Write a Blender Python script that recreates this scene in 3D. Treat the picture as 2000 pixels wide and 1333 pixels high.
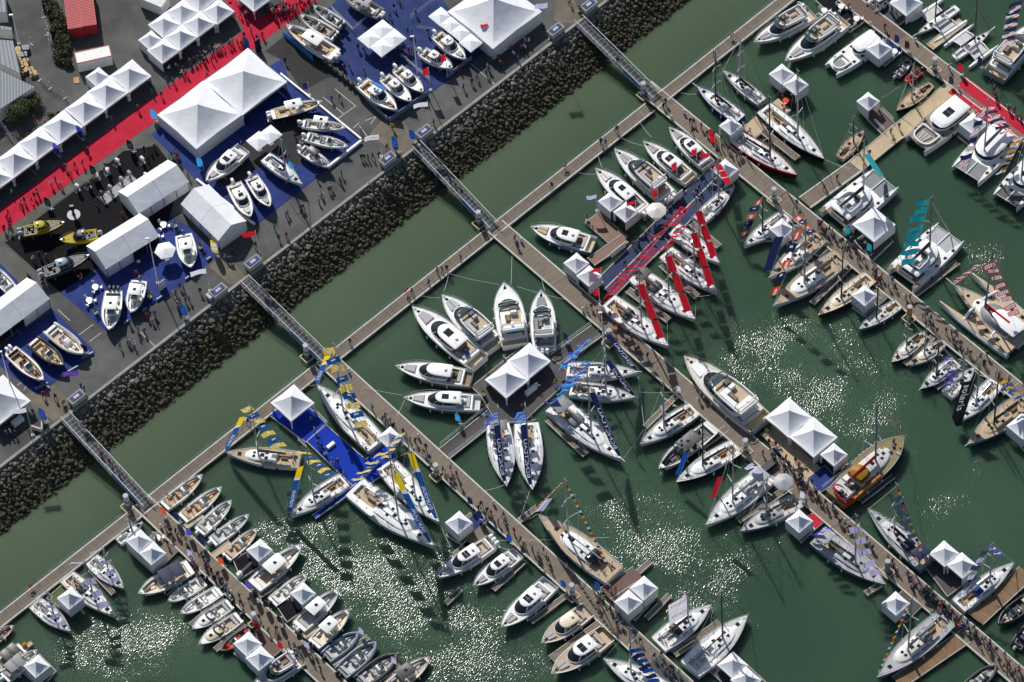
import bpy, math, random
from mathutils import Vector, Matrix, noise
random.seed(7)
rnd = random.random
def U(a, b): return a + (b - a) * rnd()
for o in list(bpy.data.objects): bpy.data.objects.remove(o)
scene = bpy.context.scene
C = scene.collection
V = Vector
# ------------------------------------------------------------------ camera
TH, RO, FPX, RNG = math.radians(34.0), math.radians(-4.9), 8500.0, 700.0
fwd = V((0, math.sin(TH), -math.cos(TH)))
_r0 = V((1, 0, 0)); _u0 = _r0.cross(fwd)
crt = math.cos(RO) * _r0 + math.sin(RO) * _u0
cup = -math.sin(RO) * _r0 + math.cos(RO) * _u0
CAM = -fwd * RNG
cam = bpy.data.cameras.new('camera'); cam.sensor_width = 36.0; cam.lens = FPX / 2000 * 36
cam.clip_start = 5.0; cam.clip_end = 6000.0
camo = bpy.data.objects.new('camera', cam); C.objects.link(camo)
camo.matrix_world = Matrix(((crt.x, cup.x, -fwd.x, CAM.x), (crt.y, cup.y, -fwd.y, CAM.y), (crt.z, cup.z, -fwd.z, CAM.z), (0, 0, 0, 1)))
scene.camera = camo
# ------------------------------------------------------------------ light
SUN_EL = math.radians(43.0); SUN_AZ = V((-0.315, 0.949, 0)).normalized()
wd = bpy.data.worlds.new('World'); scene.world = wd; wd.use_nodes = True
nt = wd.node_tree; nt.nodes.clear()
sky = nt.nodes.new('ShaderNodeTexSky'); sky.sky_type = 'NISHITA'; sky.sun_disc = False
sky.sun_elevation = SUN_EL; sky.sun_rotation = math.atan2(SUN_AZ.x, SUN_AZ.y)
bg = nt.nodes.new('ShaderNodeBackground'); bg.inputs[1].default_value = 0.075
ow = nt.nodes.new('ShaderNodeOutputWorld')
nt.links.new(sky.outputs[0], bg.inputs[0]); nt.links.new(bg.outputs[0], ow.inputs[0])
sl = bpy.data.lights.new('sun', 'SUN'); sl.energy = 4.3; sl.angle = math.radians(0.5); sl.color = (1.0, 0.965, 0.91)
slo = bpy.data.objects.new('sun', sl); C.objects.link(slo)
_sd = V((SUN_AZ.x * math.cos(SUN_EL), SUN_AZ.y * math.cos(SUN_EL), math.sin(SUN_EL)))
slo.rotation_euler = (-_sd).to_track_quat('-Z', 'Y').to_euler(); slo.location = (0, 0, 300)
vs = scene.view_settings
vs.view_transform = 'Standard'; vs.look = 'None'; vs.gamma = 1.0; vs.exposure = 0.0; vs.use_curve_mapping = False

def at(px, py, z=0.0):
    """the point of the horizontal plane z that stands at this place of the site plan"""
    d = fwd * FPX + crt * (px - 1000) - cup * (py - 666.5)
    return CAM + d * ((z - CAM.z) / d.z)
QZ = 4.0          # quay height above the water
DZ = 0.62         # pontoon deck height
MAIN = math.radians(-51.15); CROSS = math.radians(38.85)
# ------------------------------------------------------------------ materials
def S(r, g, b):
    f = lambda c: (c / 255 / 12.92) if c <= 10 else ((c / 255 + .055) / 1.055) ** 2.4
    return (f(r), f(g), f(b))
MATS = {}
def M(name, col, r=.5, var=.12, sc=1.2, bump=0.0, bsc=8.0, met=0.0, spec=.5, stretch=None, wave=None, coat=0.0, world=False, trans=0.0):
    m = bpy.data.materials.new(name); m.use_nodes = True
    t = m.node_tree; b = t.nodes['Principled BSDF']
    b.inputs['Roughness'].default_value = r; b.inputs['Metallic'].default_value = met
    b.inputs['Specular IOR Level'].default_value = spec
    if coat: b.inputs['Coat Weight'].default_value = coat
    tc = t.nodes.new('ShaderNodeTexCoord'); src = tc.outputs['Object']
    if world:
        g = t.nodes.new('ShaderNodeNewGeometry'); src = g.outputs['Position']
    if stretch:
        mp = t.nodes.new('ShaderNodeMapping'); mp.inputs['Scale'].default_value = stretch
        t.links.new(src, mp.inputs['Vector']); src = mp.outputs[0]
    n = t.nodes.new('ShaderNodeTexNoise'); n.inputs['Scale'].default_value = sc; n.inputs['Detail'].default_value = 5
    n.inputs['Roughness'].default_value = .62
    t.links.new(src, n.inputs['Vector'])
    rp = t.nodes.new('ShaderNodeMapRange'); rp.inputs[1].default_value = .3; rp.inputs[2].default_value = .7
    rp.inputs[3].default_value = 1 - var; rp.inputs[4].default_value = 1 + var * .7
    t.links.new(n.outputs[0], rp.inputs[0])
    vm = t.nodes.new('ShaderNodeVectorMath'); vm.operation = 'SCALE'; vm.inputs[0].default_value = col
    fac = rp.outputs[0]
    if wave:
        w = t.nodes.new('ShaderNodeTexWave'); w.wave_type = 'BANDS'; w.bands_direction = wave[0]; w.inputs['Scale'].default_value = wave[1]
        w.inputs['Distortion'].default_value = 0.0; w.wave_profile = 'SAW'
        t.links.new(tc.outputs['Object'], w.inputs['Vector'])
        mr = t.nodes.new('ShaderNodeMapRange'); mr.inputs[1].default_value = .0; mr.inputs[2].default_value = .25
        mr.inputs[3].default_value = 1 - wave[2]; mr.inputs[4].default_value = 1
        t.links.new(w.outputs['Fac'], mr.inputs[0])
        mm = t.nodes.new('ShaderNodeMath'); mm.operation = 'MULTIPLY'
        t.links.new(fac, mm.inputs[0]); t.links.new(mr.outputs[0], mm.inputs[1]); fac = mm.outputs[0]
    t.links.new(fac, vm.inputs['Scale']); t.links.new(vm.outputs[0], b.inputs['Base Color'])
    if bump:
        n2 = t.nodes.new('ShaderNodeTexNoise'); n2.inputs['Scale'].default_value = bsc; n2.inputs['Detail'].default_value = 4
        t.links.new(src, n2.inputs['Vector'])
        bp = t.nodes.new('ShaderNodeBump'); bp.inputs['Strength'].default_value = 1.0; bp.inputs['Distance'].default_value = bump
        t.links.new(n2.outputs[0], bp.inputs['Height']); t.links.new(bp.outputs[0], b.inputs['Normal'])
    if trans:
        tr = t.nodes.new('ShaderNodeBsdfTranslucent'); mx = t.nodes.new('ShaderNodeMixShader'); mx.inputs[0].default_value = trans
        sc_ = t.nodes.new('ShaderNodeVectorMath'); sc_.operation = 'SCALE'; sc_.inputs['Scale'].default_value = 1.25
        t.links.new(vm.outputs[0], sc_.inputs[0]); t.links.new(sc_.outputs[0], tr.inputs[0]); t.links.new(b.outputs[0], mx.inputs[1]); t.links.new(tr.outputs[0], mx.inputs[2])
        t.links.new(mx.outputs[0], t.nodes['Material Output'].inputs['Surface'])
    MATS[name] = m
    return m
M('white', (.84, .84, .83), .28, .05, .8, coat=.2); M('gel', (.79, .79, .77), .45, .06, 1.5)
M('offwhite', (.62, .60, .55), .4, .07); M('cream', (.66, .58, .43), .4, .07)
M('nonskid', (.56, .56, .55), .7, .08, 3.0); M('lgrey', (.36, .37, .39), .5, .08); M('mgrey', (.17, .175, .19), .5, .1)
M('dgrey', (.05, .052, .058), .5, .15); M('black', (.012, .012, .014), .4, .2); M('glass', (.010, .013, .018), .06, .1, spec=.7)
M('clear', (.06, .11, .10), .05, .1, spec=.8)
M('teak', S(180, 158, 128), .65, .16, 1.0, stretch=(1, 9, 1), bump=.004, bsc=6); M('teakd', S(128, 104, 82), .65, .2, 1.0, stretch=(1, 9, 1))
M('teakp', S(188, 168, 138), .7, .1, .8, stretch=(1, 6, 1))
M('bronze', S(112, 80, 62), .6, .15); M('cushion', (.42, .41, .40), .8, .08, 2); M('tan', S(196, 170, 136), .75, .1, 2)
M('navy', S(28, 36, 84), .55, .12, trans=.45); M('blue', S(24, 72, 158), .6, .12, trans=.45); M('red', S(196, 24, 44), .6, .12, trans=.45); M('orange', S(232, 84, 42), .55, .12, trans=.45)
M('yellow', S(222, 205, 20), .5, .1, trans=.45); M('amber', S(206, 150, 28), .5, .15, trans=.45); M('burg', S(120, 18, 30), .4, .1); M('teal', S(30, 152, 168), .6, .12, trans=.45)
M('skyb', S(58, 160, 226), .6, .12, trans=.45); M('violet', S(84, 76, 190), .6, .12, trans=.45); M('lilac', S(196, 190, 228), .6, .1, trans=.45); M('green', S(60, 110, 40), .8, .3)
M('flagblue', S(26, 84, 156), .65, .12, trans=.45); M('flagyel', S(238, 204, 22), .65, .1, trans=.45); M('flagwhite', (.72, .72, .78), .65, .1, trans=.45)
M('purple', S(92, 62, 160), .6, .1, trans=.45); M('hullgrey', S(120, 134, 142), .3, .06, coat=.2); M('hullblue', S(44, 60, 150), .25, .08, coat=.3)
M('steelblue', S(112, 130, 146), .35, .08); M('alu', (.45, .46, .48), .35, .08, met=.6); M('chrome', (.7, .71, .72), .2, .05, met=.9)
M('mastb', (.02, .02, .022), .35, .1); M('rope', (.55, .53, .48), .8, .1); M('ropew', (.72, .72, .70), .7, .1); M('ropey', S(220, 190, 30), .7, .1)
M('tent', (.80, .81, .84), .6, .09, .35, bump=.07, bsc=.7); M('tentwall', (.70, .70, .71), .65, .06, .6, bump=.03, bsc=1.5)
M('gutter', (.10, .09, .08), .8, .2); M('valance', (.66, .65, .70), .6, .06)
M('wood', S(120, 108, 94), .8, .28, 1.2, stretch=(2.2, .25, 1), wave=('X', 1.1, .45), bump=.01, bsc=5); M('woodred', S(128, 100, 72), .8, .3, 1.0, stretch=(2.0, .25, 1), wave=('X', 1.1, .45))
M('concrete', (.52, .50, .45), .8, .18, .9); M('woodbr', S(104, 84, 76), .85, .14, 1.5)
M('dpont', S(78, 74, 72), .85, .16, 1.2, stretch=(2, .3, 1)); M('sand', S(188, 168, 136), .85, .1, .7)
M('asphalt', (.088, .089, .086), .9, .5, .14, bump=.01, bsc=9, world=True); M('asphalt_new', (.032, .030, .031), .95, .25, .25, world=True)
M('concpatch', (.155, .135, .10), .9, .3, .35, world=True); M('pave', (.105, .105, .09), .9, .35, .3, world=True)
M('carpet_red', S(186, 44, 64), .95, .20, .5, world=True, spec=.1); M('carpet_blue', S(52, 66, 124), .95, .22, .5, world=True, spec=.1)
M('carpet_navy', S(54, 67, 112), .95, .24, .5, world=True, spec=.1)
M('carpet_bright', S(28, 58, 164), .95, .08, .4, world=True, spec=.1); M('carpet_black', (.013, .013, .015), .95, .2, .4, world=True, spec=.1)
M('carpet_grey', S(84, 86, 88), .95, .1, .4, world=True, spec=.1); M('kerb', (.30, .285, .25), .85, .25, .7); M('paintw', (.5, .5, .48), .8, .35, 2.0)
M('paintg', (.33, .34, .35), .9, .1, .8); M('greige', (.30, .26, .21), .7, .12, 2.0); M('carpet_slate', S(60, 70, 98), .95, .2, .5, world=True, spec=.1); M('ochre', S(138, 106, 46), .5, .3, .8); M('olivedeck', S(134, 120, 84), .75, .15, 1.5); M('grass', S(84, 100, 54), .95, .3, 3.0)
M('roofmetal', S(112, 118, 122), .55, .12, .5); M('contred', S(178, 36, 46), .55, .14, .6); M('contwhite', (.68, .68, .66), .5, .08)
M('pallet', S(196, 162, 112), .8, .2); M('reel', S(188, 160, 120), .8, .2)
M('leaf', (.07, .085, .03), .8, .5, .9); M('leafd', (.035, .048, .02), .85, .5, .9); M('leafy', (.17, .12, .035), .8, .4, .9); M('bark', (.09, .07, .05), .9, .3)
M('palm', (.10, .15, .035), .7, .35, 2); M('pot', (.35, .35, .36), .7, .1)
for i, c in enumerate([(.50, .33, .25), (.36, .22, .15), (.18, .10, .07)]): M('skin%d' % i, c, .6, .05)
for i, c in enumerate([(.02, .015, .012), (.09, .055, .03), (.28, .26, .24)]): M('hair%d' % i, c, .7, .1)
CLOTH = {'black': (.015, .015, .018), 'navy': (.02, .028, .07), 'grey': (.12, .12, .13), 'white': (.62, .62, .62), 'red': S(178, 30, 40), 'blue': S(48, 92, 176), 'beige': S(170, 150, 120), 'green': S(52, 84, 50), 'pink': S(206, 90, 130), 'yellow': S(214, 190, 40)}
for k, c in CLOTH.items(): M('cloth_' + k, c, .85, .1, 4)
# ------------------------------------------------------------------ objects
def prop(o, label=None, cat=None, group=None, kind=None):
    if label: o['label'] = label
    if cat: o['category'] = cat
    if group: o['group'] = group
    if kind: o['kind'] = kind
    return o
def thing(name, label, cat, loc=(0, 0, 0), rz=0.0, group=None):
    o = bpy.data.objects.new(name, None); C.objects.link(o); o.empty_display_size = .1
    o.location = loc; o.rotation_euler = (0, 0, rz)
    return prop(o, label, cat, group)
def link(name, me, parent=None, loc=None, rot=None, sc=None):
    o = bpy.data.objects.new(name, me); C.objects.link(o)
    if parent: o.parent = parent
    if loc is not None: o.location = loc
    if rot is not None: o.rotation_euler = rot
    if sc is not None: o.scale = sc if hasattr(sc, '__len__') else (sc, sc, sc)
    return o
def mats(x): return [MATS[k] for k in ((x,) if isinstance(x, str) else x)]
class MB:
    def __init__(s): s.v = []; s.f = []; s.m = []
    def add(s, vs, fs, m=0):
        n = len(s.v); s.v += [tuple(p) for p in vs]
        for f in fs: s.f.append([i + n for i in f]); s.m.append(m)
        return s
    def box(s, x0, x1, y0, y1, z0, z1, m=0, b=0.0):
        if b <= 0:
            return s.add([(x0, y0, z0), (x1, y0, z0), (x1, y1, z0), (x0, y1, z0), (x0, y0, z1), (x1, y0, z1), (x1, y1, z1), (x0, y1, z1)],
                         [(3, 2, 1, 0), (4, 5, 6, 7), (0, 1, 5, 4), (1, 2, 6, 5), (2, 3, 7, 6), (3, 0, 4, 7)], m)
        return s.ext([(x0, y0), (x1, y0), (x1, y1), (x0, y1)], z0, z1, m, b)
    def ext(s, pts, z0, z1, m=0, b=0.0, mt=None):
        """prism over a counter-clockwise outline, its top edge chamfered by b"""
        a = sum(p[0] * q[1] - q[0] * p[1] for p, q in zip(pts, pts[1:] + pts[:1]))
        if a < 0: pts = pts[::-1]
        n = len(pts)
        rings = [[(x, y, z0) for x, y in pts], [(x, y, z1 - b) for x, y in pts]]
        if b > 0: rings.append([(x, y, z1) for x, y in inset(pts, b)])
        return s.loft(rings, m, cap1=True, mt=mt)
    def loft(s, rings, m=0, cap0=False, cap1=False, closed=True, mt=None):
        n = len(rings[0]); o = len(s.v)
        for r in rings: s.v += [tuple(p) for p in r]
        for i in range(len(rings) - 1):
            for j in range(n if closed else n - 1):
                k = (j + 1) % n
                s.f.append([o + i * n + j, o + i * n + k, o + (i + 1) * n + k, o + (i + 1) * n + j]); s.m.append(m)
        if cap0: s.f.append([o + j for j in range(n)][::-1]); s.m.append(m)
        if cap1: s.f.append([o + (len(rings) - 1) * n + j for j in range(n)]); s.m.append(m if mt is None else mt)
        return s
    def tube(s, pts, r, n=4, m=0, r1=None, cap=True):
        pts = [V(p) for p in pts]; rings = []
        for i, p in enumerate(pts):
            d = (pts[min(i + 1, len(pts) - 1)] - pts[max(i - 1, 0)]).normalized()
            a = d.cross(V((0, 0, 1))) if abs(d.z) < .95 else d.cross(V((1, 0, 0)))
            a.normalize(); c = d.cross(a)
            rr = r if r1 is None else r + (r1 - r) * i / (len(pts) - 1)
            rings.append([p + (a * math.cos(6.2832 * k / n) + c * math.sin(6.2832 * k / n)) * rr for k in range(n)])
        return s.loft(rings, m, cap0=cap, cap1=cap)
    def cyl(s, x, y, z0, z1, r0, r1=None, n=8, m=0, mt=None):
        r1 = r0 if r1 is None else r1
        return s.loft([[(x + r * math.cos(6.2832 * k / n), y + r * math.sin(6.2832 * k / n), z) for k in range(n)] for z, r in ((z0, r0), (z1, r1))], m, cap0=True, cap1=True, mt=mt)
    def mesh(s, name, mt, smooth=35):
        me = bpy.data.meshes.new(name); me.from_pydata(s.v, [], s.f)
        for k in mats(mt): me.materials.append(k)
        if len(me.materials) > 1: me.polygons.foreach_set('material_index', s.m)
        if smooth:
            me.polygons.foreach_set('use_smooth', [True] * len(me.polygons)); me.set_sharp_from_angle(angle=math.radians(smooth))
        return me
    def build(s, name, mt, parent=None, smooth=35, **k): return link(name, s.mesh(name, mt, smooth), parent, **k)
def inset(pts, b):
    n = len(pts); out = []
    for i in range(n):
        p0, p, p1 = V(pts[i - 1]), V(pts[i]), V(pts[(i + 1) % n])
        d0 = (p - p0).normalized(); d1 = (p1 - p).normalized()
        n0 = V((-d0.y, d0.x)); n1 = V((-d1.y, d1.x)); h = n0 + n1
        if h.length < 1e-4: h = n0
        h.normalize(); k = b / max(.5, h.dot(n0)); q = p + h * k; out.append((q.x, q.y))
    return out
CACHE = {}
def cached(key, fn):
    if key not in CACHE: CACHE[key] = fn()
    return CACHE[key]
# lettering: outlines of the built-in font, laid flat, one unit high, centred
def text_mesh(txt):
    def mk():
        c = bpy.data.curves.new('lettering', 'FONT'); c.body = txt; c.size = 1.0; c.align_x = 'CENTER'; c.align_y = 'CENTER'; c.resolution_u = 2
        o = bpy.data.objects.new('lettering', c); C.objects.link(o)
        dg = bpy.context.evaluated_depsgraph_get(); me = bpy.data.meshes.new_from_object(o.evaluated_get(dg))
        bpy.data.objects.remove(o); bpy.data.curves.remove(c)
        vs = [tuple(v.co) for v in me.vertices]; fs = [list(p.vertices) for p in me.polygons]
        bpy.data.meshes.remove(me)
        xs = [v[0] for v in vs]; ys = [v[1] for v in vs]
        return vs, fs, (min(xs), max(xs), min(ys), max(ys))
    return cached(('t', txt), mk)
def letter_mask(txt, nx, ny):
    def mk():
        vs, fs, (a, b, c, d) = text_mesh(txt); on = set()
        for f in fs:
            for k in range(1, len(f) - 1):
                t = [((vs[i][0] - a) / (b - a) * nx, (vs[i][1] - c) / (d - c) * ny) for i in (f[0], f[k], f[k + 1])]
                xs = [p[0] for p in t]; ys = [p[1] for p in t]
                for i in range(max(0, int(min(xs) - .5)), min(nx, int(max(xs) + 1.5))):
                    for j in range(max(0, int(min(ys) - .5)), min(ny, int(max(ys) + 1.5))):
                        x, y = i + .5, j + .5; s = [(t[m][0] - t[m - 1][0]) * (y - t[m - 1][1]) - (t[m][1] - t[m - 1][1]) * (x - t[m - 1][0]) for m in range(3)]
                        if all(q >= -.02 for q in s) or all(q <= .02 for q in s): on.add((i, j))
        return on
    return cached(('m', txt, nx, ny), mk)
def lettering(txt, fn, mt, parent, mirror=False, name='lettering'):
    """wraps the letters on a surface fn(u, v), u and v running from 0 to 1"""
    vs, fs, (a, b, c, d) = text_mesh(txt); mb = MB()
    mb.add([fn((v[0] - a) / (b - a), (v[1] - c) / (d - c)) for v in vs], fs)
    return mb.build(name, mt, parent, smooth=0)
for _t in ['BENETEAU', 'DUFOUR', 'solaris', 'Pogo', 'JEANNEAU', 'NEEL', 'HANSE', 'DUFOUR YACHTS', 'Grand Pavois', 'K', 'CAP', 'BRISSOT']: text_mesh(_t)
# ------------------------------------------------------------------ boats
WIND = V((-1.0, -.10, 0)).normalized()
LEVEL_RND = [(0, .90), (.04, 1), (.5, 1), (.72, .93), (.86, .78), (.95, .52), (1, .2)]
LEVEL_BOX = [(0, .93), (.03, 1), (.9, .97), (.97, .9), (1, .8)]
LEVEL_OVAL = [(0, .25), (.04, .55), (.14, .82), (.32, 1), (.62, 1), (.85, .8), (.96, .5), (1, .22)]
BOATS = []
class Bt:
    def __init__(s, name, label, bow, stern, z0=0.0, fb=1.2, bw=.29, cat='boat', group=None, sp=(.85, .42, 2.2), sheer=.22, rake=.05):
        zz = z0 + fb * 1.1
        P, Q = at(*bow, zz), at(*stern, zz)
        s.L = (P - Q).length; s.B = bw * s.L; s.z0 = z0; s.fb = fb; s.sp = sp; s.sheer = sheer; s.rake = rake
        s.rz = math.atan2(P.y - Q.y, P.x - Q.x)
        s.org = V((Q.x, Q.y, z0))
        s.root = thing(name, label, cat, s.org, s.rz, group)
        s.label = label; BOATS.append((label, P))
        s.wl = Matrix.Rotation(-s.rz, 3, 'Z') @ WIND
    def world(s, p): return s.org + Matrix.Rotation(s.rz, 3, 'Z') @ V(p)
    def hw(s, t):
        a, tm, p = s.sp
        k = a + (1 - a) * math.sin(1.5708 * t / tm) if t < tm else 1 - ((t - tm) / (1 - tm)) ** p
        return max(k * s.B / 2, .03)
    def zs(s, t): return s.fb * (1 + s.sheer * t * t)
    def P(s, name, mb, mt, parent=None, smooth=35): return mb.build(name, mt, parent or s.root, smooth)
    def ts(s): return [0, .05, .12, .2, .3, .4, .5, .6, .68, .76, .83, .89, .94, .975, 1]
    def hull(s, mt, boot='black', rail='lgrey', land=False, stripe=None):
        mb = MB(); rings = []
        L = s.L
        for t in s.ts():
            y, z = s.hw(t), s.zs(t); rk = s.rake * L
            xs = t * L; xw = t * (L - rk); fl = .93 - .35 * max(0, (t - .45) / .55) ** 1.5
            kz = -.75 * (s.B / 4) * (1 - .5 * t) if land else -.35
            xm = xs + (xw - xs) * .35
            r = [(xs, y, z), (xm, y * (.35 * fl + .65), z * .66), (xw, y * fl, .14), (xw, y * fl * .97, .0), (xw, 0, kz), (xw, -y * fl * .97, .0), (xw, -y * fl, .14), (xm, -y * (.35 * fl + .65), z * .66), (xs, -y, z)]
            rings.append(r)
        n = 9; o = len(mb.v)
        for r in rings: mb.v += r
        mi = [0, 0, 1, 1, 1, 1, 0, 0]
        if stripe: mi[1] = mi[6] = 2
        for i in range(len(rings) - 1):
            for j in range(n - 1):
                mb.f.append([o + i * n + j, o + (i + 1) * n + j, o + (i + 1) * n + j + 1, o + i * n + j + 1]); mb.m.append(mi[j])
        mb.f.append(list(range(n))); mb.m.append(0)
        s.P('hull', mb, (mt, boot) + ((stripe,) if stripe else ()), smooth=50)
        # toe rail round the sheer
        if rail:
            rb = MB(); w = .05
            for sg in (1, -1):
                rr = []
                for t in s.ts():
                    y, z, x = s.hw(t), s.zs(t), t * L
                    a, b = y * sg, max(y - w * 1.8, .0) * sg
                    rr.append([(x, a + .02 * sg, z - .05), (x, a + .02 * sg, z + .05), (x, b, z + .05), (x, b, z - .05)])
                if sg < 0: rr = [q[::-1] for q in rr]
                rb.loft(rr[::-1])
            s.P('toe_rail', rb, rail)
    def deck(s, mt, wells=(), wallm=None, camber=.03, drop=.02):
        """deck sheet with sunk wells (t0, t1, y0, y1, depth); returns nothing, floors are parts of their own"""
        ev = sorted(set(s.ts() + [w[0] for w in wells] + [w[1] for w in wells] + [w[0] + .001 for w in wells] + [w[1] - .001 for w in wells]))
        rows = []
        for t in ev:
            y, z = s.hw(t), s.zs(t) - drop; x = t * s.L; c = y * .5; zf = z + camber * y; zc = z + camber * y * 1.2; inn = False
            for w in wells:
                if w[0] + .0005 < t < w[1] - .0005:
                    k = (t - w[0]) / (w[1] - w[0]); c = min(w[2] + (w[3] - w[2]) * k, .93) * y; zf = s.zs(w[0]) - drop - w[4]; zc = zf; inn = True
                elif abs(t - w[0]) < .0006 or abs(t - w[1]) < .0006:
                    c = min(w[2] if abs(t - w[0]) < .0006 else w[3], .93) * y
            ze = z + camber * (y - c)
            rows.append([(x, -y, z), (x, -c, ze), (x, -c, zf if inn else ze), (x, 0, zc if not inn else zf), (x, c, zf if inn else ze), (x, c, ze), (x, y, z)])
        mb = MB()
        mb.loft([r[::-1] for r in rows], closed=False)
        s.P('deck', mb, mt, smooth=40)
    def floor(s, t0, t1, y0, y1, depth, mt, name='cockpit_floor', drop=.02, lift=.012):
        z = s.zs(t0) - drop - depth + lift; mb = MB(); N = 6; pl, pr = [], []
        for i in range(N + 1):
            t = t0 + .002 + (t1 - t0 - .004) * i / N; k = i / N; c = min(y0 + (y1 - y0) * k, .93) * s.hw(t) - .02
            pl.append((t * s.L, c)); pr.append((t * s.L, -c))
        mb.ext(pr + pl[::-1], z - .008, z); return s.P(name, mb, mt)
    def shell(s, name, t0, t1, w, z0, levels, mt, ctrl=LEVEL_RND, parent=None, capm=None, closed=True):
        """lofted body: levels = (height, aft inset, fore inset, width factor[, material])"""
        mb = MB(); rings = []
        X0, X1 = t0 * s.L, t1 * s.L
        for lv in levels:
            a, b = X0 + lv[1] * (X1 - X0), X1 - lv[2] * (X1 - X0)
            pts = [(a + u * (b - a), -k * w * lv[3], z0 + lv[0]) for u, k in ctrl] + [(a + u * (b - a), k * w * lv[3], z0 + lv[0]) for u, k in ctrl[::-1]]
            rings.append(pts)
        for i in range(len(rings) - 1): mb.loft(rings[i:i + 2], levels[i + 1][4] if len(levels[i + 1]) > 4 else 0)
        if closed: mb.f.append(list(range(len(mb.v) - len(rings[-1]), len(mb.v)))); mb.m.append(capm or 0)
        return s.P(name, mb, mt, parent, smooth=50)
    def ring(s, name, t0, t1, w, z0, h, th, mt, ctrl=LEVEL_RND, fl=1.04, parent=None):
        """low wall round an outline"""
        mb = MB(); X0, X1 = t0 * s.L, t1 * s.L; rr = []
        for (z, e, f) in ((0, 0, 1), (h, 0, fl), (h, th, fl), (0, th, 1)):
            a, b = X0 + e, X1 - e; ww = w * f - e
            rr.append([(a + u * (b - a), -k * ww, z0 + z) for u, k in ctrl] + [(a + u * (b - a), k * ww, z0 + z) for u, k in ctrl[::-1]])
        mb.loft(rr); return s.P(name, mb, mt, parent, smooth=50)
    def block(s, name, t0, t1, y0, y1, z0, h, mt, b=.04, parent=None):
        return s.P(name, MB().box(t0 * s.L, t1 * s.L, min(y0, y1), max(y0, y1), z0, z0 + h, 0, b), mt, parent)
    def pad(s, t0, t1, yf, h, mt, n=2, name='sunpad'):
        for i in range(n):
            pts = []
            a, b = -1 + 2 * i / n, -1 + 2 * (i + 1) / n
            for k in range(4):
                t = t0 + (t1 - t0) * k / 3; pts.append((t * s.L, a * yf * s.hw(t) + .03))
            for k in range(3, -1, -1):
                t = t0 + (t1 - t0) * k / 3; pts.append((t * s.L, b * yf * s.hw(t) - .03))
            z = s.zs((t0 + t1) / 2) - .02
            s.P(name, MB().ext(pts, z, z + h, 0, .05), mt)
    def pulpit(s, t0, h=.65, mt='chrome', r=.022, posts=5, t1=.985):
        mb = MB(); n = 7
        for sg in (1, -1):
            pts = []
            for i in range(n + 1):
                t = t0 + (t1 - t0) * i / n
                pts.append((t * s.L, sg * (s.hw(t) - .06), s.zs(t) + h * min(1, .4 + 4 * (t - t0))))
            mb.tube(pts, r, 3)
            for i in range(posts):
                t = t0 + (t1 - t0) * i / (posts - 1); y = sg * (s.hw(t) - .06); mb.tube([(t * s.L, y, s.zs(t)), (t * s.L, y, s.zs(t) + h * min(1, .4 + 4 * (t - t0)))], r * .8, 3)
        t = t1; mb.tube([(t * s.L, s.hw(t) - .06, s.zs(t) + h), (t * s.L + .15, 0, s.zs(t) + h), (t * s.L, -s.hw(t) + .06, s.zs(t) + h)], r, 3)
        s.P('guard_rail', mb, mt)
    def fenders(s, ts=(.3, .5, .66), mt='white', sides=(1, -1)):
        def mk(): return MB().loft([[(r * math.cos(a * .785), r * math.sin(a * .785), z) for a in range(8)] for z, r in ((-.36, .05), (-.3, .12), (.28, .12), (.36, .04))], cap0=True, cap1=True).mesh('fender', mt)
        me = cached(('fender', mt), mk)
        for t in ts:
            for sg in sides: link('fender', me, s.root, (t * s.L * .97, sg * (s.hw(t) + .12), s.zs(t) * .5))
    def outboards(s, n, mt='white', sc=1.0, z=None, x=-.35, sp=.72):
        def cowl():
            oc = [(-.48, -.16), (-.40, -.25), (.22, -.27), (.38, -.17), (.38, .17), (.22, .27), (-.40, .25), (-.48, .16)]
            rr = [[(x * k + dx, y * k, z) for x, y in oc] for z, k, dx in ((.0, .62, .0), (.18, .95, 0), (.55, 1.0, -.02), (.74, .86, -.03), (.84, .5, -.05))]
            return MB().loft(rr, 0, cap0=True, cap1=True).mesh('outboard_engine', mt)
        def leg(): return MB().ext([(-.22, -.10), (.24, -.11), (.24, .11), (-.22, .10)], -1.1, 0).box(-.5, .1, -.28, .28, -.72, -.69).mesh('drive_leg', 'dgrey' if mt != 'white' else 'lgrey')
        a, b = cached(('cowl', mt), cowl), cached(('leg', mt), leg)
        z = s.fb * .72 if z is None else z
        for i in range(n):
            o = link('outboard_engine', a, s.root, (x * sc, (i - (n - 1) / 2) * sp * sc, z), None, sc)
            link('drive_leg', b, o)
    def wheel(s, x, y, z, r=.42, name='steering_wheel'):
        def mk():
            mb = MB(); N = 10; rr = []
            for i in range(N):
                a = 6.2832 * i / N; rr.append([(dx, (1 + dr) * math.cos(a), (1 + dr) * math.sin(a)) for dr, dx in ((-.06, -.05), (.06, -.05), (.06, .05), (-.06, .05))])
            mb.loft(rr + rr[:1])
            for a in (0, 2.1, 4.2): mb.tube([(0, 0, 0), (0, math.cos(a), math.sin(a))], .04, 3)
            return mb.mesh('steering_wheel', 'dgrey')
        link(name, cached('wheel', mk), s.root, (x, y, z), None, r)
    def box_part(s, name, x, y, z, lx, ly, h, mt, rot=None, parent=None):
        me = cached(('ubox', name, mt), lambda: MB().box(-.5, .5, -.5, .5, 0, 1, 0, .08).mesh(name, mt))
        return link(name, me, parent or s.root, (x, y, z), rot, (lx, ly, h))
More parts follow.
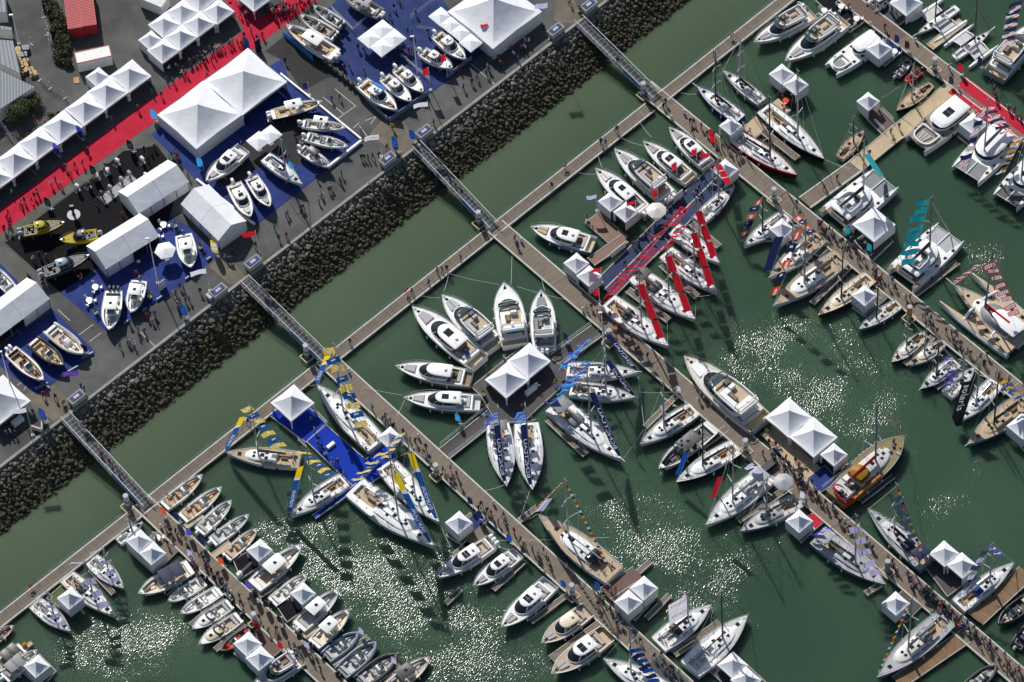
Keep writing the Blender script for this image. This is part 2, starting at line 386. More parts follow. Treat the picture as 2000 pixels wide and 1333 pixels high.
    def cradle(s):
        mb = MB(); kz = -.75 * s.B / 4
        for t in (.2, .62):
            mb.box(t * s.L - .1, t * s.L + .1, -s.B * .36, s.B * .36, -s.z0 + QZ + .02, kz * .55)
            for sg in (1, -1): mb.tube([(t * s.L, sg * s.B * .42, -s.z0 + QZ + .02), (t * s.L, sg * s.B * .34, -.05)], .06, 4)
        s.P('cradle', mb, 'mgrey')
def seats(b, t, yf, z, mt='cushion', lx=.55, ly=.55, n=2, back=True):
    for i in range(n):
        y = yf * (i - (n - 1) / 2)
        b.box_part('seat', t * b.L, y, z, lx, ly, .42, mt)
        if back: b.box_part('seat_back', t * b.L - lx * .5, y, z + .3, .14, ly, .5, mt)
# ---- motor boats -------------------------------------------------------------
def motor(label, bow, stern, kind='coupe', hull='white', land=False, fb=None, bw=.30, roof='white', sunroof=2, ob=0, obm='white', teak='teakp', pad='cushion', padn=2, boot='black', rail='lgrey', platform=True, cat='motor boat', group=None, name='motor_boat', stripe=None, top=None, deck='gel', house='white', fend=True, aft=None):
    L0 = (at(*bow, 1.5) - at(*stern, 1.5)).length
    fb = fb or max(.85, .085 * L0 + .35)
    b = Bt(name, label, bow, stern, (QZ + .95) if land else 0, fb, bw, cat, group, sp=(.88, .40, 2.9), sheer=.25, rake=.10)
    L, B = b.L, b.B
    b.hull(hull, boot, rail, land, stripe)
    if land: b.cradle()
    pt = .10 if (platform and not ob) else .035
    wells = [(0.0, pt, .93, .93, fb * .45), (pt + .025, .36, .78, .80, .35)]
    b.deck(deck, wells)
    b.floor(0.0, pt, .93, .93, fb * .45, teak, 'swim_platform')
    b.floor(pt + .025, .36, .78, .80, .35, teak)
    zd = b.zs(.4)
    zc = b.zs(.2) - .35
    # transom bench and cockpit furniture
    b.block('aft_bench', pt + .03, pt + .075, -B * .30, B * .30, zc, .45, aft or pad)
    b.block('side_bench', pt + .09, .26, B * .20, B * .34, zc, .45, aft or pad)
    b.box_part('cockpit_table', .22 * L, -B * .06, zc + .02, L * .055, B * .2, .6, 'teakd' if teak != 'nonskid' else 'white')
    h1 = .75 + .02 * L          # deckhouse height
    if kind == 'coupe' or kind == 'pilot':
        s1 = .30 if kind == 'coupe' else .34
        f1 = .70 if kind == 'coupe' else .66
        w = B * .37
        b.shell('cabin', s1, f1, w, zd - .05, [(0, 0, 0, 1), (h1 * .45, .0, .03, .98)], house)
        b.shell('windscreen', s1 + .01, f1 - .01, w * .97, zd - .05, [(h1 * .45, .0, .02, 1), (h1 * 1.1, .03, .24, .86)], 'glass')
        # pillars
        pb = MB()
        for sg in (1, -1):
            for u in ((.25, .55, .8) if kind == 'pilot' else (.45, .75)):
                x = (s1 + u * (f1 - s1)) * L; k = .97 if u < .7 else .86
                pb.tube([(x, sg * w * .985 * k, zd + h1 * .4), (x - .1 * L * (u - .3), sg * w * .86 * k, zd + h1 * 1.08)], .05, 4)
        b.P('window_pillar', pb, house)
        rf = b.shell('roof', s1 - .05, f1 - .125, w * .92, zd - .05, [(h1 * 1.08, 0, 0, 1), (h1 * 1.08 + .10, -.01, -.01, 1.02), (h1 * 1.08 + .18, .02, .04, .93), (h1 * 1.08 + .22, .08, .12, .78)], roof)
        zr = zd - .05 + h1 * 1.08 + .225
        if sunroof:
            xa, xb = s1 + .10, f1 - .20; lx = (xb - xa) / (1 if sunroof <= 2 else 2)
            for i in range(sunroof):
                cx = xa + lx * (.5 + i // 2); cy = (i % 2 - .5) * B * .22 if sunroof > 1 else 0
                b.box_part('sunroof', cx * L, cy, zr, lx * L * .9, B * (.20 if sunroof > 1 else .28), .04, 'glass')
        b.box_part('radar', (s1 + .03) * L, 0, zr, .35, .35, .3, 'white'); b.P('antenna', MB().tube([((s1 + .01) * L, B * .15, zr), ((s1 - .02) * L, B * .15, zr + 1.6)], .02, 3), 'white')
    elif kind == 'fly':
        w = B * .40
        b.shell('deckhouse', .20, .74, w, zd - .05, [(0, 0, 0, 1), (h1 * .5, .0, .03, .97)], house)
        b.shell('windscreen', .24, .72, w * .96, zd - .05, [(h1 * .5, .0, .02, 1), (h1 * 1.25, .02, .26, .9)], 'glass')
        zf = zd - .05 + h1 * 1.25
        b.shell('flybridge_deck', .14, .61, w * .98, zf, [(-.02, 0, 0, 1), (.12, -.01, -.01, 1.02), (.14, .0, .0, 1)], 'white')
        b.ring('flybridge_coaming', .14, .60, w * .98, zf + .12, .55, .16, 'white', fl=1.03)
        fl = MB().ext([(.155 * L, -w * .82), (.47 * L, -w * .85), (.53 * L, -w * .5), (.53 * L, w * .5), (.47 * L, w * .85), (.155 * L, w * .82)], zf + .13, zf + .15); b.P('flybridge_floor', fl, teak if teak != 'nonskid' else 'nonskid')
        b.shell('flybridge_screen', .46, .615, w * .86, zf + .5, [(0, .4, 0, 1), (.42, .4, .22, .9)], 'clear', closed=False)
        b.block('helm_console', .45, .50, -w * .55, -w * .05, zf + .15, .75, 'dgrey'); b.block('helm_seat', .39, .43, -w * .55, -w * .05, zf + .15, .8, pad)
        b.block('lounge_seat', .24, .44, w * .45, w * .82, zf + .15, .48, pad); b.block('lounge_seat', .38, .44, w * .0, w * .45, zf + .15, .48, pad)
        b.block('flybridge_table', .28, .37, w * .08, w * .38, zf + .15, .62, 'teakd')
        b.block('sun_lounger', .17, .24, -w * .75, w * .75, zf + .15, .4, pad)
        ar = MB()
        for sg in (1, -1): ar.tube([(.19 * L, sg * w * .95, zf + .5), (.17 * L, sg * w * .9, zf + 1.5), (.16 * L, sg * w * .55, zf + 1.75)], .10, 5)
        ar.tube([(.16 * L, w * .55, zf + 1.75), (.16 * L, -w * .55, zf + 1.75)], .10, 5); b.P('radar_arch', ar, 'white')
        b.box_part('radar', .16 * L, 0, zf + 1.85, .5, .5, .25, 'white')
        if top:
            b.shell('hardtop', .24, .52, w * .95, zf + 2.0, [(0, 0, 0, 1), (.12, -.01, -.01, 1.02), (.18, .04, .06, .9)], top)
            hb = MB()
            for x in (.26, .47):
                for sg in (1, -1): hb.tube([(x * L, sg * w * .85, zf + .5), (x * L, sg * w * .8, zf + 2.02)], .05, 4)
            b.P('hardtop_frame', hb, 'white')
    if top is not None and kind == 'canvas':
        pass
    if padn: b.pad(.73, .875, .52, .22, pad, padn)
    b.box_part('windlass', .955 * L, 0, b.zs(.95), .4, .22, .16, 'chrome'); b.box_part('foredeck_hatch', .905 * L, 0, b.zs(.9) + .0, .45, .45, .06, 'glass')
    b.pulpit(.5 if L > 9 else .6, .7)
    if fend and not land: b.fenders()
    if ob: b.outboards(ob, obm, .95 + .012 * L)
    return b
# ---- open boats --------------------------------------------------------------
def openboat(label, bow, stern, hull='white', land=False, fb=None, bw=.33, floor='offwhite', seat='cushion', ttop=None, ob=1, obm='white', console='white', bowpad=True, cat='motor boat', group=None, name='open_boat', screen=True, boot='black', rail='lgrey', rib=None, aftpad=True, sp=(.86, .42, 2.7), cuddy=None, bim=None, arch=False):
    L0 = (at(*bow, 1.0) - at(*stern, 1.0)).length
    fb = fb or max(.65, .07 * L0 + .25)
    b = Bt(name, label, bow, stern, (QZ + .85) if land else 0, fb, bw, cat, group, sp=sp, sheer=.3, rake=.09)
    L, B = b.L, b.B
    b.hull(hull, boot, None if rib else rail, land)
    if land: b.cradle()
    dp = fb * .62
    fe = .90 if not cuddy else .58
    wells = [(.07, fe, .80, .74 if not cuddy else .8, dp)]
    b.deck('gel' if not rib else hull, wells)
    b.floor(.07, fe, .80, .74 if not cuddy else .8, dp, floor)
    zf = b.zs(.07) - .02 - dp + .02
    if rib:
        tb = MB(); rr = []
        r0 = .06 * B + .1
        path = [(t * L, b.hw(t) - .03, b.zs(t) - .02, r0 * (1 if t < .9 else .9)) for t in [-.03, 0, .05] + b.ts()[2:]]
        for sg in (1, -1):
            rings = []
            for i, (x, y, z, r) in enumerate(path):
                j, k = max(0, i - 1), min(len(path) - 1, i + 1)
                d = V((path[k][0] - path[j][0], path[k][1] - path[j][1], 0)).normalized(); nrm = V((d.y, -d.x, 0))
                rq = r * (.35 if i == 0 else 1)
                rings.append([V((x, y, z)) + nrm * math.cos(a * .785) * rq + V((0, 0, math.sin(a * .785) * rq)) for a in range(8)])
            if sg < 0: rings = [[V((p.x, -p.y, p.z)) for p in q][::-1] for q in rings]
            tb.loft(rings, cap0=True, cap1=True)
        b.P('buoyancy_tube', tb, rib, smooth=60)
        b.P('grab_line', MB().tube([(t * L, b.hw(t) - .03, b.zs(t) + r0 * .95) for t in (.1, .3, .5, .7, .85)], .025, 3).tube([(t * L, -b.hw(t) + .03, b.zs(t) + r0 * .95) for t in (.1, .3, .5, .7, .85)], .025, 3), 'dgrey')
    if not cuddy:
        b.shell('console', .46, .62, B * .20, zf, [(0, 0, 0, 1), (.75, .05, .15, .95), (.95, .1, .45, .85)], console, ctrl=LEVEL_BOX)
        if screen: b.shell('windscreen', .52, .62, B * .20, zf, [(.85, .1, .1, 1), (1.3, .1, .5, .85)], 'clear' if seat != 'black' else 'glass', ctrl=LEVEL_BOX, closed=False)
        b.wheel(.455 * L, 0, zf + .85, .2)
        seats(b, .38, B * .24, zf, seat, .5, B * .2, 2)
    else:
        zd = b.zs(.7)
        b.shell('cuddy', .50, .84, B * .36, zd - .06, [(0, 0, 0, 1), (.25, .0, .12, .9), (.36, .05, .25, .7)], cuddy)
        b.shell('windscreen', .46, .64, B * .38, zd - .02, [(.1, 0, 0, 1), (.6, .0, .35, .86)], 'clear', closed=False)
        b.block('helm_console', .47, .52, -B * .30, -B * .06, zf, .85, console); b.wheel(.46 * L, -B * .18, zf + .8, .19)
        seats(b, .37, B * .36, zf, seat, .55, B * .2, 2)
        b.box_part('foredeck_hatch', .7 * L, 0, zd + .32, .5, .5, .05, 'glass')
    b.block('aft_bench', .085, .16, -B * .34, B * .34, zf, .46, seat); b.block('bench_back', .07, .088, -B * .34, B * .34, zf + .35, .45, seat)
    if aftpad: b.block('side_bench', .17, .28, B * .22, B * .36, zf, .46, seat)
    if bowpad and not cuddy:
        pl = [(.66, .70), (.74, .66), (.82, .6), (.885, .5)]
        for sg in (1, -1): b.P('bow_cushion', MB().ext([(t * L, sg * .3 * b.hw(t)) for t, y in pl] + [(t * L, sg * y * b.hw(t)) for t, y in pl[::-1]], zf, zf + .42, 0, .05), seat)
        b.block('bow_table', .68, .76, -B * .07, B * .07, zf, .40, seat if seat != 'white' else 'nonskid')
    if ttop:
        zt = zf + 2.05
        b.shell('hardtop', .28, .60, B * .34, zt, [(0, 0, 0, 1), (.1, -.01, -.01, 1.02), (.16, .05, .08, .9)], ttop, ctrl=LEVEL_BOX)
        hb = MB()
        for x, e in ((.36, -.03), (.56, .02)):
            for sg in (1, -1): hb.tube([(x * L, sg * B * .24, zf + .3), ((x + e) * L, sg * B * .27, zt + .02)], .04, 4)
        b.P('hardtop_frame', hb, 'alu')
        b.box_part('roof_hatch', .45 * L, 0, zt + .165, .5, .5, .03, 'glass' if ttop != 'black' else 'mgrey')
    if bim:
        zt = zf + 1.9
        for i in range(2): b.shell('canopy', .14 + .21 * i, .345 + .21 * i, B * .40, zt, [(0, 0, 0, 1), (.06, .01, .01, .98), (.10, .1, .1, .8)], bim, ctrl=[(0, 1), (1, 1)])
        hb = MB()
        for x in (.16, .35, .54):
            for sg in (1, -1): hb.tube([(x * L, sg * B * .38, zf + .6), (x * L, sg * B * .38, zt + .02)], .03, 4)
        b.P('canopy_frame', hb, 'alu')
    if arch:
        b.P('ski_arch', MB().tube([(.2 * L, B * .42, b.zs(.2)), (.17 * L, B * .38, b.zs(.2) + 1.3), (.17 * L, -B * .38, b.zs(.2) + 1.3), (.2 * L, -B * .42, b.zs(.2))], .06, 5), 'dgrey')
    if not rib: b.pulpit(.62, .35, r=.018)
    b.box_part('bow_cleat', .95 * L, 0, b.zs(.95), .25, .12, .12, 'chrome')
    if ob: b.outboards(ob, obm, .85 + .014 * L)
    if not land and not rib: b.fenders((.3, .62))
    return b
# ---- sailing yachts ----------------------------------------------------------
def sail(label, bow, stern, hull='white', deck='gel', fb=None, bw=.29, land=False, teak='teak', cover='lgrey', mast='alu', mh=1.32, roof='white', hood=None, bimini=None, furl='offwhite', sp=(.86, .38, 2.0), boot='black', rail='lgrey', wheels=2, hatch=4, group=None, name='sailing_yacht', cat='sailing boat', boom=True, sprit=0.0, mt_=.56, spread=2, roofh=.42, rooft=(.31, .76), stripe=None, jibfrac=1.0, spm='white', flush=False, rake=.012, benches=True):
    L0 = (at(*bow, 1.3) - at(*stern, 1.3)).length
    fb = fb or max(.7, .055 * L0 + .55)
    b = Bt(name, label, bow, stern, (QZ + 1.0) if land else 0, fb, bw, cat, group, sp=sp, sheer=.14, rake=.03)
    L, B = b.L, b.B
    b.hull(hull, boot, rail, land, stripe)
    if land: b.cradle()
    dp = .42
    well = (.035, .30, .50, .46, dp)
    b.deck(deck, [well]); b.floor(*well, teak)
    zc = b.zs(.03) - .02 - dp + .02; zd = b.zs(.5)
    if benches:
        for sg in (1, -1):
            b.block('cockpit_bench', .13, .295, sg * B * .15, sg * B * .225, zc, .36, teak)
        b.block('cockpit_table', .17, .26, -B * .035, B * .035, zc, .55, 'teakd' if teak != 'nonskid' else 'lgrey')
    for i in range(wheels):
        y = (i - (wheels - 1) / 2) * B * .30; b.wheel(.085 * L, y, zc + .75, .42); b.box_part('helm_pedestal', .093 * L, y, zc, .14, .28, .85, 'white')
    w = B * .335
    t0, t1 = rooft
    if not flush:
        b.shell('coachroof', t0, t1, w, zd - .04, [(0, 0, 0, 1), (roofh * .75, .01, .10, .90), (roofh, .04, .20, .76)], roof)
        wn = MB()
        for sg in (1, -1):
            for u0, u1 in ((.10, .34), (.40, .62)):
                X = lambda u, k: (t0 + u * (t1 - t0)) * L
                q = []
                for u, zz in ((u0, .22), (u1, .22), (u1 - .02, .58), (u0, .58)):
                    ww = w * (1 - .10 * zz / .75) * (1.0 if u < .5 else 1 - (u - .5) * .42); q.append((X(u, 0), sg * (ww + .025), zd - .04 + roofh * zz))
                wn.add(q, [(0, 1, 2, 3)] if sg > 0 else [(3, 2, 1, 0)])
        b.P('cabin_window', wn, 'glass', smooth=0)
        zr = zd - .04 + roofh
    else: zr = zd + .04
    b.block('companionway_hatch', t0 + .005, t0 + .07, -B * .09, B * .09, zr, .07, 'dgrey')
    hx = [(t0 + .14, .14, .5), (t0 + .14, -.14, .5), (mt_ - .05, 0, .62), (mt_ + .06, .09, .45), (mt_ + .06, -.09, .45), (t1 - .11, 0, .6)][:hatch + 1]
    for t, y, k in hx: b.box_part('deck_hatch', t * L, y * B, zr - (.02 if t < t1 - .12 else .06), k, k, .07, 'glass')
    b.box_part('foredeck_hatch', (t1 + .06) * L, 0, b.zs(.8) + .02, .6, .6, .07, 'glass')
    b.box_part('anchor_locker', .93 * L, 0, b.zs(.93) + .0, .6, .35, .05, deck if deck != 'gel' else 'nonskid')
    # nonskid panels on the side decks
    if deck == 'gel':
        for sg in (1, -1):
            pts = [(t * L, sg * (b.hw(t) - .16)) for t in (.34, .5, .66, .8, .9)] + [(t * L, sg * max(.10, min(b.hw(t) - .45, w * 1.05 if t < t1 - .12 else .25 * b.hw(t)))) for t in (.9, .8, .66, .5, .34)]
            mb = MB(); zz = lambda t: b.zs(t) - .02 + .03 * .3
            n = 5
            q = [(pts[i], pts[9 - i], (.34, .5, .66, .8, .9)[i]) for i in range(5)]
            for i in range(4):
                (p0, p1, ta), (p2, p3, tb_) = q[i], q[i + 1]
                f = [(p0[0], p0[1], b.zs(ta) + .022), (p2[0], p2[1], b.zs(tb_) + .022), (p3[0], p3[1], b.zs(tb_) + .035), (p1[0], p1[1], b.zs(ta) + .035)]
                mb.add(f if sg < 0 else f[::-1], [(0, 1, 2, 3)])
            b.P('nonskid_panel', mb, 'nonskid', smooth=0)
    me = cached('winch', lambda: MB().cyl(0, 0, 0, .2, .11, .09, 8).mesh('winch', 'chrome'))
    for sg in (1, -1):
        for t in (.12, .24): link('winch', me, b.root, (t * L, sg * B * .33, b.zs(t)))
    # rig
    H = mh * L; mx = mt_ * L; mz = zr - .05
    top = V((mx - rake * H, 0, mz + H)); b.top = top; b.mbase = V((mx, 0, mz)); b.bowp = V((L * .985 + sprit * .6, 0, b.zs(1) + .1)); b.sternp = V((.02 * L, 0, b.zs(0) + .3))
    P = lambda f: V((mx - rake * H * f, 0, mz + H * f))
    b.P('mast', MB().tube([P(0), P(.5), P(1)], .15 + .002 * L, 6, r1=.095), mast)
    b.P('mast_head', MB().tube([P(1) + V((-.35, 0, .02)), P(1) + V((.45, 0, .06))], .06, 4).tube([P(1), P(1) + V((-.2, 0, .9))], .02, 3), 'lgrey')
    for i in range(spread):
        f = (i + 1) / (spread + 1); ln = B * (.40 - .07 * i)
        for sg in (1, -1): b.P('spreader', MB().tube([P(f), P(f) + V((-.28 * ln, sg * ln, .08))], .065, 4), spm)
    wr = .025
    for sg in (1, -1):
        f1 = 1 / (spread + 1); ln = B * .40
        b.P('shroud', MB().tube([(mx - .02 * L, sg * b.hw(mt_) * .93, zd), P(f1) + V((-.28 * ln, sg * ln, .08)), P(.97)], wr, 3), 'alu')
        b.P('shroud', MB().tube([(mx - .03 * L, sg * b.hw(mt_) * .80, zd), P(f1)], wr, 3), 'alu')
        b.P('backstay', MB().tube([P(.98), (.015 * L, sg * b.hw(0) * .7, b.zs(0))], wr, 3), 'alu')
    ft = P(.97 * jibfrac); b.ft = ft
    st = b.bowp
    if furl: b.P('furled_jib', MB().tube([st + (ft - st) * .03, st + (ft - st) * .3, st + (ft - st) * .95], .075, 5, r1=.035), furl)
    else: b.P('forestay', MB().tube([st, ft], .022, 3), 'alu')
    if boom:
        bl = mx - .17 * L; bz = zr + .95
        b.P('boom', MB().tube([(mx - .1, 0, bz), (mx - bl, 0, bz + .1)], .10, 5), mast)
        if cover:
            rr = []
            for k in range(6):
                f = k / 5; x = mx - .12 - f * (bl - .3); hh = .62 * (1 - .55 * f); ww = .20 * (1 - .3 * f)
                rr.append([(x, ww, bz + .08), (x, ww * .9, bz + .08 + hh * .55), (x, 0, bz + .12 + hh), (x, -ww * .9, bz + .08 + hh * .55), (x, -ww, bz + .08)])
            b.P('sail_cover', MB().loft(rr, cap0=True, cap1=True), cover)
        b.P('mainsheet', MB().tube([(mx - bl + .6, 0, bz), (mx - bl + .4, 0, zc + .5)], .03, 3), 'rope')
    if hood: b.shell('spray_hood', t0 - .035, t0 + .085, B * .27, zr - .05, [(0, 0, 0, 1), (.45, .02, .15, .95), (.62, .06, .40, .8)], hood, ctrl=LEVEL_BOX)
    if bimini:
        zt = zc + 2.1
        b.shell('bimini', .04, .20, B * .33, zt, [(0, 0, 0, 1), (.08, .0, .0, .97), (.14, .12, .12, .8)], bimini, ctrl=[(0, .94), (.1, 1), (.9, 1), (1, .94)])
        hb = MB()
        for x in (.05, .19):
            for sg in (1, -1): hb.tube([(x * L, sg * B * .31, b.zs(0)), (x * L, sg * B * .31, zt + .02)], .025, 3)
        b.P('bimini_frame', hb, 'chrome')
    if sprit: b.P('bowsprit', MB().tube([(L * .97, 0, b.zs(1)), (L * .985 + sprit, 0, b.zs(1) + .05)], .09, 5, r1=.06), 'white' if hull != 'black' else 'dgrey')
    b.pulpit(.86, .6, r=.02, posts=3)
    ll = MB()
    for sg in (1, -1):
        for hh in (.3, .58):
            ll.tube([(t * L, sg * (b.hw(t) - .05), b.zs(t) + hh) for t in (.03, .2, .4, .6, .75, .87)], .011, 3)
        for t in (.03, .13, .24, .36, .48, .6, .72): ll.tube([(t * L, sg * (b.hw(t) - .05), b.zs(t)), (t * L, sg * (b.hw(t) - .05), b.zs(t) + .6)], .015, 3)
    b.P('lifeline', ll, 'chrome')
    if not land: b.fenders((.3, .5), 'white' if hull != 'white' else 'navy')
    return b
# ---- catamarans ------------------------------------------------------------
def cat(label, bow, stern, width=.53, power=False, mast='alu', cover='dgrey', deck='gel', hull='white', teak='teakd', tramp='mgrey', boot='black', roof='white', solar=None, mh=1.45, tri=False, fb=None, name='catamaran', group=None, foredeck=None, hw_=.16, mt_=.56, house=(.24, .66), flyb=False, furl='offwhite', cover2=None, sunroof=0, bowlen=(0, 0)):
    L0 = (at(*bow, 1.7) - at(*stern, 1.7)).length
    fb = fb or max(1.0, .075 * L0 + .6)
    b = Bt(name, label, bow, stern, 0, fb, width, 'catamaran' if not tri else 'trimaran', group, sp=(.9, .4, 2.2), sheer=.06, rake=.03)
    L, B = b.L, b.B
    hb_ = B * hw_ * .5 * (1.0 if not tri else .8)
    def one(yc, x0, x1, half, nm, mt):
        rings = []; n = 7; mb = MB()
        for t in (0, .06, .2, .4, .6, .75, .87, .95, 1):
            k = (.8 + .2 * math.sin(1.5708 * min(1, t / .4))) if t < .5 else max(.06, 1 - ((t - .5) / .5) ** 2.3)
            x = x0 + (x1 - x0) * t; y = half * k; z = fb * (1 + .05 * t) * (.72 if t < .03 else 1); fl = .92 - .3 * max(0, t - .5)
            rings.append([(x, yc + y, z), (x - .02 * L * t, yc + y * fl, .14), (x - .02 * L * t, yc + y * fl * .95, -.05), (x - .02 * L * t, yc, -.5), (x - .02 * L * t, yc - y * fl * .95, -.05), (x - .02 * L * t, yc - y * fl, .14), (x, yc - y, z)])
        for r in rings: mb.v += r
        for i in range(len(rings) - 1):
            for j in range(n - 1):
                mb.f.append([i * n + j, (i + 1) * n + j, (i + 1) * n + j + 1, i * n + j + 1]); mb.m.append(0 if j in (0, 5) else 1)
            mb.f.append([i * n + n - 1, (i + 1) * n + n - 1, (i + 1) * n, i * n]); mb.m.append(2)
        mb.f.append(list(range(n))); mb.m.append(0)
        b.P(nm, mb, (mt, boot, deck), smooth=45)
    ye = B / 2 - hb_
    for sg in (1, -1): one(sg * ye, 0, L, hb_, 'hull', hull)
    zd = fb - .03
    for sg in (1, -1):
        sp_ = MB().ext([(-.01 * L, sg * ye - hb_ * .75), (.085 * L, sg * ye - hb_ * .75), (.085 * L, sg * ye + hb_ * .75), (-.01 * L, sg * ye + hb_ * .75)], fb * .9, fb * 1.01); b.P('stern_step', sp_, teak)
        for t in (.45, .62, .78): b.box_part('deck_hatch', t * L, sg * ye, fb + .03, .55, .5, .05, 'glass')
    # bridge deck and cross beams
    yi = ye - hb_ * .3
    b.P('bridge_deck', MB().ext([(.06 * L, -yi), (.70 * L, -yi), (.72 * L, 0), (.70 * L, yi), (.06 * L, yi)], fb * .55, fb + .02, 0, .03), deck)
    b.P('cockpit_floor', MB().ext([(.065 * L, -yi * .9), (house[0] * L + .2, -yi * .9), (house[0] * L + .2, yi * .9), (.065 * L, yi * .9)], fb + .02, fb + .04), teak)
    if not power or foredeck is None:
        b.P('cross_beam', MB().tube([(.955 * L, -ye, fb), (.955 * L, ye, fb)], .10, 6), 'alu')
        for sg in (1, -1):
            q = [(.72 * L, sg * .12), (.71 * L, sg * (yi - hb_ * .45)), (.94 * L, sg * (ye - hb_ * .5)), (.945 * L, sg * .14)]
            b.P('trampoline', MB().ext(q, fb - .08, fb - .05), tramp)
        b.P('center_beam', MB().tube([(.70 * L, 0, fb), (.97 * L, 0, fb + .05)], .13, 6), 'white')
    else:
        b.P('foredeck', MB().ext([(.70 * L, -ye), (.93 * L, -ye * .92), (.95 * L, 0), (.93 * L, ye * .92), (.70 * L, ye)], fb * .7, fb + .03, 0, .03), deck)
        b.pad(.74, .9, .55, .2, foredeck, 3)
        b.ring('bow_lounge', .66, .93, ye * .92, fb + .02, .4, .22, 'white', fl=1.0)
    h0, h1 = house; w = B * .36
    HH = 1.15
    b.shell('saloon', h0, h1, w, zd, [(0, 0, 0, 1), (HH * .4, .01, .02, .98)], 'white', ctrl=LEVEL_OVAL if not power else LEVEL_RND)
    b.shell('saloon_window', h0 + .01, h1 - .005, w * .97, zd, [(HH * .4, .0, .01, 1), (HH * .95, .02, .14, .92)], 'glass', ctrl=LEVEL_OVAL if not power else LEVEL_RND)
    b.shell('roof', h0 - .14 if not power else h0 - .04, h1 - .02, w * .97, zd, [(HH * .95, 0, 0.02, 1), (HH * 1.03, -.005, 0, 1.02), (HH * 1.18, .03, .10, .9), (HH * 1.24, .10, .22, .74)], roof, ctrl=LEVEL_RND if not power else [(0, .9), (.05, 1), (.7, 1), (.88, .9), (.97, .68), (1, .5)])
    zr = zd + HH * 1.24
    ps = MB()
    for sg in (1, -1): ps.tube([((h0 - .11) * L, sg * w * .8, fb), ((h0 - .11) * L, sg * w * .8, zd + HH)], .07, 5)
    b.P('roof_post', ps, 'white')
    b.block('aft_bench', .07, .10, -B * .22, B * .22, fb + .04, .45, 'cushion'); b.block('cockpit_table', .13, .19, B * .05, B * .2, fb + .04, .65, 'teakd')
    if solar:
        b.P('solar_panel', MB().box((h0 - .08) * L, (h0 + .02) * L, -w * .7, w * .7, zr + .0, zr + .05), solar)
    if flyb:
        b.ring('flybridge_coaming', h0 - .06, h0 + .22, w * .72, zr - .02, .5, .14, 'white'); b.block('lounge_seat', h0 - .03, h0 + .04, -w * .55, w * .55, zr, .42, 'cushion'); b.block('helm_console', h0 + .13, h0 + .17, -w * .4, -w * .05, zr, .7, 'dgrey')
    if sunroof:
        for i in range(4): b.box_part('sunroof', ((h0 + h1) / 2 - .02 + (i // 2 - .5) * .075) * L, (i % 2 - .5) * B * .13, zr + .005, .07 * L, B * .12, .04, 'glass')
    b.fenders((.3, .5), 'navy')
    ll = MB()
    for sg in (1, -1):
        ll.tube([(t * L, sg * (ye + hb_ * .8 * (1 if t < .6 else .7 if t < .9 else .3)), fb + .6) for t in (.12, .4, .6, .8, .95)], .018, 3)
        for t in (.12, .26, .4, .53, .66, .8, .95): ll.tube([(t * L, sg * (ye + hb_ * .8 * (1 if t < .6 else .7 if t < .9 else .3)), fb), (t * L, sg * (ye + hb_ * .8 * (1 if t < .6 else .7 if t < .9 else .3)), fb + .6)], .018, 3)
    b.P('lifeline', ll, 'chrome')
    if not power:
        H = mh * L; mx = mt_ * L; mz = zr - .1
        P = lambda f: V((mx - .012 * H * f, 0, mz + H * f)); b.top = P(1); b.mbase = P(0); b.bowp = V((.97 * L, 0, fb + .15)); b.sternp = V((.03 * L, ye * .6, fb + .4)); b.ft = P(.9)
        b.P('mast', MB().tube([P(0), P(.5), P(1)], .17, 6, r1=.10), mast)
        b.P('mast_head', MB().tube([P(1) + V((-.4, 0, .02)), P(1) + V((.4, 0, .05))], .07, 4), 'lgrey')
        for sg in (1, -1):
            b.P('spreader', MB().tube([P(.5), P(.5) + V((-.5, sg * 1.3, .1))], .05, 4), 'white')
            b.P('shroud', MB().tube([(mx - .08 * L, sg * (ye + hb_ * .6), fb), P(.5) + V((-.5, sg * 1.3, .1)), P(.95)], .02, 3), 'alu')
        if furl: b.P('furled_jib', MB().tube([b.bowp + (b.ft - b.bowp) * .03, b.bowp + (b.ft - b.bowp) * .95], .09, 5, r1=.05), furl)
        bl = mx - .12 * L; bz = zr + .8
        b.P('boom', MB().tube([(mx - .1, 0, bz), (mx - bl, 0, bz + .1)], .13, 5), mast)
        rr = []
        for k in range(6):
            f = k / 5; x = mx - .12 - f * (bl - .3); hh = .8 * (1 - .5 * f); ww = .26 * (1 - .3 * f)
            rr.append([(x, ww, bz + .1), (x, ww * .9, bz + .1 + hh * .55), (x, 0, bz + .12 + hh), (x, -ww * .9, bz + .1 + hh * .55), (x, -ww, bz + .1)])
        b.P('sail_cover', MB().loft(rr, cap0=True, cap1=True), cover)
    return b
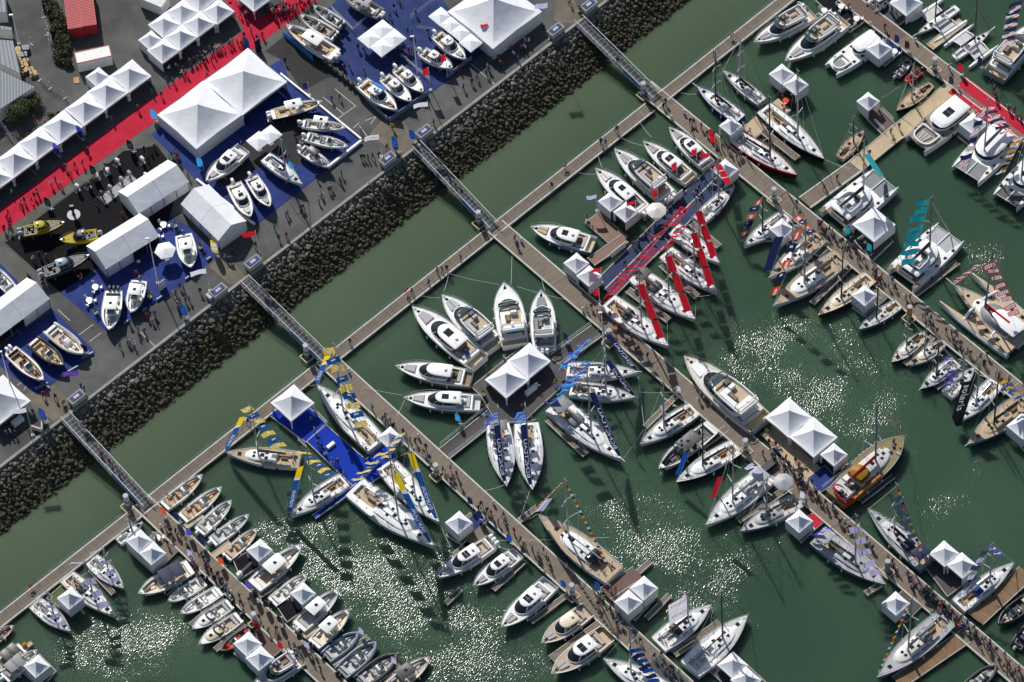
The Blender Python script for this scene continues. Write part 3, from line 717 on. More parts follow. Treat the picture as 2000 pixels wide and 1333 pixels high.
# ---- flags and banners ------------------------------------------------------
def flag_mesh(p0, p1, w, ln, mt, sag=.25, amp=.10, nu=6, nv=2, ph=None, pattern=None):
    """cloth between the hoist p0-p1 and the wind w"""
    ph = U(0, 6) if ph is None else ph; mb = MB(); h = p1 - p0; nr = w.cross(h).normalized()
    for j in range(nv + 1):
        for i in range(nu + 1):
            u, v = i / nu, j / nv
            p = p0 + h * v + w * (u * ln) + nr * (amp * u * math.sin(5.5 * u + ph + v * .8)) * min(1.0, ln) - V((0, 0, sag * u * u * ln * .6)) + h * (.08 * u * math.sin(4 * u + ph))
            mb.v.append(tuple(p))
    for j in range(nv):
        for i in range(nu):
            a = j * (nu + 1) + i; mb.f.append([a, a + 1, a + nu + 2, a + nu + 1]); mb.m.append(pattern(i, j) if pattern else 0)
    return mb.mesh('flag', mt)
def flag_line(b, label, p0, p1, n, cols, ln=1.9, ho=.62, group=None, f0=.06, f1=.94, line=True, cat='flags', amp=.12, border=None, txt=None, txm='red', name='flag_line'):
    """a halyard with flags: p0, p1 in the boat's own frame"""
    t = thing(name, label, cat, b.org, b.rz, group)
    p0, p1 = V(p0), V(p1)
    if line: MB().tube([p0, p1], .02, 3).build('halyard', 'rope', t)
    d = p1 - p0; sl = (f1 - f0) / n
    for i in range(n):
        a = p0 + d * (f0 + sl * i); e = p0 + d * (f0 + sl * (i + ho))
        c = cols[i % len(cols)]
        pat = None
        if c == 'stripe': c = ('flagyel', 'flagwhite'); pat = lambda u, v: 1 if (u + v) % 5 == 1 or (u - v) % 7 == 3 else 0
        elif c == 'bluew': c = ('flagblue', 'flagwhite'); pat = lambda u, v: 1 if u in (2, 3) and v == 1 else 0
        elif c == 'navyw': c = ('navy', 'flagwhite'); pat = lambda u, v: 1 if u in (2, 3) and v == 1 else 0
        elif c == 'orangew': c = ('orange', 'flagwhite'); pat = lambda u, v: 1 if u in (2, 3) and v >= 1 else 0
        elif c == 'redw': c = ('flagwhite', 'red'); pat = lambda u, v: 1 if (u * 2 + v) % 3 == 0 else 0
        elif c == 'neel': c = ('flagwhite', 'red'); pat = lambda u, v: 1 if v in (0, 5) or u in (0, 11) or (v in (2, 3) and u in (3, 5, 7, 9)) else 0
        big = (c == ('flagwhite', 'red') and pat and cols[0] == 'neel') or c == ('flagyel', 'flagwhite')
        wj = Matrix.Rotation(U(-.22, .22), 3, 'Z') @ b.wl + V((0, 0, U(-.15, .10)))
        me = flag_mesh(a, e, wj, ln * U(.82, 1.06), c, amp=amp * 1.5, sag=U(.1, .45), nv=6 if big else 4 if pat else 2, nu=12 if big else 6, pattern=pat)
        link('flag', me, t)
    return t
def banner(b, label, segs, wd=.95, txt=None, txm='flagwhite', t0=.05, name='forestay_banner', group=None, p0=None, p1=None, tu=(.18, .62), mirror=True):
    """long cloth laced to the forestay"""
    t = thing(name, label, 'banner', b.org, b.rz, group)
    p0 = b.bowp if p0 is None else V(p0); p1 = b.ft if p1 is None else V(p1); d = p1 - p0
    def fn(u, v, off=0.0):
        tap = min(1.0, .35 + 3.2 * u) if segs[0][0] < .1 else 1.0
        nr = b.wl.cross(d).normalized()
        if nr.z < 0: nr = -nr
        return p0 + d * u + b.wl * (v * wd * tap) + nr * (.10 * v * math.sin(9 * u) + off)
    for f0, f1, mt in segs:
        pr = txt and f0 <= min(tu) and f1 >= max(tu)
        mb = MB(); n, m = (150, 18) if pr else (max(2, int((f1 - f0) * 14)), 2); on = letter_mask(txt, len(txt) * 11, 11) if pr else ()
        for i in range(n + 1):
            for j in range(m + 1): mb.v.append(tuple(fn(f0 + (f1 - f0) * i / n, j / m)))
        for i in range(n):
            for j in range(m):
                a = i * (m + 1) + j; mb.f.append([a, a + 1, a + m + 2, a + m + 1]); k = 0
                if pr:
                    u = (f0 + (f1 - f0) * (i + .5) / n - tu[0]) / (tu[1] - tu[0]); v = ((j + .5) / m - .2) / .6; v = 1 - v if mirror else v
                    if 0 <= u < 1 and 0 <= v < 1 and (int(u * len(txt) * 11), int(v * 11)) in on: k = 1
                mb.m.append(k)
        mb.build('banner_cloth', (mt, txm) if pr else mt, t)
    return t
# ------------------------------------------------------------------ setting
def seg(p, q, z):
    a, b = at(*p, z), at(*q, z); d = b - a
    return a, d.length, math.atan2(d.y, d.x)
def mat_water():
    m = bpy.data.materials.new('water'); m.use_nodes = True; t = m.node_tree; b = t.nodes['Principled BSDF']
    L_ = t.links.new; N_ = t.nodes.new
    g = N_('ShaderNodeNewGeometry')
    n0 = N_('ShaderNodeTexNoise'); n0.inputs['Scale'].default_value = .03; n0.inputs['Detail'].default_value = 5; n0.inputs['Distortion'].default_value = .8; L_(g.outputs['Position'], n0.inputs['Vector'])
    cr = N_('ShaderNodeValToRGB'); cr.color_ramp.elements[0].position = .3; cr.color_ramp.elements[0].color = (*S(48, 75, 58), 1); cr.color_ramp.elements[1].position = .72; cr.color_ramp.elements[1].color = (*S(66, 92, 71), 1)
    L_(n0.outputs[0], cr.inputs[0])
    at_ = N_('ShaderNodeAttribute'); at_.attribute_name = 'shallow'
    mx = N_('ShaderNodeMix'); mx.data_type = 'RGBA'; mx.inputs[7].default_value = (*S(92, 107, 80), 1)
    L_(at_.outputs['Fac'], mx.inputs[0]); L_(cr.outputs[0], mx.inputs[6]); L_(mx.outputs[2], b.inputs['Base Color'])
    b.inputs['Subsurface Weight'].default_value = 1.0; b.inputs['Subsurface Radius'].default_value = (1, 1, 1); b.inputs['Subsurface Scale'].default_value = 7.0
    b.inputs['Roughness'].default_value = .14; b.inputs['IOR'].default_value = 1.33; b.inputs['Specular IOR Level'].default_value = .5
    # ripples: short wind waves, strong where the attribute says the wind touches
    mp = N_('ShaderNodeMapping'); mp.vector_type = 'TEXTURE'; mp.inputs['Rotation'].default_value = (0, 0, 1.0); mp.inputs['Scale'].default_value = (1.9, 1.0, 1); L_(g.outputs['Position'], mp.inputs['Vector'])
    n1 = N_('ShaderNodeTexNoise'); n1.inputs['Scale'].default_value = 3.9; n1.inputs['Detail'].default_value = 2.2; n1.inputs['Roughness'].default_value = .55; L_(mp.outputs[0], n1.inputs['Vector'])
    ra = N_('ShaderNodeAttribute'); ra.attribute_name = 'ruffle'
    n2 = N_('ShaderNodeTexNoise'); n2.inputs['Scale'].default_value = .16; n2.inputs['Detail'].default_value = 3; L_(g.outputs['Position'], n2.inputs['Vector'])
    mr = N_('ShaderNodeMapRange'); mr.inputs[1].default_value = .36; mr.inputs[2].default_value = .68; mr.inputs[3].default_value = .30; mr.inputs[4].default_value = 1.0; L_(n2.outputs[0], mr.inputs[0])
    mu = N_('ShaderNodeMath'); mu.operation = 'MULTIPLY'; L_(ra.outputs['Fac'], mu.inputs[0]); L_(mr.outputs[0], mu.inputs[1])
    ad = N_('ShaderNodeMath'); ad.operation = 'MULTIPLY_ADD'; ad.inputs[1].default_value = .106; ad.inputs[2].default_value = .012; L_(mu.outputs[0], ad.inputs[0])
    bp = N_('ShaderNodeBump'); bp.inputs['Strength'].default_value = 1.0; L_(ad.outputs[0], bp.inputs['Distance']); L_(n1.outputs[0], bp.inputs['Height'])
    L_(bp.outputs[0], b.inputs['Normal'])
    MATS['water'] = m
mat_water()
def mat_rock():
    m = bpy.data.materials.new('rock'); m.use_nodes = True; t = m.node_tree; b = t.nodes['Principled BSDF']; L_ = t.links.new; N_ = t.nodes.new
    g = N_('ShaderNodeNewGeometry'); sx = N_('ShaderNodeSeparateXYZ'); L_(g.outputs['Position'], sx.inputs[0])
    n = N_('ShaderNodeTexNoise'); n.inputs['Scale'].default_value = .9; n.inputs['Detail'].default_value = 4; L_(g.outputs['Position'], n.inputs['Vector'])
    a = N_('ShaderNodeMath'); a.operation = 'MULTIPLY_ADD'; a.inputs[1].default_value = 1.6; L_(n.outputs[0], a.inputs[0]); L_(sx.outputs[2], a.inputs[2])
    cr = N_('ShaderNodeMapRange'); cr.inputs[1].default_value = 3.1; cr.inputs[2].default_value = 4.3; L_(a.outputs[0], cr.inputs[0])
    c1 = N_('ShaderNodeValToRGB'); c1.color_ramp.elements[0].color = (.055, .05, .04, 1); c1.color_ramp.elements[1].color = (.25, .235, .20, 1); c1.color_ramp.elements[0].position = .25; c1.color_ramp.elements[1].position = .75
    n3 = N_('ShaderNodeTexNoise'); n3.inputs['Scale'].default_value = .75; n3.inputs['Detail'].default_value = 1; L_(g.outputs['Position'], n3.inputs['Vector']); L_(n3.outputs[0], c1.inputs[0])
    c2 = N_('ShaderNodeValToRGB'); c2.color_ramp.elements[0].color = (.028, .025, .013, 1); c2.color_ramp.elements[1].color = (.080, .071, .034, 1); c2.color_ramp.elements[0].position = .3; c2.color_ramp.elements[1].position = .7
    n4 = N_('ShaderNodeTexNoise'); n4.inputs['Scale'].default_value = 2.2; n4.inputs['Detail'].default_value = 5; L_(g.outputs['Position'], n4.inputs['Vector']); L_(n4.outputs[0], c2.inputs[0])
    mx = N_('ShaderNodeMix'); mx.data_type = 'RGBA'; L_(cr.outputs[0], mx.inputs[0]); L_(c2.outputs[0], mx.inputs[6]); L_(c1.outputs[0], mx.inputs[7]); L_(mx.outputs[2], b.inputs['Base Color'])
    b.inputs['Roughness'].default_value = .8
    n5 = N_('ShaderNodeTexNoise'); n5.inputs['Scale'].default_value = 6; n5.inputs['Detail'].default_value = 4; L_(g.outputs['Position'], n5.inputs['Vector'])
    bp = N_('ShaderNodeBump'); bp.inputs['Distance'].default_value = .06; L_(n5.outputs[0], bp.inputs['Height']); L_(bp.outputs[0], b.inputs['Normal'])
    MATS['rock'] = m
mat_rock()
E0, E1 = at(0, 915, QZ), at(1190, 0, QZ)
W0, W1 = at(0, 1034, 0), at(1335, 0, 0)
ed = (E1 - E0).normalized(); en = V((ed.y, -ed.x, 0))      # along the quay, out to the water
EA, EB = E0 - ed * 300, E1 + ed * 300
RUN = (W0 - E0).dot(en) * .5 + (W1 - E1).dot(en) * .5
def water():
    RF = [(250, 1260, 130, 55, 1.), (640, 1070, 110, 70, .8), (760, 1130, 150, 80, 1.), (850, 1200, 150, 70, .95), (900, 1290, 120, 60, 1.), (560, 1050, 80, 50, .7), (780, 1010, 60, 40, .55),
          (1130, 890, 90, 60, .45), (1240, 1000, 110, 80, .7), (1300, 1080, 160, 60, 1.), (1400, 1100, 110, 90, .9), (1560, 1180, 60, 80, .35), (1540, 650, 130, 50, 1.), (1600, 760, 160, 80, 1.), (1480, 700, 80, 60, .9), (1680, 800, 110, 60, .9), (1660, 650, 60, 40, .7), (1800, 880, 110, 60, .5), (1850, 1000, 120, 90, .75), (1930, 930, 80, 80, .6), (1900, 510, 90, 60, .8), (1990, 560, 60, 60, .8), (1950, 20, 70, 30, .5), (1800, 450, 40, 30, .2),
          (1290, 110, 60, 60, .30), (1180, 180, 60, 30, .4), (1330, 20, 60, 30, .45), (1130, 190, 40, 20, .5), (640, 1000, 50, 30, .45), (1000, 1300, 90, 40, .9), (1340, 1170, 90, 50, .8), (1450, 1230, 70, 70, .5), (1540, 1060, 40, 60, .5), (20, 1020, 50, 12, .25), (1480, 1330, 100, 40, .35), (1940, 640, 80, 80, .5)]
    ce = [(at(x, y, 0), rx / 12.1, ry / 10.0, s) for x, y, rx, ry, s in RF]
    g = [-900, -500, -300, -200, -150] + [-125 + 2.0 * i for i in range(126)] + [150, 200, 300, 500, 900]
    n = len(g); vs = []; rf = []; sh = []
    for y in g:
        for x in g:
            vs.append((x, y, 0)); r = 0.0
            for c, a, b_, s in ce:
                d2 = ((x - c.x) / a) ** 2 + ((y - c.y) / b_) ** 2
                if d2 < 6: r = max(r, s * math.exp(-d2 * .8))
            rf.append(max(0.0, (r - .10) / .90))
            dist = (V((x, y, 0)) - E0).dot(en) - RUN
            sh.append(max(0.0, min(1.0, 1 - dist / 22)) * .75)
    fs = [(j * n + i, j * n + i + 1, (j + 1) * n + i + 1, (j + 1) * n + i) for j in range(n - 1) for i in range(n - 1)]
    me = bpy.data.meshes.new('water'); me.from_pydata(vs, [], fs); me.materials.append(MATS['water'])
    for nm, d in (('ruffle', rf), ('shallow', sh)):
        a = me.attributes.new(nm, 'FLOAT', 'POINT'); a.data.foreach_set('value', d)
    prop(link('water', me), kind='structure')
water()
def quay():
    far = -en * 600
    pts = [(p.x, p.y) for p in (EA, EB, EB + far, EA + far)]
    prop(MB().ext(pts, -1.0, QZ).build('quay', 'asphalt', smooth=0), kind='structure')
    k = MB(); a, b = EA, EB
    def strip(o0, o1, z0, z1): return MB().ext([((a + en * o0).x, (a + en * o0).y), ((b + en * o0).x, (b + en * o0).y), ((b + en * o1).x, (b + en * o1).y), ((a + en * o1).x, (a + en * o1).y)], z0, z1, 0, .03)
    prop(strip(-.45, .06, QZ - .6, QZ + .12).build('quay_kerb', 'kerb'), kind='structure')
    emb = prop(bpy.data.objects.new('rock_embankment', None), kind='structure'); C.objects.link(emb)
    mb = MB(); A, B_ = EA + en * .06, EB + en * .06
    q = [A - V((0, 0, .42)), B_ - V((0, 0, .42)), B_ + en * (RUN + 1.5) - V((0, 0, QZ + .52)), A + en * (RUN + 1.5) - V((0, 0, QZ + .52))]
    mb.add(q, [(0, 3, 2, 1)]); mb.build('slope', 'rock', emb)
    # rocks: 12 shapes, each rock its own size and turn
    import bmesh
    shapes = []
    for k in range(12):
        bm = bmesh.new(); bmesh.ops.create_icosphere(bm, subdivisions=1, radius=1.0)
        sd = V((k * 3.1, k * 1.7, k * 5.3))
        for v in bm.verts: v.co *= 1 + .42 * noise.noise(v.co * 1.1 + sd)
        me = bpy.data.meshes.new('rock'); bm.to_mesh(me); bm.free(); me.materials.append(MATS['rock']); shapes.append(me)
    Lq = (E1 - E0).length + 24; rocks = []
    x = -12.0
    while x < Lq:
        v = .15
        while v < RUN + .7:
            top = v < RUN * .42
            s = random.choice((U(.26, .4), U(.3, .48), U(.36, .62)))
            xx = x + U(-.4, .4); vv = v + U(-.25, .25)
            p = E0 + ed * xx + en * (vv + .25); p.z = QZ - .5 - (QZ + .1) * max(0, vv) / (RUN + 1.5) + U(-.05, .2)
            rocks.append((p, s, v)); v += .55 if top else .57
        x += .64
    rs = random.Random(3); first = [r for r in rocks if r[2] < RUN * .5]; rs.shuffle(first); first = first[:298]; ids = set(map(id, first))
    vs, fs = [], []
    base = [([v.co.copy() for v in m.vertices], [tuple(p.vertices) for p in m.polygons]) for m in shapes]
    for r in rocks:
        p, s, v = r; k = rs.randrange(12); e = (rs.uniform(0, 6.3), rs.uniform(0, 6.3), rs.uniform(0, 6.3)); sc = (s * rs.uniform(.85, 1.3), s * rs.uniform(.75, 1.1), s * rs.uniform(.6, .85))
        if id(r) in ids: link('rock', shapes[k], emb, p, e, (sc[0] * 1.12, sc[1] * 1.12, sc[2] * 1.12))
        else:
            from mathutils import Euler
            mt = Euler(e).to_matrix(); o = len(vs)
            for c in base[k][0]: vs.append(tuple(mt @ V((c.x * sc[0], c.y * sc[1], c.z * sc[2])) + p))
            for f in base[k][1]: fs.append([i + o for i in f])
    me = bpy.data.meshes.new('rock_mass'); me.from_pydata(vs, [], fs); me.materials.append(MATS['rock'])
    prop(link('rock_mass', me, emb), kind='stuff')
quay()
def sheet(name, pts, mt, z, kind='structure', h=.0):
    """flat covering laid on the ground at these places of the plan"""
    P = [at(x, y, z) for x, y in pts]
    q = [(p.x, p.y) for p in P]
    o = MB().ext(q, z - .004 if not h else z - h, z).build(name, mt, smooth=0)
    return prop(o, kind=kind)
def pontoon(p, q, w, mt='wood', z=DZ, name='pontoon', kerb=.24, kerbm='concrete', floats=True, ext0=0, ext1=0):
    a, L, rz = seg(p, q, z)
    a = a - V((math.cos(rz), math.sin(rz), 0)) * ext0; L += ext0 + ext1
    r = prop(bpy.data.objects.new(name, None), kind='structure'); C.objects.link(r); r.location = (a.x, a.y, 0); r.rotation_euler = (0, 0, rz)
    MB().box(0, L, -w / 2, w / 2, z - .22, z).build('deck', mt, r)
    if kerb:
        for sg in (1, -1):
            y0, y1 = sg * (w / 2 - kerb), sg * (w / 2 + .03)
            MB().box(-.02, L + .02, min(y0, y1), max(y0, y1), z - .25, z + .07, 0, .02).build('kerb', kerbm, r)
    if floats:
        n = max(1, int(L / 6)); me = cached(('float', round(w, 1)), lambda: MB().box(-1.4, 1.4, -w * .46, w * .46, -.3, z - .23).mesh('float', 'concrete'))
        for i in range(n): link('float', me, r, ((i + .5) * L / n, 0, 0))
    return r
def platform(name, pts, mt, z=DZ, edge='concrete'):
    P = [at(x, y, z) for x, y in pts]; c = sum(P, V((0, 0, 0))) / len(P)
    r = prop(bpy.data.objects.new(name, None), kind='structure'); C.objects.link(r); r.location = (c.x, c.y, 0); r.rotation_euler = (0, 0, CROSS)
    R_ = Matrix.Rotation(-CROSS, 3, 'Z'); q = [R_ @ (p - c) for p in P]; q = [(v.x, v.y) for v in q]
    MB().ext(q, z - .5, z - .06).build('base', edge, r); 
    a = sum(p[0] * s[1] - s[0] * p[1] for p, s in zip(q, q[1:] + q[:1]))
    if a < 0: q = q[::-1]
    MB().ext(inset(q, .12), z - .07, z).build('deck', mt, r)
    return r
# ------------------------------------------------------------------ tents
def pagoda(label, px, py, size, z=DZ, walls=(), rz=CROSS, group=None, eave=2.35, peak=None, valance=None, panel='tentwall', trims=()):
    pk = peak or (.30 * size + .45); c = at(px, py, z + eave + pk)
    t = thing('pagoda_tent', label, 'tent', (c.x, c.y, z), rz, group); h = size / 2
    def roof():
        mb = MB(); rings = []
        for s in (1.0, .93, .84, .72, .58, .44, .31, .2, .12, .06, .02):
            zz = eave + pk * (1 - s) ** 1.38; r = h * s; sag = .035 * r * s; rings.append([(x * r * (1 - (sag / r if (x == 0 or y == 0) else 0)), y * r * (1 - (sag / r if (x == 0 or y == 0) else 0)), zz - (.05 if (x == 0 or y == 0) and s > .5 else 0)) for x, y in ((-1, -1), (0, -1), (1, -1), (1, 0), (1, 1), (0, 1), (-1, 1), (-1, 0))])
        mb.loft(rings, cap1=True); return mb.mesh('roof', 'tent', 28)
    link('roof', cached(('pr', size, eave, pk), roof), t)
    def val(): return MB().loft([[(x * h, y * h, zz) for x, y in ((-1, -1), (1, -1), (1, 1), (-1, 1))] for zz in (eave - .32, eave + .015)]).mesh('valance', valance or 'valance')
    link('valance', cached(('pv', size, eave, valance), val), t)
    leg = cached(('pl', eave), lambda: MB().box(-.05, .05, -.05, .05, 0, eave).mesh('leg', 'white'))
    for x in (-1, 1):
        for y in (-1, 1): link('leg', leg, t, (x * (h - .06), y * (h - .06), 0))
    drape = cached(('pd', eave), lambda: MB().loft([[(.16 * math.cos(a * 1.05), .16 * math.sin(a * 1.05), 0) for a in range(6)], [(.09 * math.cos(a * 1.05), .09 * math.sin(a * 1.05), 1.0) for a in range(6)], [(.30 * math.cos(a * 1.05), .30 * math.sin(a * 1.05), eave - .25) for a in range(6)]]).mesh('curtain', 'tent'))
    wl = cached(('pw', size, eave, panel), lambda: MB().box(-h + .03, h - .03, -.02, .02, .03, eave - .05).mesh('side_wall', panel))
    for sd in range(4):
        ang = (0, math.pi / 2, math.pi, -math.pi / 2)[sd]       # 0 up-right, 1 up-left, 2 down-left, 3 down-right
        if sd in walls: link('side_wall', wl, t, (math.cos(ang) * (h - .03), math.sin(ang) * (h - .03), 0), (0, 0, ang + math.pi / 2))
    for x, y, sides in ((1, 1, (0, 1)), (-1, 1, (1, 2)), (-1, -1, (2, 3)), (1, -1, (3, 0))):
        if not any(s in walls for s in sides): link('curtain', drape, t, (x * (h - .2), y * (h - .2), 0))
    link('finial', cached('fin', lambda: MB().cyl(0, 0, -.1, .12, .07, .03, 6).mesh('finial', 'lgrey')), t, (0, 0, eave + pk))
    return t
def gable_tent(label, p, q, width, z=QZ, eave=2.7, ridge=4.3, bays=2, open_side=None, endcol='tentwall', group=None):
    """ridge from p to q on the plan, seen at the ridge"""
    a, L, rz = seg(p, q, z + ridge); t = thing('marquee', label, 'tent', (a.x, a.y, z), rz, group); h = width / 2
    for i in range(bays):
        x0, x1 = L * i / bays, L * (i + 1) / bays
        for sg in (1, -1):
            n = 5; rr = []
            for k in range(n):
                u = k / (n - 1); x = x0 + .02 + (x1 - x0 - .04) * u; sg_ = .06 * math.sin(math.pi * u)
                rr.append([(x, sg * (h + .12), eave - .06), (x, sg * h, eave + .02), (x, sg * h * .5, eave + (ridge - eave) * .52 - sg_), (x, 0, ridge)])
            if sg > 0: rr = [r[::-1] for r in rr]
            MB().loft(rr, closed=False).build('roof_panel', 'tent', t, 25)
        for sg in (1, -1):
            m = 2
            for j in range(m):
                xa, xb = x0 + (x1 - x0) * j / m, x0 + (x1 - x0) * (j + 1) / m
                if open_side == (sg, i): 
                    MB().box(xa + .04, xb - .04, sg * (h - .04) - .02, sg * (h - .04) + .02, .9, eave - .3).box(xa + .04, xb - .04, sg * (h - .02) - .02, sg * (h - .02) + .02, 1.5, 1.62).build('window', 'glass', t)
                else: MB().box(xa + .03, xb - .03, sg * (h - .04) - .02, sg * (h - .04) + .02, .03, eave - .03).build('side_wall', 'tentwall', t)
        MB().box(x1 - .07, x1 + .07, -h - .06, h + .06, eave - .3, eave - .05).build('frame_beam', 'gutter', t) if i < bays - 1 else None
    for x, sg in ((0.02, -1), (L - .02, 1)):
        q_ = [(x, -h + .03, .03), (x, h - .03, .03), (x, h - .03, eave), (x, 0, ridge - .06), (x, -h + .03, eave)]
        MB().add(q_, [(0, 1, 2, 3, 4) if sg > 0 else (4, 3, 2, 1, 0)]).build('end_wall', endcol if sg > 0 else 'tentwall', t, 0)
    leg = cached(('gl', eave), lambda: MB().box(-.06, .06, -.06, .06, 0, eave).mesh('post', 'alu'))
    for i in range(bays * 2 + 1):
        for sg in (1, -1): link('post', leg, t, (min(max(L * i / bays / 2, .08), L - .08), sg * (h + .03), 0))
    return t
# ------------------------------------------------------------------ props
def umbrella(label, px, py, size, z=QZ, h=2.6, mt='tent', rz=CROSS, n=4, group=None):
    c = at(px, py, z + h + .5); t = thing('parasol', label, 'parasol', (c.x, c.y, z), rz, group)
    def mk():
        mb = MB(); r = size / 2 * (1.414 if n == 4 else 1.05); a0 = math.pi / n
        for k in range(n):
            a, b = a0 + 6.2832 * k / n, a0 + 6.2832 * (k + 1) / n
            p = [V((r * math.cos(x), r * math.sin(x), h)) for x in (a, b)]; ap = V((0, 0, h + .5)); m = (p[0] + p[1]) / 2 + V((0, 0, .03))
            mb.add([ap, p[0], m, p[1]], [(0, 1, 2), (0, 2, 3)])
            mb.add([p[0], p[1], p[1] - V((0, 0, .16)), p[0] - V((0, 0, .16))], [(0, 1, 2, 3)])
        return mb.mesh('canopy', mt, 0)
    link('canopy', cached(('um', size, mt, n, h), mk), t)
    link('pole', cached(('up', h), lambda: MB().cyl(0, 0, 0, h + .55, .05, .04, 6).mesh('pole', 'alu')), t)
    link('base', cached('ub', lambda: MB().box(-.35, .35, -.35, .35, 0, .12, 0, .03).mesh('base', 'mgrey')), t)
    rb = cached(('ur', size, n, h), lambda: (lambda mb: [mb.tube([(0, 0, h + .3), (size / 2 * (1.35 if n == 4 else 1) * math.cos(math.pi / n + 6.2832 * k / n), size / 2 * (1.35 if n == 4 else 1) * math.sin(math.pi / n + 6.2832 * k / n), h - .02)], .025, 3) for k in range(n)] and mb)(MB()).mesh('rib', 'alu'))
    link('rib', rb, t); return t
def flagpole(label, base, z, h, mt, ln=2.2, ho=1.2, txt=None, txm='purple', pole='white', group=None, pat=None, lamp=False):
    c = at(*base, z); t = thing('flagpole', label, 'flag', (c.x, c.y, z), 0, group)
    MB().tube([(0, 0, 0), (0, 0, h)], .07, 6, r1=.045).build('pole', pole, t); MB().box(-.25, .25, -.25, .25, 0, .08).build('base_plate', 'lgrey', t)
    p0, p1 = V((0, 0, h - ho - .1)), V((0, 0, h - .1)); ph = U(0, 6)
    # the cloth streams out and is seen from above, so its lower edge blows up
    w = WIND
    dn = V((0, -.45, -.89)) * ho; p0 = p1 + V((0, 0, -ho))
    me = flag_mesh(p1 + dn * .0 - V((0, 0, ho)), p1, w, ln, mt, sag=.05, amp=.16, nu=8, nv=3 if not pat else 4, ph=ph, pattern=pat)
    fo = link('flag', me, t)
    if txt:
        def fn(u, v):
            uu = .12 + .76 * (1 - u); vv = .3 + .42 * v
            h_ = V((0, 0, ho)); nr = w.cross(h_).normalized()
            return p0 + h_ * vv + w * (uu * ln) + nr * (.16 * uu * math.sin(5.5 * uu + ph + vv * .8)) - V((0, 0, .05 * uu * uu * ln * .6)) + h_ * (.08 * uu * math.sin(4 * uu + ph)) + V((0, -.05, .03))
        lettering(txt, fn, txm, fo)
    return t
def feather(label, base, z, h, mt, w=.85, txt=None, txm='flagwhite', side=-1, group=None, tip=None, txh=.34):
    """upright blade banner on a bent pole"""
    c = at(*base, z); t = thing('feather_banner', label, 'banner', (c.x, c.y, z), U(-.35, .1), group)
    MB().tube([(0, 0, 0), (0, 0, h * .6), (side * w * .15, 0, h * .85), (side * w * .7, 0, h)], .035, 4).build('pole', 'lgrey', t)
    MB().box(-.4, .4, -.05, .05, 0, .05).box(-.05, .05, -.4, .4, .052, .1).build('foot', 'lgrey', t)
    n = 9
    def edge(u): return 0 if u < .6 else (u - .6) / .4 * .7
    def fn(u, v, off=0):
        x0 = side * w * (edge(u) ** 1.6); x1 = side * w * min(1.0, 1.0 - max(0, .12 - u) * 2)
        return V((x0 + (x1 - x0) * v, .10 * math.sin(5 * u + 2 * v) * v - off, .55 + (h - .55) * u))
    mb = MB()
    for i in range(n + 1):
        for j in range(3): mb.v.append(tuple(fn(i / n, j / 2)))
    for i in range(n):
        for j in range(2): a = i * 3 + j; mb.f.append([a, a + 1, a + 4, a + 3]); mb.m.append(0 if not tip else (1 if tip[1](i) else 0))
    mb.build('banner_cloth', (mt, tip[0]) if tip else mt, t)
    if txt: lettering(txt, lambda u, v: fn(.18 + .55 * u, .2 + .6 * (1 - v) if side < 0 else .2 + .6 * v, .04), txm, t)
    return t
def lamp_post(label, base, top, z=QZ, two=False):
    c = at(*base, z); 
    # height from the top's place on the plan
    h = (base[1] - top[1]) / 6.75
    t = thing('lamp_post', label, 'lamp', (c.x, c.y, z)); MB().tube([(0, 0, 0), (0, 0, h)], .12, 8, r1=.07).build('pole', 'white', t)
    MB().box(-.25, .25, -.25, .25, 0, .12).build('base', 'lgrey', t)
    MB().box(-.55, .15, -.16, .16, h - .02, h + .16, 0, .05).build('lamp_head', 'white', t); return t
def piling(label, base, mt='white', h=3.3, txt=None, cap='white', group=None):
    c = at(*base, DZ); t = thing('mooring_pile', label, 'pile', (c.x, c.y, 0), 0, group)
    MB().cyl(0, 0, -1, DZ + .9, .42, .42, 12).build('pile', 'mgrey', t); MB().cyl(0, 0, DZ + .9, DZ + h, .44, .44, 12).build('sleeve', mt, t); MB().cyl(0, 0, DZ + h, DZ + h + .05, .46, .40, 12).build('cap', 'lgrey', t); MB().cyl(0, 0, DZ + h * .45, DZ + h * .6, .452, .452, 12).build('printed_band', 'steelblue', t)
    fr = MB()
    for x0, x1, y0, y1 in ((-.9, .9, -.95, -.75), (-.9, .9, .75, .95), (-.95, -.75, -.74, .74), (.75, .95, -.74, .74)): fr.box(x0, x1, y0, y1, DZ - .2, DZ + .1)
    o = fr.build('guide_frame', 'sand', t); o.rotation_euler = (0, 0, CROSS)
    if txt:
        def fn(u, v):
            a = -math.pi / 2 + (v - .5) * 1.5; return V((.47 * math.cos(a), .47 * math.sin(a), DZ + 1.1 + (h - 1.4) * u))
        lettering(txt, fn, 'black' if mt == 'white' else 'flagwhite', t)
    return t
def utility_box(label, px, py, z=QZ, lid='blue', rz=CROSS):
    c = at(px, py, z + 1.3); t = thing('service_cabinet', label, 'cabinet', (c.x, c.y, z), rz)
    MB().box(-1.35, 1.35, -.7, .7, 0, 1.1, 0, .02).build('body', 'concrete', t); MB().box(-1.45, 1.45, -.8, .8, 1.1, 1.22, 0, .03).build('rim', 'kerb', t); MB().box(-1.1, 1.1, -.5, .5, 1.22, 1.3, 0, .02).build('lid', lid, t)
    MB().box(-.5, .5, -.25, .25, 1.301, 1.31).build('notice', 'flagwhite', t); return t
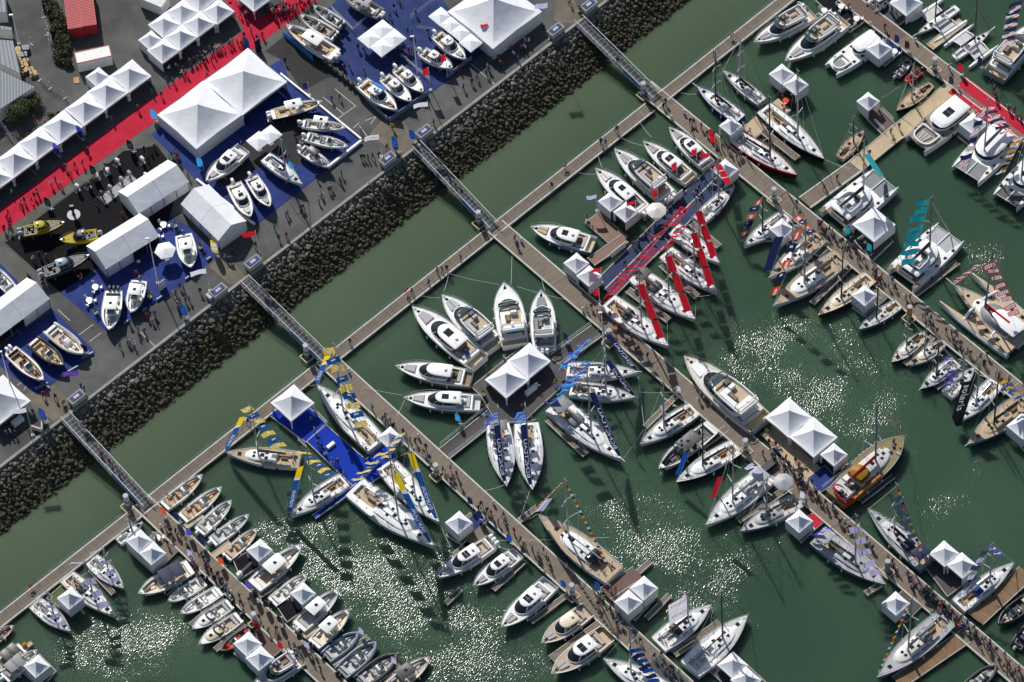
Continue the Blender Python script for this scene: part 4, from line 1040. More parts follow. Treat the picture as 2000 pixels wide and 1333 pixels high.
def table_set(label, px, py, z=QZ, mt='white', n=3, group=None):
    c = at(px, py, z + .75); t = thing('bistro_table', label, 'table', (c.x, c.y, z), U(0, 3), group)
    link('table_top', cached(('tt', mt), lambda: MB().cyl(0, 0, .71, .75, .55, .55, 12).mesh('table_top', mt)), t); link('pedestal', cached('tp', lambda: MB().cyl(0, 0, 0, .71, .05, .05, 6).cyl(0, 0, 0, .03, .3, .3, 8).mesh('pedestal', 'alu')), t)
    ch = cached(('chair', mt), lambda: MB().box(-.22, .22, -.22, .22, .42, .47).box(-.22, -.18, -.22, .22, .47, .9).box(-.2, -.16, -.2, -.16, 0, .42).box(.16, .2, -.2, -.16, 0, .42).box(-.2, -.16, .16, .2, 0, .42).box(.16, .2, .16, .2, 0, .42).mesh('chair', mt))
    for i in range(n):
        a = 6.2832 * i / n + U(-.3, .3); o = link('chair', ch, None, (c.x + math.cos(a) * .95, c.y + math.sin(a) * .95, z), (0, 0, a + math.pi))
        prop(o, 'small %s chair beside the %s' % (mt, label), 'chair', 'chairs beside the ' + label[:60])
    return t
def plant(label, px, py, z=QZ, h=1.6, mt='palm', pot='pot', n=22, group=None, name='potted_plant', spread=.8):
    c = at(px, py, z + h * .5); t = thing(name, label, 'plant', (c.x, c.y, z), 0, group)
    MB().cyl(0, 0, 0, .45, .26, .34, 8).build('pot', pot, t)
    MB().cyl(0, 0, .4, h * .7, .05, .03, 5).build('stem', 'bark', t)
    mb = MB()
    for i in range(n):
        a = U(0, 6.28); e = U(.1, 1.2); l = U(.5, 1) * spread; d = V((math.cos(a) * math.cos(e), math.sin(a) * math.cos(e), math.sin(e))); s = V((-math.sin(a), math.cos(a), 0)) * U(.07, .13); o = V((0, 0, h * U(.45, .75)))
        m_ = o + d * l * .6; e_ = o + d * l - V((0, 0, .3 * l)); mb.add([o, m_ + s, e_, m_ - s], [(0, 1, 2, 3)])
    mb.build('foliage', mt, t, 0); return t
def bush(label, px, py, r, z=QZ, mt=('leaf', 'leafd', 'leafy'), h=None, name='shrub', cat='shrub', group=None, n=None, trunk=False):
    c = at(px, py, z + (h or r) * .6); t = thing(name, label, cat, (c.x, c.y, z), 0, group); h = h or r * 1.3; n = n or int(420 * r * r + 150)
    lo = [(V((U(-.6, .6) * r, U(-.6, .6) * r, h * U(.35, .75))), U(.35, .6) * r) for _ in range(9)]
    mb = MB()
    for i in range(n):
        c0, rr = random.choice(lo); d = V((random.gauss(0, 1), random.gauss(0, 1), random.gauss(0, 1))).normalized() * rr * U(.6, 1.08); p = c0 + d
        if p.z < .05: p.z = U(.05, .3)
        a = V((random.gauss(0, 1), random.gauss(0, 1), random.gauss(0, .7))).normalized() * U(.10, .22); b_ = V((random.gauss(0, 1), random.gauss(0, 1), random.gauss(0, .7))).normalized() * U(.08, .18)
        mb.add([p - a, p + b_, p + a, p - b_], [(0, 1, 2, 3)], 0 if rnd() < .6 else (1 if rnd() < .7 else 2))
    mb.build('foliage' if not trunk else 'crown', mt, t, 0)
    tk = MB()
    for i in range(4): tk.tube([(0, 0, 0), (U(-.3, .3) * r, U(-.3, .3) * r, h * .6)], .07, 4, r1=.03)
    tk.build('trunk', 'bark', t); return t
def person_meshes():
    out = []
    def skin(js, es, rad):
        me = bpy.data.meshes.new('p'); me.from_pydata(js, es, []); o = bpy.data.objects.new('p', me); C.objects.link(o)
        m = o.modifiers.new('s', 'SKIN'); m.use_smooth_shade = True
        for i, r in enumerate(rad): me.skin_vertices[0].data[i].radius = (r, r * (.72 if i in (0, 1, 2) else 1))
        me.skin_vertices[0].data[0].use_root = True
        s = o.modifiers.new('u', 'SUBSURF'); s.levels = 1
        dg = bpy.context.evaluated_depsgraph_get(); r_ = bpy.data.meshes.new_from_object(o.evaluated_get(dg)); bpy.data.objects.remove(o); bpy.data.meshes.remove(me); return r_
    for k, (st, arm) in enumerate(((.06, .05), (.32, .22), (.22, .16), (.03, .30), (-.28, .2))):
        js = [(0, 0, .95), (0, 0, 1.2), (0, 0, 1.42), (0, .01, 1.54), (0, .03, 1.63), (0, .03, 1.74)]; es = [(0, 1), (1, 2), (2, 3), (3, 4), (4, 5)]; rad = [.16, .155, .17, .06, .105, .085]
        for sg in (1, -1):
            o = len(js); f = st * sg
            js += [(sg * .10, 0, .88), (sg * .11, f * .55 + .03, .50), (sg * .11, f, .08 + abs(f) * .1), (sg * .12, f + .16, .04)]; es += [(0, o), (o, o + 1), (o + 1, o + 2), (o + 2, o + 3)]; rad += [.11, .075, .05, .045]
            o = len(js); g = -arm * sg if k != 3 else arm
            js += [(sg * .21, 0, 1.40), (sg * .27, g * .4 - .03, 1.14), (sg * .26, g + .05, .92 if k != 3 else 1.12), (sg * .25, g + .1, .84 if k != 3 else 1.14)]; es += [(2, o), (o, o + 1), (o + 1, o + 2), (o + 2, o + 3)]; rad += [.075, .052, .04, .045]
        me = skin(js, es, rad); me.name = 'person'
        while len(me.materials): me.materials.pop()
        for s in ('cloth_navy', 'cloth_black', 'skin0', 'hair0'): me.materials.append(MATS[s])
        for p in me.polygons:
            c = p.center; z = c.z
            if z > 1.68 or (z > 1.58 and c.y < .0): p.material_index = 3
            elif z > 1.50: p.material_index = 2
            elif abs(c.x) > .2 and z < 1.0 and k != 3: p.material_index = 2
            elif z < .93: p.material_index = 1
            else: p.material_index = 0
            p.use_smooth = True
        out.append(me)
    return out
PEOPLE = person_meshes()
_pc = [0]
def person(p, label, group, top, low, rz=None, sit=False):
    me = PEOPLE[_pc[0] % len(PEOPLE)]; _pc[0] += 1
    o = link('person', me, None, p, (0, 0, U(0, 6.28) if rz is None else rz), U(.94, 1.06))
    for i, k in enumerate(('cloth_' + top, 'cloth_' + low, 'skin%d' % random.choice((0, 0, 0, 1, 2)), 'hair%d' % random.choice((0, 0, 1, 1, 2)))):
        o.material_slots[i].link = 'OBJECT'; o.material_slots[i].material = MATS[k]
    prop(o, label, 'person', group)
TOPS = ['black', 'navy', 'grey', 'white', 'black', 'blue', 'navy', 'beige', 'red', 'green', 'black', 'grey', 'pink', 'navy']
MASS = []
def mass(z, n, x0, y0, x1, y1, w=.8):
    for i in range(n):
        f = rnd(); MASS.append(at(x0 + (x1 - x0) * f + U(-1, 1) * w * 12, y0 + (y1 - y0) * f + U(-1, 1) * w * 9, z))
def build_mass():
    vs, fs, mi = [], [], []; cl = ['cloth_black', 'cloth_navy', 'cloth_grey', 'cloth_white', 'cloth_blue', 'cloth_red', 'cloth_beige', 'skin0', 'hair0', 'hair1']
    src = [([v.co.copy() for v in m.vertices], [(tuple(p.vertices), p.material_index) for p in m.polygons]) for m in PEOPLE]
    for p in MASS:
        k = random.randrange(len(src)); R_ = Matrix.Rotation(U(0, 6.3), 3, 'Z'); o = len(vs); tp = random.choice((0, 0, 1, 1, 2, 3, 3, 4, 5, 6)); lo = random.choice((0, 1, 1, 2)); s = U(.94, 1.05); hr = random.choice((8, 9))
        vs += [tuple(R_ @ c * s + p) for c in src[k][0]]
        for f, m in src[k][1]: fs.append([i + o for i in f]); mi.append((tp, lo, 7, hr)[m])
    me = bpy.data.meshes.new('crowd'); me.from_pydata(vs, [], fs)
    for c in cl: me.materials.append(MATS[c])
    me.polygons.foreach_set('material_index', mi); me.polygons.foreach_set('use_smooth', [True] * len(fs))
    prop(link('crowd', me), 'dense crowd of small visitors spread over quay and pontoons', None, None, 'stuff')
def crowd(place, z, pts=None, line=None, n=0, w=.8, tops=None):
    """people of one spot: by their places, or n of them along a line"""
    L_ = list(pts or []); used = set()
    if line:
        for i in range(n):
            f = (i + U(.1, .9)) / n; L_.append((line[0] + (line[2] - line[0]) * f + U(-1, 1) * w * 12, line[1] + (line[3] - line[1]) * f + U(-1, 1) * w * 9))
    for i, q in enumerate(L_):
        if len(q) < 3 and (i * 7 + len(place)) % 5 > 1 and not line: continue
        c = at(q[0], q[1], z); tp = (q[2] if len(q) > 2 else None); LO = ['black', 'navy', 'grey', 'beige', 'white', 'green']
        for _ in range(60):
            t2 = tp or random.choice(tops or TOPS); lo = random.choice(LO[:3] if _ < 12 else LO)
            if (t2, lo) not in used: break
        used.add((t2, lo)); person(c, 'person, %s top, %s trousers, %s' % (t2, lo, place), 'people ' + place, t2, lo)
# ------------------------------------------------------------------ ground coverings on the quay
sheet('carpet_red_walkway', [(-25, 427), (448, 82), (478, 58), (424, -22), (462, -22), (508, 36), (590, -25), (660, -28), (500, 91), (310, 233), (168, 334), (-25, 476)], 'carpet_red', QZ + .012)
sheet('concrete_margin', [(-25, 478), (168, 336), (310, 235), (500, 93), (625, -5), (640, 2), (525, 95), (420, 172), (330, 235), (300, 262), (235, 300), (185, 340), (10, 470), (-25, 500)], 'pave', QZ + .008)
sheet('carpet_black_stand', [(10, 474), (118, 572), (238, 492), (330, 430), (352, 345), (306, 284), (240, 296), (180, 348)], 'carpet_black', QZ + .03, h=.03)
sheet('carpet_grey_strip', [(195, 385), (255, 340), (268, 352), (205, 402)], 'paintg', QZ + .036)
sheet('carpet_blue_stand', [(115, 569), (212, 651), (255, 622), (332, 577), (372, 545), (425, 500), (382, 452), (340, 425), (320, 412), (230, 500)], 'carpet_blue', QZ + .02, h=.02)
sheet('asphalt_new_lane', [(500, 92), (560, 62), (640, 125), (665, 150), (640, 152), (590, 178), (552, 118)], 'asphalt_new', QZ + .006)
sheet('carpet_navy_stand', [(660, -20), (655, 5), (600, 55), (640, 122), (716, 196), (758, 240), (838, 184), (925, 118), (950, 98), (925, 60), (880, 20), (850, -20)], 'carpet_navy', QZ + .06, h=.06)
sheet('carpet_blue_marquee', [(296, 262), (330, 240), (552, 115), (562, 150), (708, 276), (500, 440), (382, 350)], 'carpet_blue', QZ + .06, h=.06)
sheet('carpet_grey_floor', [(398, 330), (470, 285), (556, 215), (598, 205), (612, 262), (640, 290), (575, 325), (545, 300), (470, 355), (430, 365)], 'asphalt_new', QZ + .066)
sheet('carpet_blue_boats', [(-20, 700), (73, 772), (187, 688), (105, 606), (30, 652)], 'carpet_blue', QZ + .03, h=.03)
sheet('carpet_blue_edge', [(-20, 505), (0, 515), (48, 562), (30, 575), (-20, 600)], 'carpet_blue', QZ + .03, h=.03)
sheet('concrete_landing', [(722, 262), (744, 238), (786, 235), (814, 270), (818, 290), (800, 298), (772, 300)], 'concpatch', QZ + .008)
sheet('concrete_landing', [(408, 520), (432, 500), (462, 520), (482, 545), (470, 556), (448, 556)], 'concpatch', QZ + .009)
sheet('concrete_landing', [(36, 775), (105, 752), (143, 790), (128, 818), (105, 822), (72, 802)], 'concpatch', QZ + .008)
sheet('concrete_landing', [(1080, 40), (1090, -10), (1118, -10), (1134, 30), (1128, 46), (1102, 46)], 'concpatch', QZ + .008)
sheet('concrete_slab', [(-20, 480), (8, 478), (70, 535), (40, 560), (-20, 520)], 'pave', QZ + .007)
def paint(p, q, w=.12):
    a, L, rz = seg(p, q, QZ + .02); o = MB().box(0, L, -w / 2, w / 2, -.004, .0).build('parking_line', 'paintw', loc=(a.x, a.y, QZ + .016), rot=(0, 0, rz), smooth=0); prop(o, kind='structure')
for l in [((631, 190), (671, 223)), ((654, 174), (694, 207)), ((660, 232), (696, 206)), ((702, 246), (718, 268)), ((718, 268), (700, 280)), ((690, 250), (702, 240)), ((713, 236), (735, 228)), ((723, 243), (735, 228)), ((113, 605), (137, 627)), ((153, 655), (182, 634)), ((174, 668), (198, 650)), ((920, 125), (966, 165)), ((34, 752), (44, 747)), ((46, 762), (52, 754)), ((398, 372), (430, 402)), ((270, 645), (302, 676))]: paint(*l)
# ------------------------------------------------------------------ pontoons
pontoon((297, 1000), (636, 1321), 3.3, ext0=3, ext1=8)
pontoon((648, 712), (1205, 1222), 3.4, ext0=2, ext1=26)
pontoon((983, 456), (1985, 1318), 3.4, ext0=2, ext1=14)
pontoon((1275, 183), (1900, 693), 3.3, ext0=2, ext1=22)
pontoon((1655, -4), (1996, 256), 3.1, ext0=6, ext1=10)
prop(pontoon((-30, 1236), (270, 1000), 2.3, z=DZ - .01), kind='structure')
for a, b in (((272, 998), (622, 721)), ((628, 716), (962, 452)), ((968, 447), (1270, 209)), ((1276, 204), (1575, -33))): pontoon(a, b, 2.3, z=DZ - .01)
def handrail(label, p, q, off):
    a, L, rz = seg(p, q, DZ); t = thing('handrail', label, 'railing', (a.x, a.y, DZ), rz)
    for zz in (.55, 1.05): MB().tube([(0, off, zz), (L, off, zz)], .035, 4).build('rail', 'alu', t)
    me = cached('railpost', lambda: MB().tube([(0, 0, 0), (0, 0, 1.08)], .035, 4).mesh('post', 'alu'))
    n = int(L / 2.2)
    for i in range(n + 1): link('post', me, t, (L * i / n, off, 0))
for i, (a, b, w_) in enumerate((((-30, 1236), (262, 1006), 'at the lower left of the picture'), ((292, 982), (598, 740), 'left of the yellow and blue flags'), ((632, 713), (944, 466), 'by the fan of motor yachts'), ((972, 444), (1246, 228), 'by the row of four motor boats'), ((1296, 187), (1575, -33), 'at the top of the picture'))):
    handrail('outer handrail of the cross pontoon ' + w_, a, b, 1.02); handrail('inner handrail of the cross pontoon ' + w_, a, b, -1.02)
# fingers and arms
FING = [((1070, 818), (1145, 888), 1.3, 'wood'), ((1008, 1022), (1050, 990), .9, 'wood'), ((963, 1152), (1022, 1098), .9, 'wood'), ((1036, 1215), (1108, 1162), .9, 'wood'), ((1077, 1288), (1178, 1214), 1.4, 'wood'), ((1182, 1160), (1246, 1118), 2.6, 'woodbr'), ((1246, 1118), (1270, 1097), .9, 'wood'), ((1262, 1208), (1308, 1162), .9, 'wood'), ((1316, 1278), (1407, 1216), 1.3, 'wood'), ((1260, 834), (1322, 772), .9, 'wood'), ((1372, 870), (1420, 836), 1.2, 'wood'), ((1441, 1017), (1545, 950), 1.2, 'wood'), ((1586, 593), (1660, 520), 1.0, 'wood'), ((1783, 578), (1870, 512), 1.1, 'wood'), ((1767, 712), (1822, 658), .9, 'wood'), ((1828, 758), (1872, 722), .9, 'wood'), ((1892, 800), (1960, 746), 1.4, 'dpont'), ((1292, 516), (1362, 580), 1.2, 'wood'), ((1226, 566), (1306, 626), 1.2, 'wood'), ((1350, 436), (1405, 482), 1.1, 'wood'), ((1490, 256), (1558, 310), 1.2, 'wood'), ((1816, 92), (1880, 42), 1.6, 'sand'), ((1640, 60), (1666, 42), 1.6, 'sand'), ((1905, 1210), (2005, 1118), 3.0, 'woodred'), ((1752, 1334), (1890, 1240), 2.6, 'woodred'), ((1900, 1338), (1945, 1300), .9, 'wood'), ((362, 1030), (395, 1005), 1.0, 'sand'), ((417, 1085), (450, 1060), 1.0, 'sand'), ((330, 1165), (396, 1112), .9, 'dpont'), ((372, 1222), (436, 1168), .9, 'wood'), ((420, 1270), (480, 1220), .9, 'wood'), ((505, 1165), (560, 1125), .9, 'wood'), ((592, 1243), (622, 1222), 1.0, 'sand'), ((648, 1298), (720, 1244), .9, 'wood'), ((722, 1338), (782, 1298), .8, 'wood'), ((222, 1160), (180, 1115), .9, 'wood'), ((18, 1290), (62, 1255), .7, 'sand'), ((870, 1180), (900, 1150), .8, 'dpont'), ((888, 1085), (915, 1060), 1.0, 'wood'), ((613, 1010), (699, 948), .9, 'carpet_bright'), ((1690, 1160), (1720, 1140), .9, 'wood'), ((1956, 768), (1985, 745), 1.0, 'dpont'), ((1680, 980), (1745, 930), .8, 'dpont'), ((1550, 60), (1618, 20), .9, 'dpont')]
for p, q, w, m in FING: pontoon(p, q, w, m, z=DZ - .03, name='finger_pontoon', kerb=.10 if w > .8 else .07, floats=True)
pontoon((1572, 396), (1672, 324), 2.9, 'wood', z=DZ - .02, name='link_pontoon'); pontoon((1670, 325), (1862, 170), 2.9, 'sand', z=DZ - .015, name='link_pontoon', kerb=.12)
pontoon((866, 888), (962, 812), 2.6, 'dpont', z=DZ - .02, name='arm_pontoon', kerb=.12); pontoon((1085, 704), (1166, 646), 2.8, 'dpont', z=DZ - .02, name='arm_pontoon', kerb=.12)
platform('stand_pontoon', [(920, 755), (1022, 672), (1055, 686), (1078, 700), (1108, 722), (1106, 746), (1052, 795), (1022, 824), (968, 824), (938, 772)], 'dpont')
platform('stand_pontoon', [(527, 812), (573, 766), (637, 826), (597, 864)], 'carpet_bright')
platform('stand_pontoon', [(598, 862), (637, 829), (748, 926), (702, 962)], 'carpet_bright', DZ + .01)
platform('stand_pontoon', [(712, 898), (752, 866), (777, 890), (738, 928)], 'carpet_bright', DZ + .02)
pontoon((1180, 566), (1408, 338), 4.4, 'carpet_slate', z=DZ - .02, name='stand_pontoon', kerb=.12)
MBx = pontoon((1180, 566), (1408, 338), .18, 'concrete', z=DZ + .0, name='stand_strip', kerb=0, floats=False)
platform('stand_pontoon', [(1142, 434), (1170, 413), (1226, 462), (1192, 478)], 'bronze', DZ + .02); pontoon((1154, 512), (1220, 466), 1.9, 'bronze', z=DZ + .01, name='stand_pontoon', kerb=.1)
platform('stand_pontoon', [(1448, 250), (1520, 192), (1545, 215), (1475, 270)], 'sand', DZ - .02)
platform('stand_pontoon', [(1592, 0), (1640, -25), (1690, 40), (1660, 62)], 'carpet_black', DZ - .02)
platform('stand_pontoon', [(1700, 100), (1735, 72), (1765, 98), (1728, 128)], 'carpet_navy', DZ - .02)
platform('stand_pontoon', [(1678, 215), (1704, 196), (1748, 240), (1722, 262)], 'woodbr', DZ - .02)
platform('stand_pontoon', [(1725, 30), (1778, -10), (1800, 15), (1742, 58)], 'carpet_grey', DZ - .02)
platform('stand_pontoon', [(1486, 848), (1512, 828), (1610, 920), (1582, 945)], 'sand', DZ - .02)
platform('stand_pontoon', [(1575, 935), (1610, 908), (1640, 938), (1602, 962)], 'carpet_blue', DZ - .01)
platform('stand_pontoon', [(1572, 1010), (1596, 996), (1616, 1014), (1592, 1034)], 'carpet_red', DZ - .02)
platform('stand_pontoon', [(1545, 1030), (1570, 1008), (1592, 1034), (1565, 1060)], 'wood', DZ - .03)
platform('stand_pontoon', [(1805, 1105), (1830, 1088), (1890, 1135), (1850, 1165)], 'dpont', DZ - .02)
platform('stand_pontoon', [(1480, 470), (1580, 430), (1640, 470), (1600, 500), (1560, 480), (1510, 470)], 'dpont', DZ - .04)
platform('stand_pontoon', [(1668, 470), (1712, 440), (1745, 470), (1704, 510)], 'dpont', DZ - .02)
platform('stand_pontoon', [(1664, 600), (1705, 562), (1735, 580), (1690, 618)], 'wood', DZ - .02)
platform('stand_pontoon', [(250, 1075), (310, 1035), (352, 1072), (300, 1120)], 'wood', DZ - .02)
platform('stand_pontoon', [(455, 1095), (515, 1055), (540, 1085), (470, 1130)], 'carpet_black', DZ - .02)
platform('stand_pontoon', [(540, 1185), (585, 1150), (612, 1178), (560, 1215)], 'carpet_black', DZ - .02)
platform('stand_pontoon', [(455, 1275), (520, 1215), (560, 1260), (500, 1310)], 'woodbr', DZ - .02)
platform('stand_pontoon', [(90, 1168), (122, 1140), (160, 1175), (135, 1200)], 'grass', DZ - .02)
platform('stand_pontoon', [(40, 1310), (75, 1275), (110, 1310), (80, 1345)], 'dpont', DZ - .02)
platform('stand_pontoon', [(870, 1045), (918, 1000), (965, 1040), (920, 1075)], 'wood', DZ - .03)
platform('stand_pontoon', [(900, 1030), (930, 998), (952, 1015), (925, 1040)], 'carpet_navy', DZ + .0)
platform('stand_pontoon', [(1182, 1160), (1215, 1125), (1280, 1170), (1240, 1212)], 'woodbr', DZ - .025)
platform('stand_pontoon', [(1722, 1190), (1765, 1150), (1805, 1180), (1770, 1215)], 'dpont', DZ - .03)
platform('stand_pontoon', [(1385, 1310), (1435, 1275), (1500, 1335), (1450, 1370)], 'dpont', DZ - .03)
platform('stand_pontoon', [(1870, 265), (1905, 235), (1935, 262), (1900, 290)], 'dpont', DZ - .03)
platform('stand_pontoon', [(1975, 850), (2005, 820), (2030, 850), (2000, 880)], 'dpont', DZ - .03)
platform('stand_pontoon', [(1392, 340), (1418, 318), (1442, 340), (1415, 365)], 'carpet_navy', DZ - .0)
platform('stand_pontoon', [(1104, 520), (1130, 498), (1180, 548), (1155, 572)], 'dpont', DZ - .02)
a_, L_, r_ = seg((1862, 172), (2006, 280), DZ); prop(MB().box(0, L_, -1.32, .25, .008, .012).box(0, L_, .85, 3.2, .008, .012).build('carpet_red_pontoon', 'carpet_red', loc=(a_.x, a_.y, DZ), rot=(0, 0, r_), smooth=0), kind='structure')
a_, L_, r_ = seg((1655, -4), (1760, 77), DZ); prop(MB().box(0, L_, -1.25, 1.25, .008, .012).build('carpet_brown_pontoon', 'woodbr', loc=(a_.x, a_.y, DZ), rot=(0, 0, r_), smooth=0), kind='structure')
a_, L_, r_ = seg((1275, 1290), (1350, 1360), DZ); prop(MB().box(0, L_, -1.4, 1.4, .008, .012).build('carpet_grey_pontoon', 'carpet_grey', loc=(a_.x, a_.y, DZ), rot=(0, 0, r_), smooth=0), kind='structure')
# gangways from the quay down to the pontoons
def gangway(label, p, q):
    a, b = at(*p, QZ + .1), at(*q, DZ + .15); d = b - a; L = math.hypot(d.x, d.y); rz = math.atan2(d.y, d.x)
    t = thing('gangway', label, 'gangway', a, rz); sl = d.z / L
    P = lambda x, y, z: (x, y, sl * x + z)
    mb = MB(); w = .85
    mb.add([P(0, -w, 0), P(L, -w, 0), P(L, w, 0), P(0, w, 0), P(0, -w, -.15), P(L, -w, -.15), P(L, w, -.15), P(0, w, -.15)], [(0, 1, 2, 3), (7, 6, 5, 4), (0, 4, 5, 1), (2, 6, 7, 3)]); mb.build('walkway', 'dgrey', t, 0)
    n = int(L / 1.5)
    for sg in (1, -1):
        MB().tube([P(0, sg * w, 1.15), P(L, sg * w, 1.15)], .07, 4).build('top_chord', 'white', t); MB().tube([P(0, sg * w, -.1), P(L, sg * w, -.1)], .09, 4).build('bottom_chord', 'lgrey', t)
        tr = MB()
        for i in range(n + 1):
            x = L * i / n; tr.tube([P(x, sg * w, -.1), P(x, sg * w, 1.15)], .035, 4)
            if i < n: tr.tube([P(x, sg * w, -.1 if i % 2 else 1.15), P(x + L / n, sg * w, 1.15 if i % 2 else -.1)], .028, 3)
        tr.build('truss', 'alu', t)
    tr = MB()
    for i in range(int(L / .8)): tr.add([P(.8 * i, -w, .012), P(.8 * i + .08, -w, .012), P(.8 * i + .08, w, .012), P(.8 * i, w, .012)], [(0, 1, 2, 3)])
    tr.build('tread_bar', 'alu', t, 0)
    pan = MB(); x0, x1 = L * .62, L * .93
    pan.add([P(x0, -w - .1, .05), P(x1, -w - .1, .05), P(x1, -w - .1, .95), P(x0, -w - .1, .95)], [(0, 1, 2, 3)]); pan.build('sponsor_panel', 'flagblue', t, 0)
gangway('metal gangway with white handrails at the lower left, below the blue carpet of inflatables', (128, 816), (290, 990)); gangway('metal gangway landing beside the sailing boats with yellow and blue flags', (478, 550), (640, 708)); gangway('metal gangway between the two navy stands, landing by the white pile', (814, 288), (966, 448)); gangway('metal gangway at the top of the picture beside the big marquee', (1130, 42), (1284, 194))
for lab, x, y in (('concrete service cabinet with blue lid by the top gangway, right side', 1150, 8), ('concrete service cabinet with blue lid by the top gangway, left side', 1085, 56), ('concrete service cabinet with blue lid right of the middle gangway', 828, 255), ('concrete service cabinet with blue lid left of the middle gangway', 757, 308), ('concrete service cabinet with blue lid beside the tall red flag', 494, 510), ('concrete service cabinet with blue lid beside the white flag and water tank', 426, 566), ('concrete service cabinet with blue lid under the purple flag', 149, 774)): utility_box(lab, x, y)
for pts, lab in (([(63, 838), (83, 845), (83, 826)], 'low pale concrete wall beside the blue blade banner'),):
    P_ = [at(x, y, QZ) for x, y in pts]; w_ = MB()
    for i in range(2):
        d = (P_[i + 1] - P_[i]); n_ = V((-d.y, d.x, 0)).normalized() * .12; q = [P_[i] - P_[0] + n_, P_[i + 1] - P_[0] + n_, P_[i + 1] - P_[0] - n_, P_[i] - P_[0] - n_]; w_.ext([(v.x, v.y) for v in q], -.2, 1.0)
    prop(w_.build('low_wall', 'concrete', loc=P_[0]), lab, 'wall')
# piles
for x, y, m, tx, lab in ((250, 990, 'white', 'CAP', 'white printed mooring pile at the foot of the lower left gangway'), (600, 697, 'white', 'CAP', 'white mooring pile beside the blue and yellow flags'), (936, 437, 'white', 'CAP', 'white mooring pile at the foot of the middle gangway'), (1257, 186, 'white', 'CAP', 'white and blue mooring pile at the foot of the top gangway'), (853, 930, 'white', 'CAP', 'white printed mooring pile by the dark grey arm pontoon'), (1118, 1164, 'white', 'CAP', 'white mooring pile by the blue blade banner and teak launches'), (1456, 882, 'white', 'CAP', 'white printed mooring pile opposite the beige terrace'), (1776, 622, 'amber', None, 'yellow mooring pile beside the lagoon of catamarans'), (1825, 138, 'white', 'CAP', 'white and blue mooring pile by the small orange boat'), (1190, 668, 'steelblue', None, 'blue sleeved mooring pile at the bow of the red bannered yacht'), (1733, 1118, 'steelblue', None, 'blue mooring pile near the purple flags'), (499, 1220, 'white', 'CAP', 'white printed mooring pile by the red and black blade banners'), (1512, 392, 'white', 'CAP', 'white printed mooring pile by the orange and navy flags')): piling(lab.replace('lagoon of catamarans', 'two big catamarans'), (x, y), m, 3.3, tx, 'white' if m != 'amber' else 'amber')
def pedestal(px, py, lab):
    c = at(px, py, DZ + .07); t = thing('power_pedestal', lab, 'pedestal', (c.x, c.y, DZ + .07), MAIN, 'power pedestals on the pontoon kerbs')
    link('body', cached('ped', lambda: MB().box(-.16, .16, -.14, .14, 0, .95, 0, .05).mesh('body', 'white')), t); link('lid', cached('pedl', lambda: MB().box(-.18, .18, -.16, .16, .95, 1.05, 0, .04).mesh('lid', 'lgrey')), t)
PEDS = [(681, 727), (418, 1035), (314, 1031), (452, 1160), (1312, 233), (1336, 222), (1138, 608), (1299, 705), (1018, 472), (964, 985), (1106, 1108), (817, 855), (450, 1170), (551, 1212), (617, 1284), (575, 1225), (1457, 842), (1748, 530), (1716, 545), (1832, 152), (1788, 82), (1700, 50), (1215, 1228), (1890, 1240), (1560, 940), (1690, 1062), (1650, 1020), (1960, 238), (1872, 175)]
# ------------------------------------------------------------------ tents on the quay
for i, (x, y) in enumerate([(-18, 334), (27, 301), (72, 267), (118, 234), (164, 200), (207, 167), (252, 135)]):
    pagoda('white pagoda tent, %s from the left edge in the row beside the red carpet' % ['', 'second', 'third', 'fourth', 'fifth', 'sixth', 'seventh'][i] if i else 'white pagoda tent cut by the left edge in the row beside the red carpet', x, y, 5.0, QZ, (1, 2) if i == 0 else (1, 0) if i == 6 else (1,))
for lab, x, y, s, w in (('small white pagoda tent behind the row, beside the white container', 189, 141, 3.0, (0, 1, 2, 3)), ('white pagoda tent at the lower left corner of the upper block', 317, 87, 4, (1, 2)), ('white pagoda tent, second along the front of the upper block', 352, 61, 4, (1,)), ('white pagoda tent, third along the front of the upper block', 387, 35, 4, (1,)), ('white pagoda tent at the right end of the upper block front', 424, 11, 4, (1, 0)), ('small white pagoda tent at the back left of the upper block', 292, 69, 3, (1, 2, 3)), ('white pagoda tent in the back row of the upper block, second from left', 319, 37, 4, (1, 2)), ('white pagoda tent in the back row of the upper block, third from left', 354, 12, 4, (1,)), ('white pagoda tent in the back row of the upper block at the top edge', 389, -12, 4, (1, 0)), ('white pagoda tent at the top edge over the crowd by the red carpet', 496, -14, 4, (1,))): pagoda(lab, x, y, s, QZ, w)
pagoda('large white marquee bay with peaked roof nearest the yellow boats', 386, 204, 10, QZ, (1, 2, 3), peak=2.9, eave=2.9); pagoda('large white marquee bay with peaked roof nearest the grey lane', 475, 139, 10, QZ, (1, 0), peak=2.9, eave=2.9)
pagoda('huge white marquee with peaked roof at the top edge beside the row of parasols', 964, -3, 11.2, QZ, (0, 2, 3), peak=3.6, eave=3.0, panel='tentwall')
gable_tent('white gabled marquee nearest the outboard engine display', (248, 385), (346, 322), 5.6, endcol='tentwall'); gable_tent('white gabled marquee between the grey boat and the bistro tables', (185, 492), (290, 428), 5.6, endcol='tentwall', open_side=(-1, 1)); gable_tent('white gabled marquee beside the yellow and white blade banner', (378, 368), (452, 440), 5.6, endcol='tentwall'); gable_tent('white gabled marquee cut by the left edge above the inflatables', (-30, 628), (72, 552), 5.6, endcol='tentwall', open_side=(-1, 0))
pagoda('white pagoda tent cut by the left edge near the white table', -4, 768, 7, QZ, (1, 2), peak=2.2)
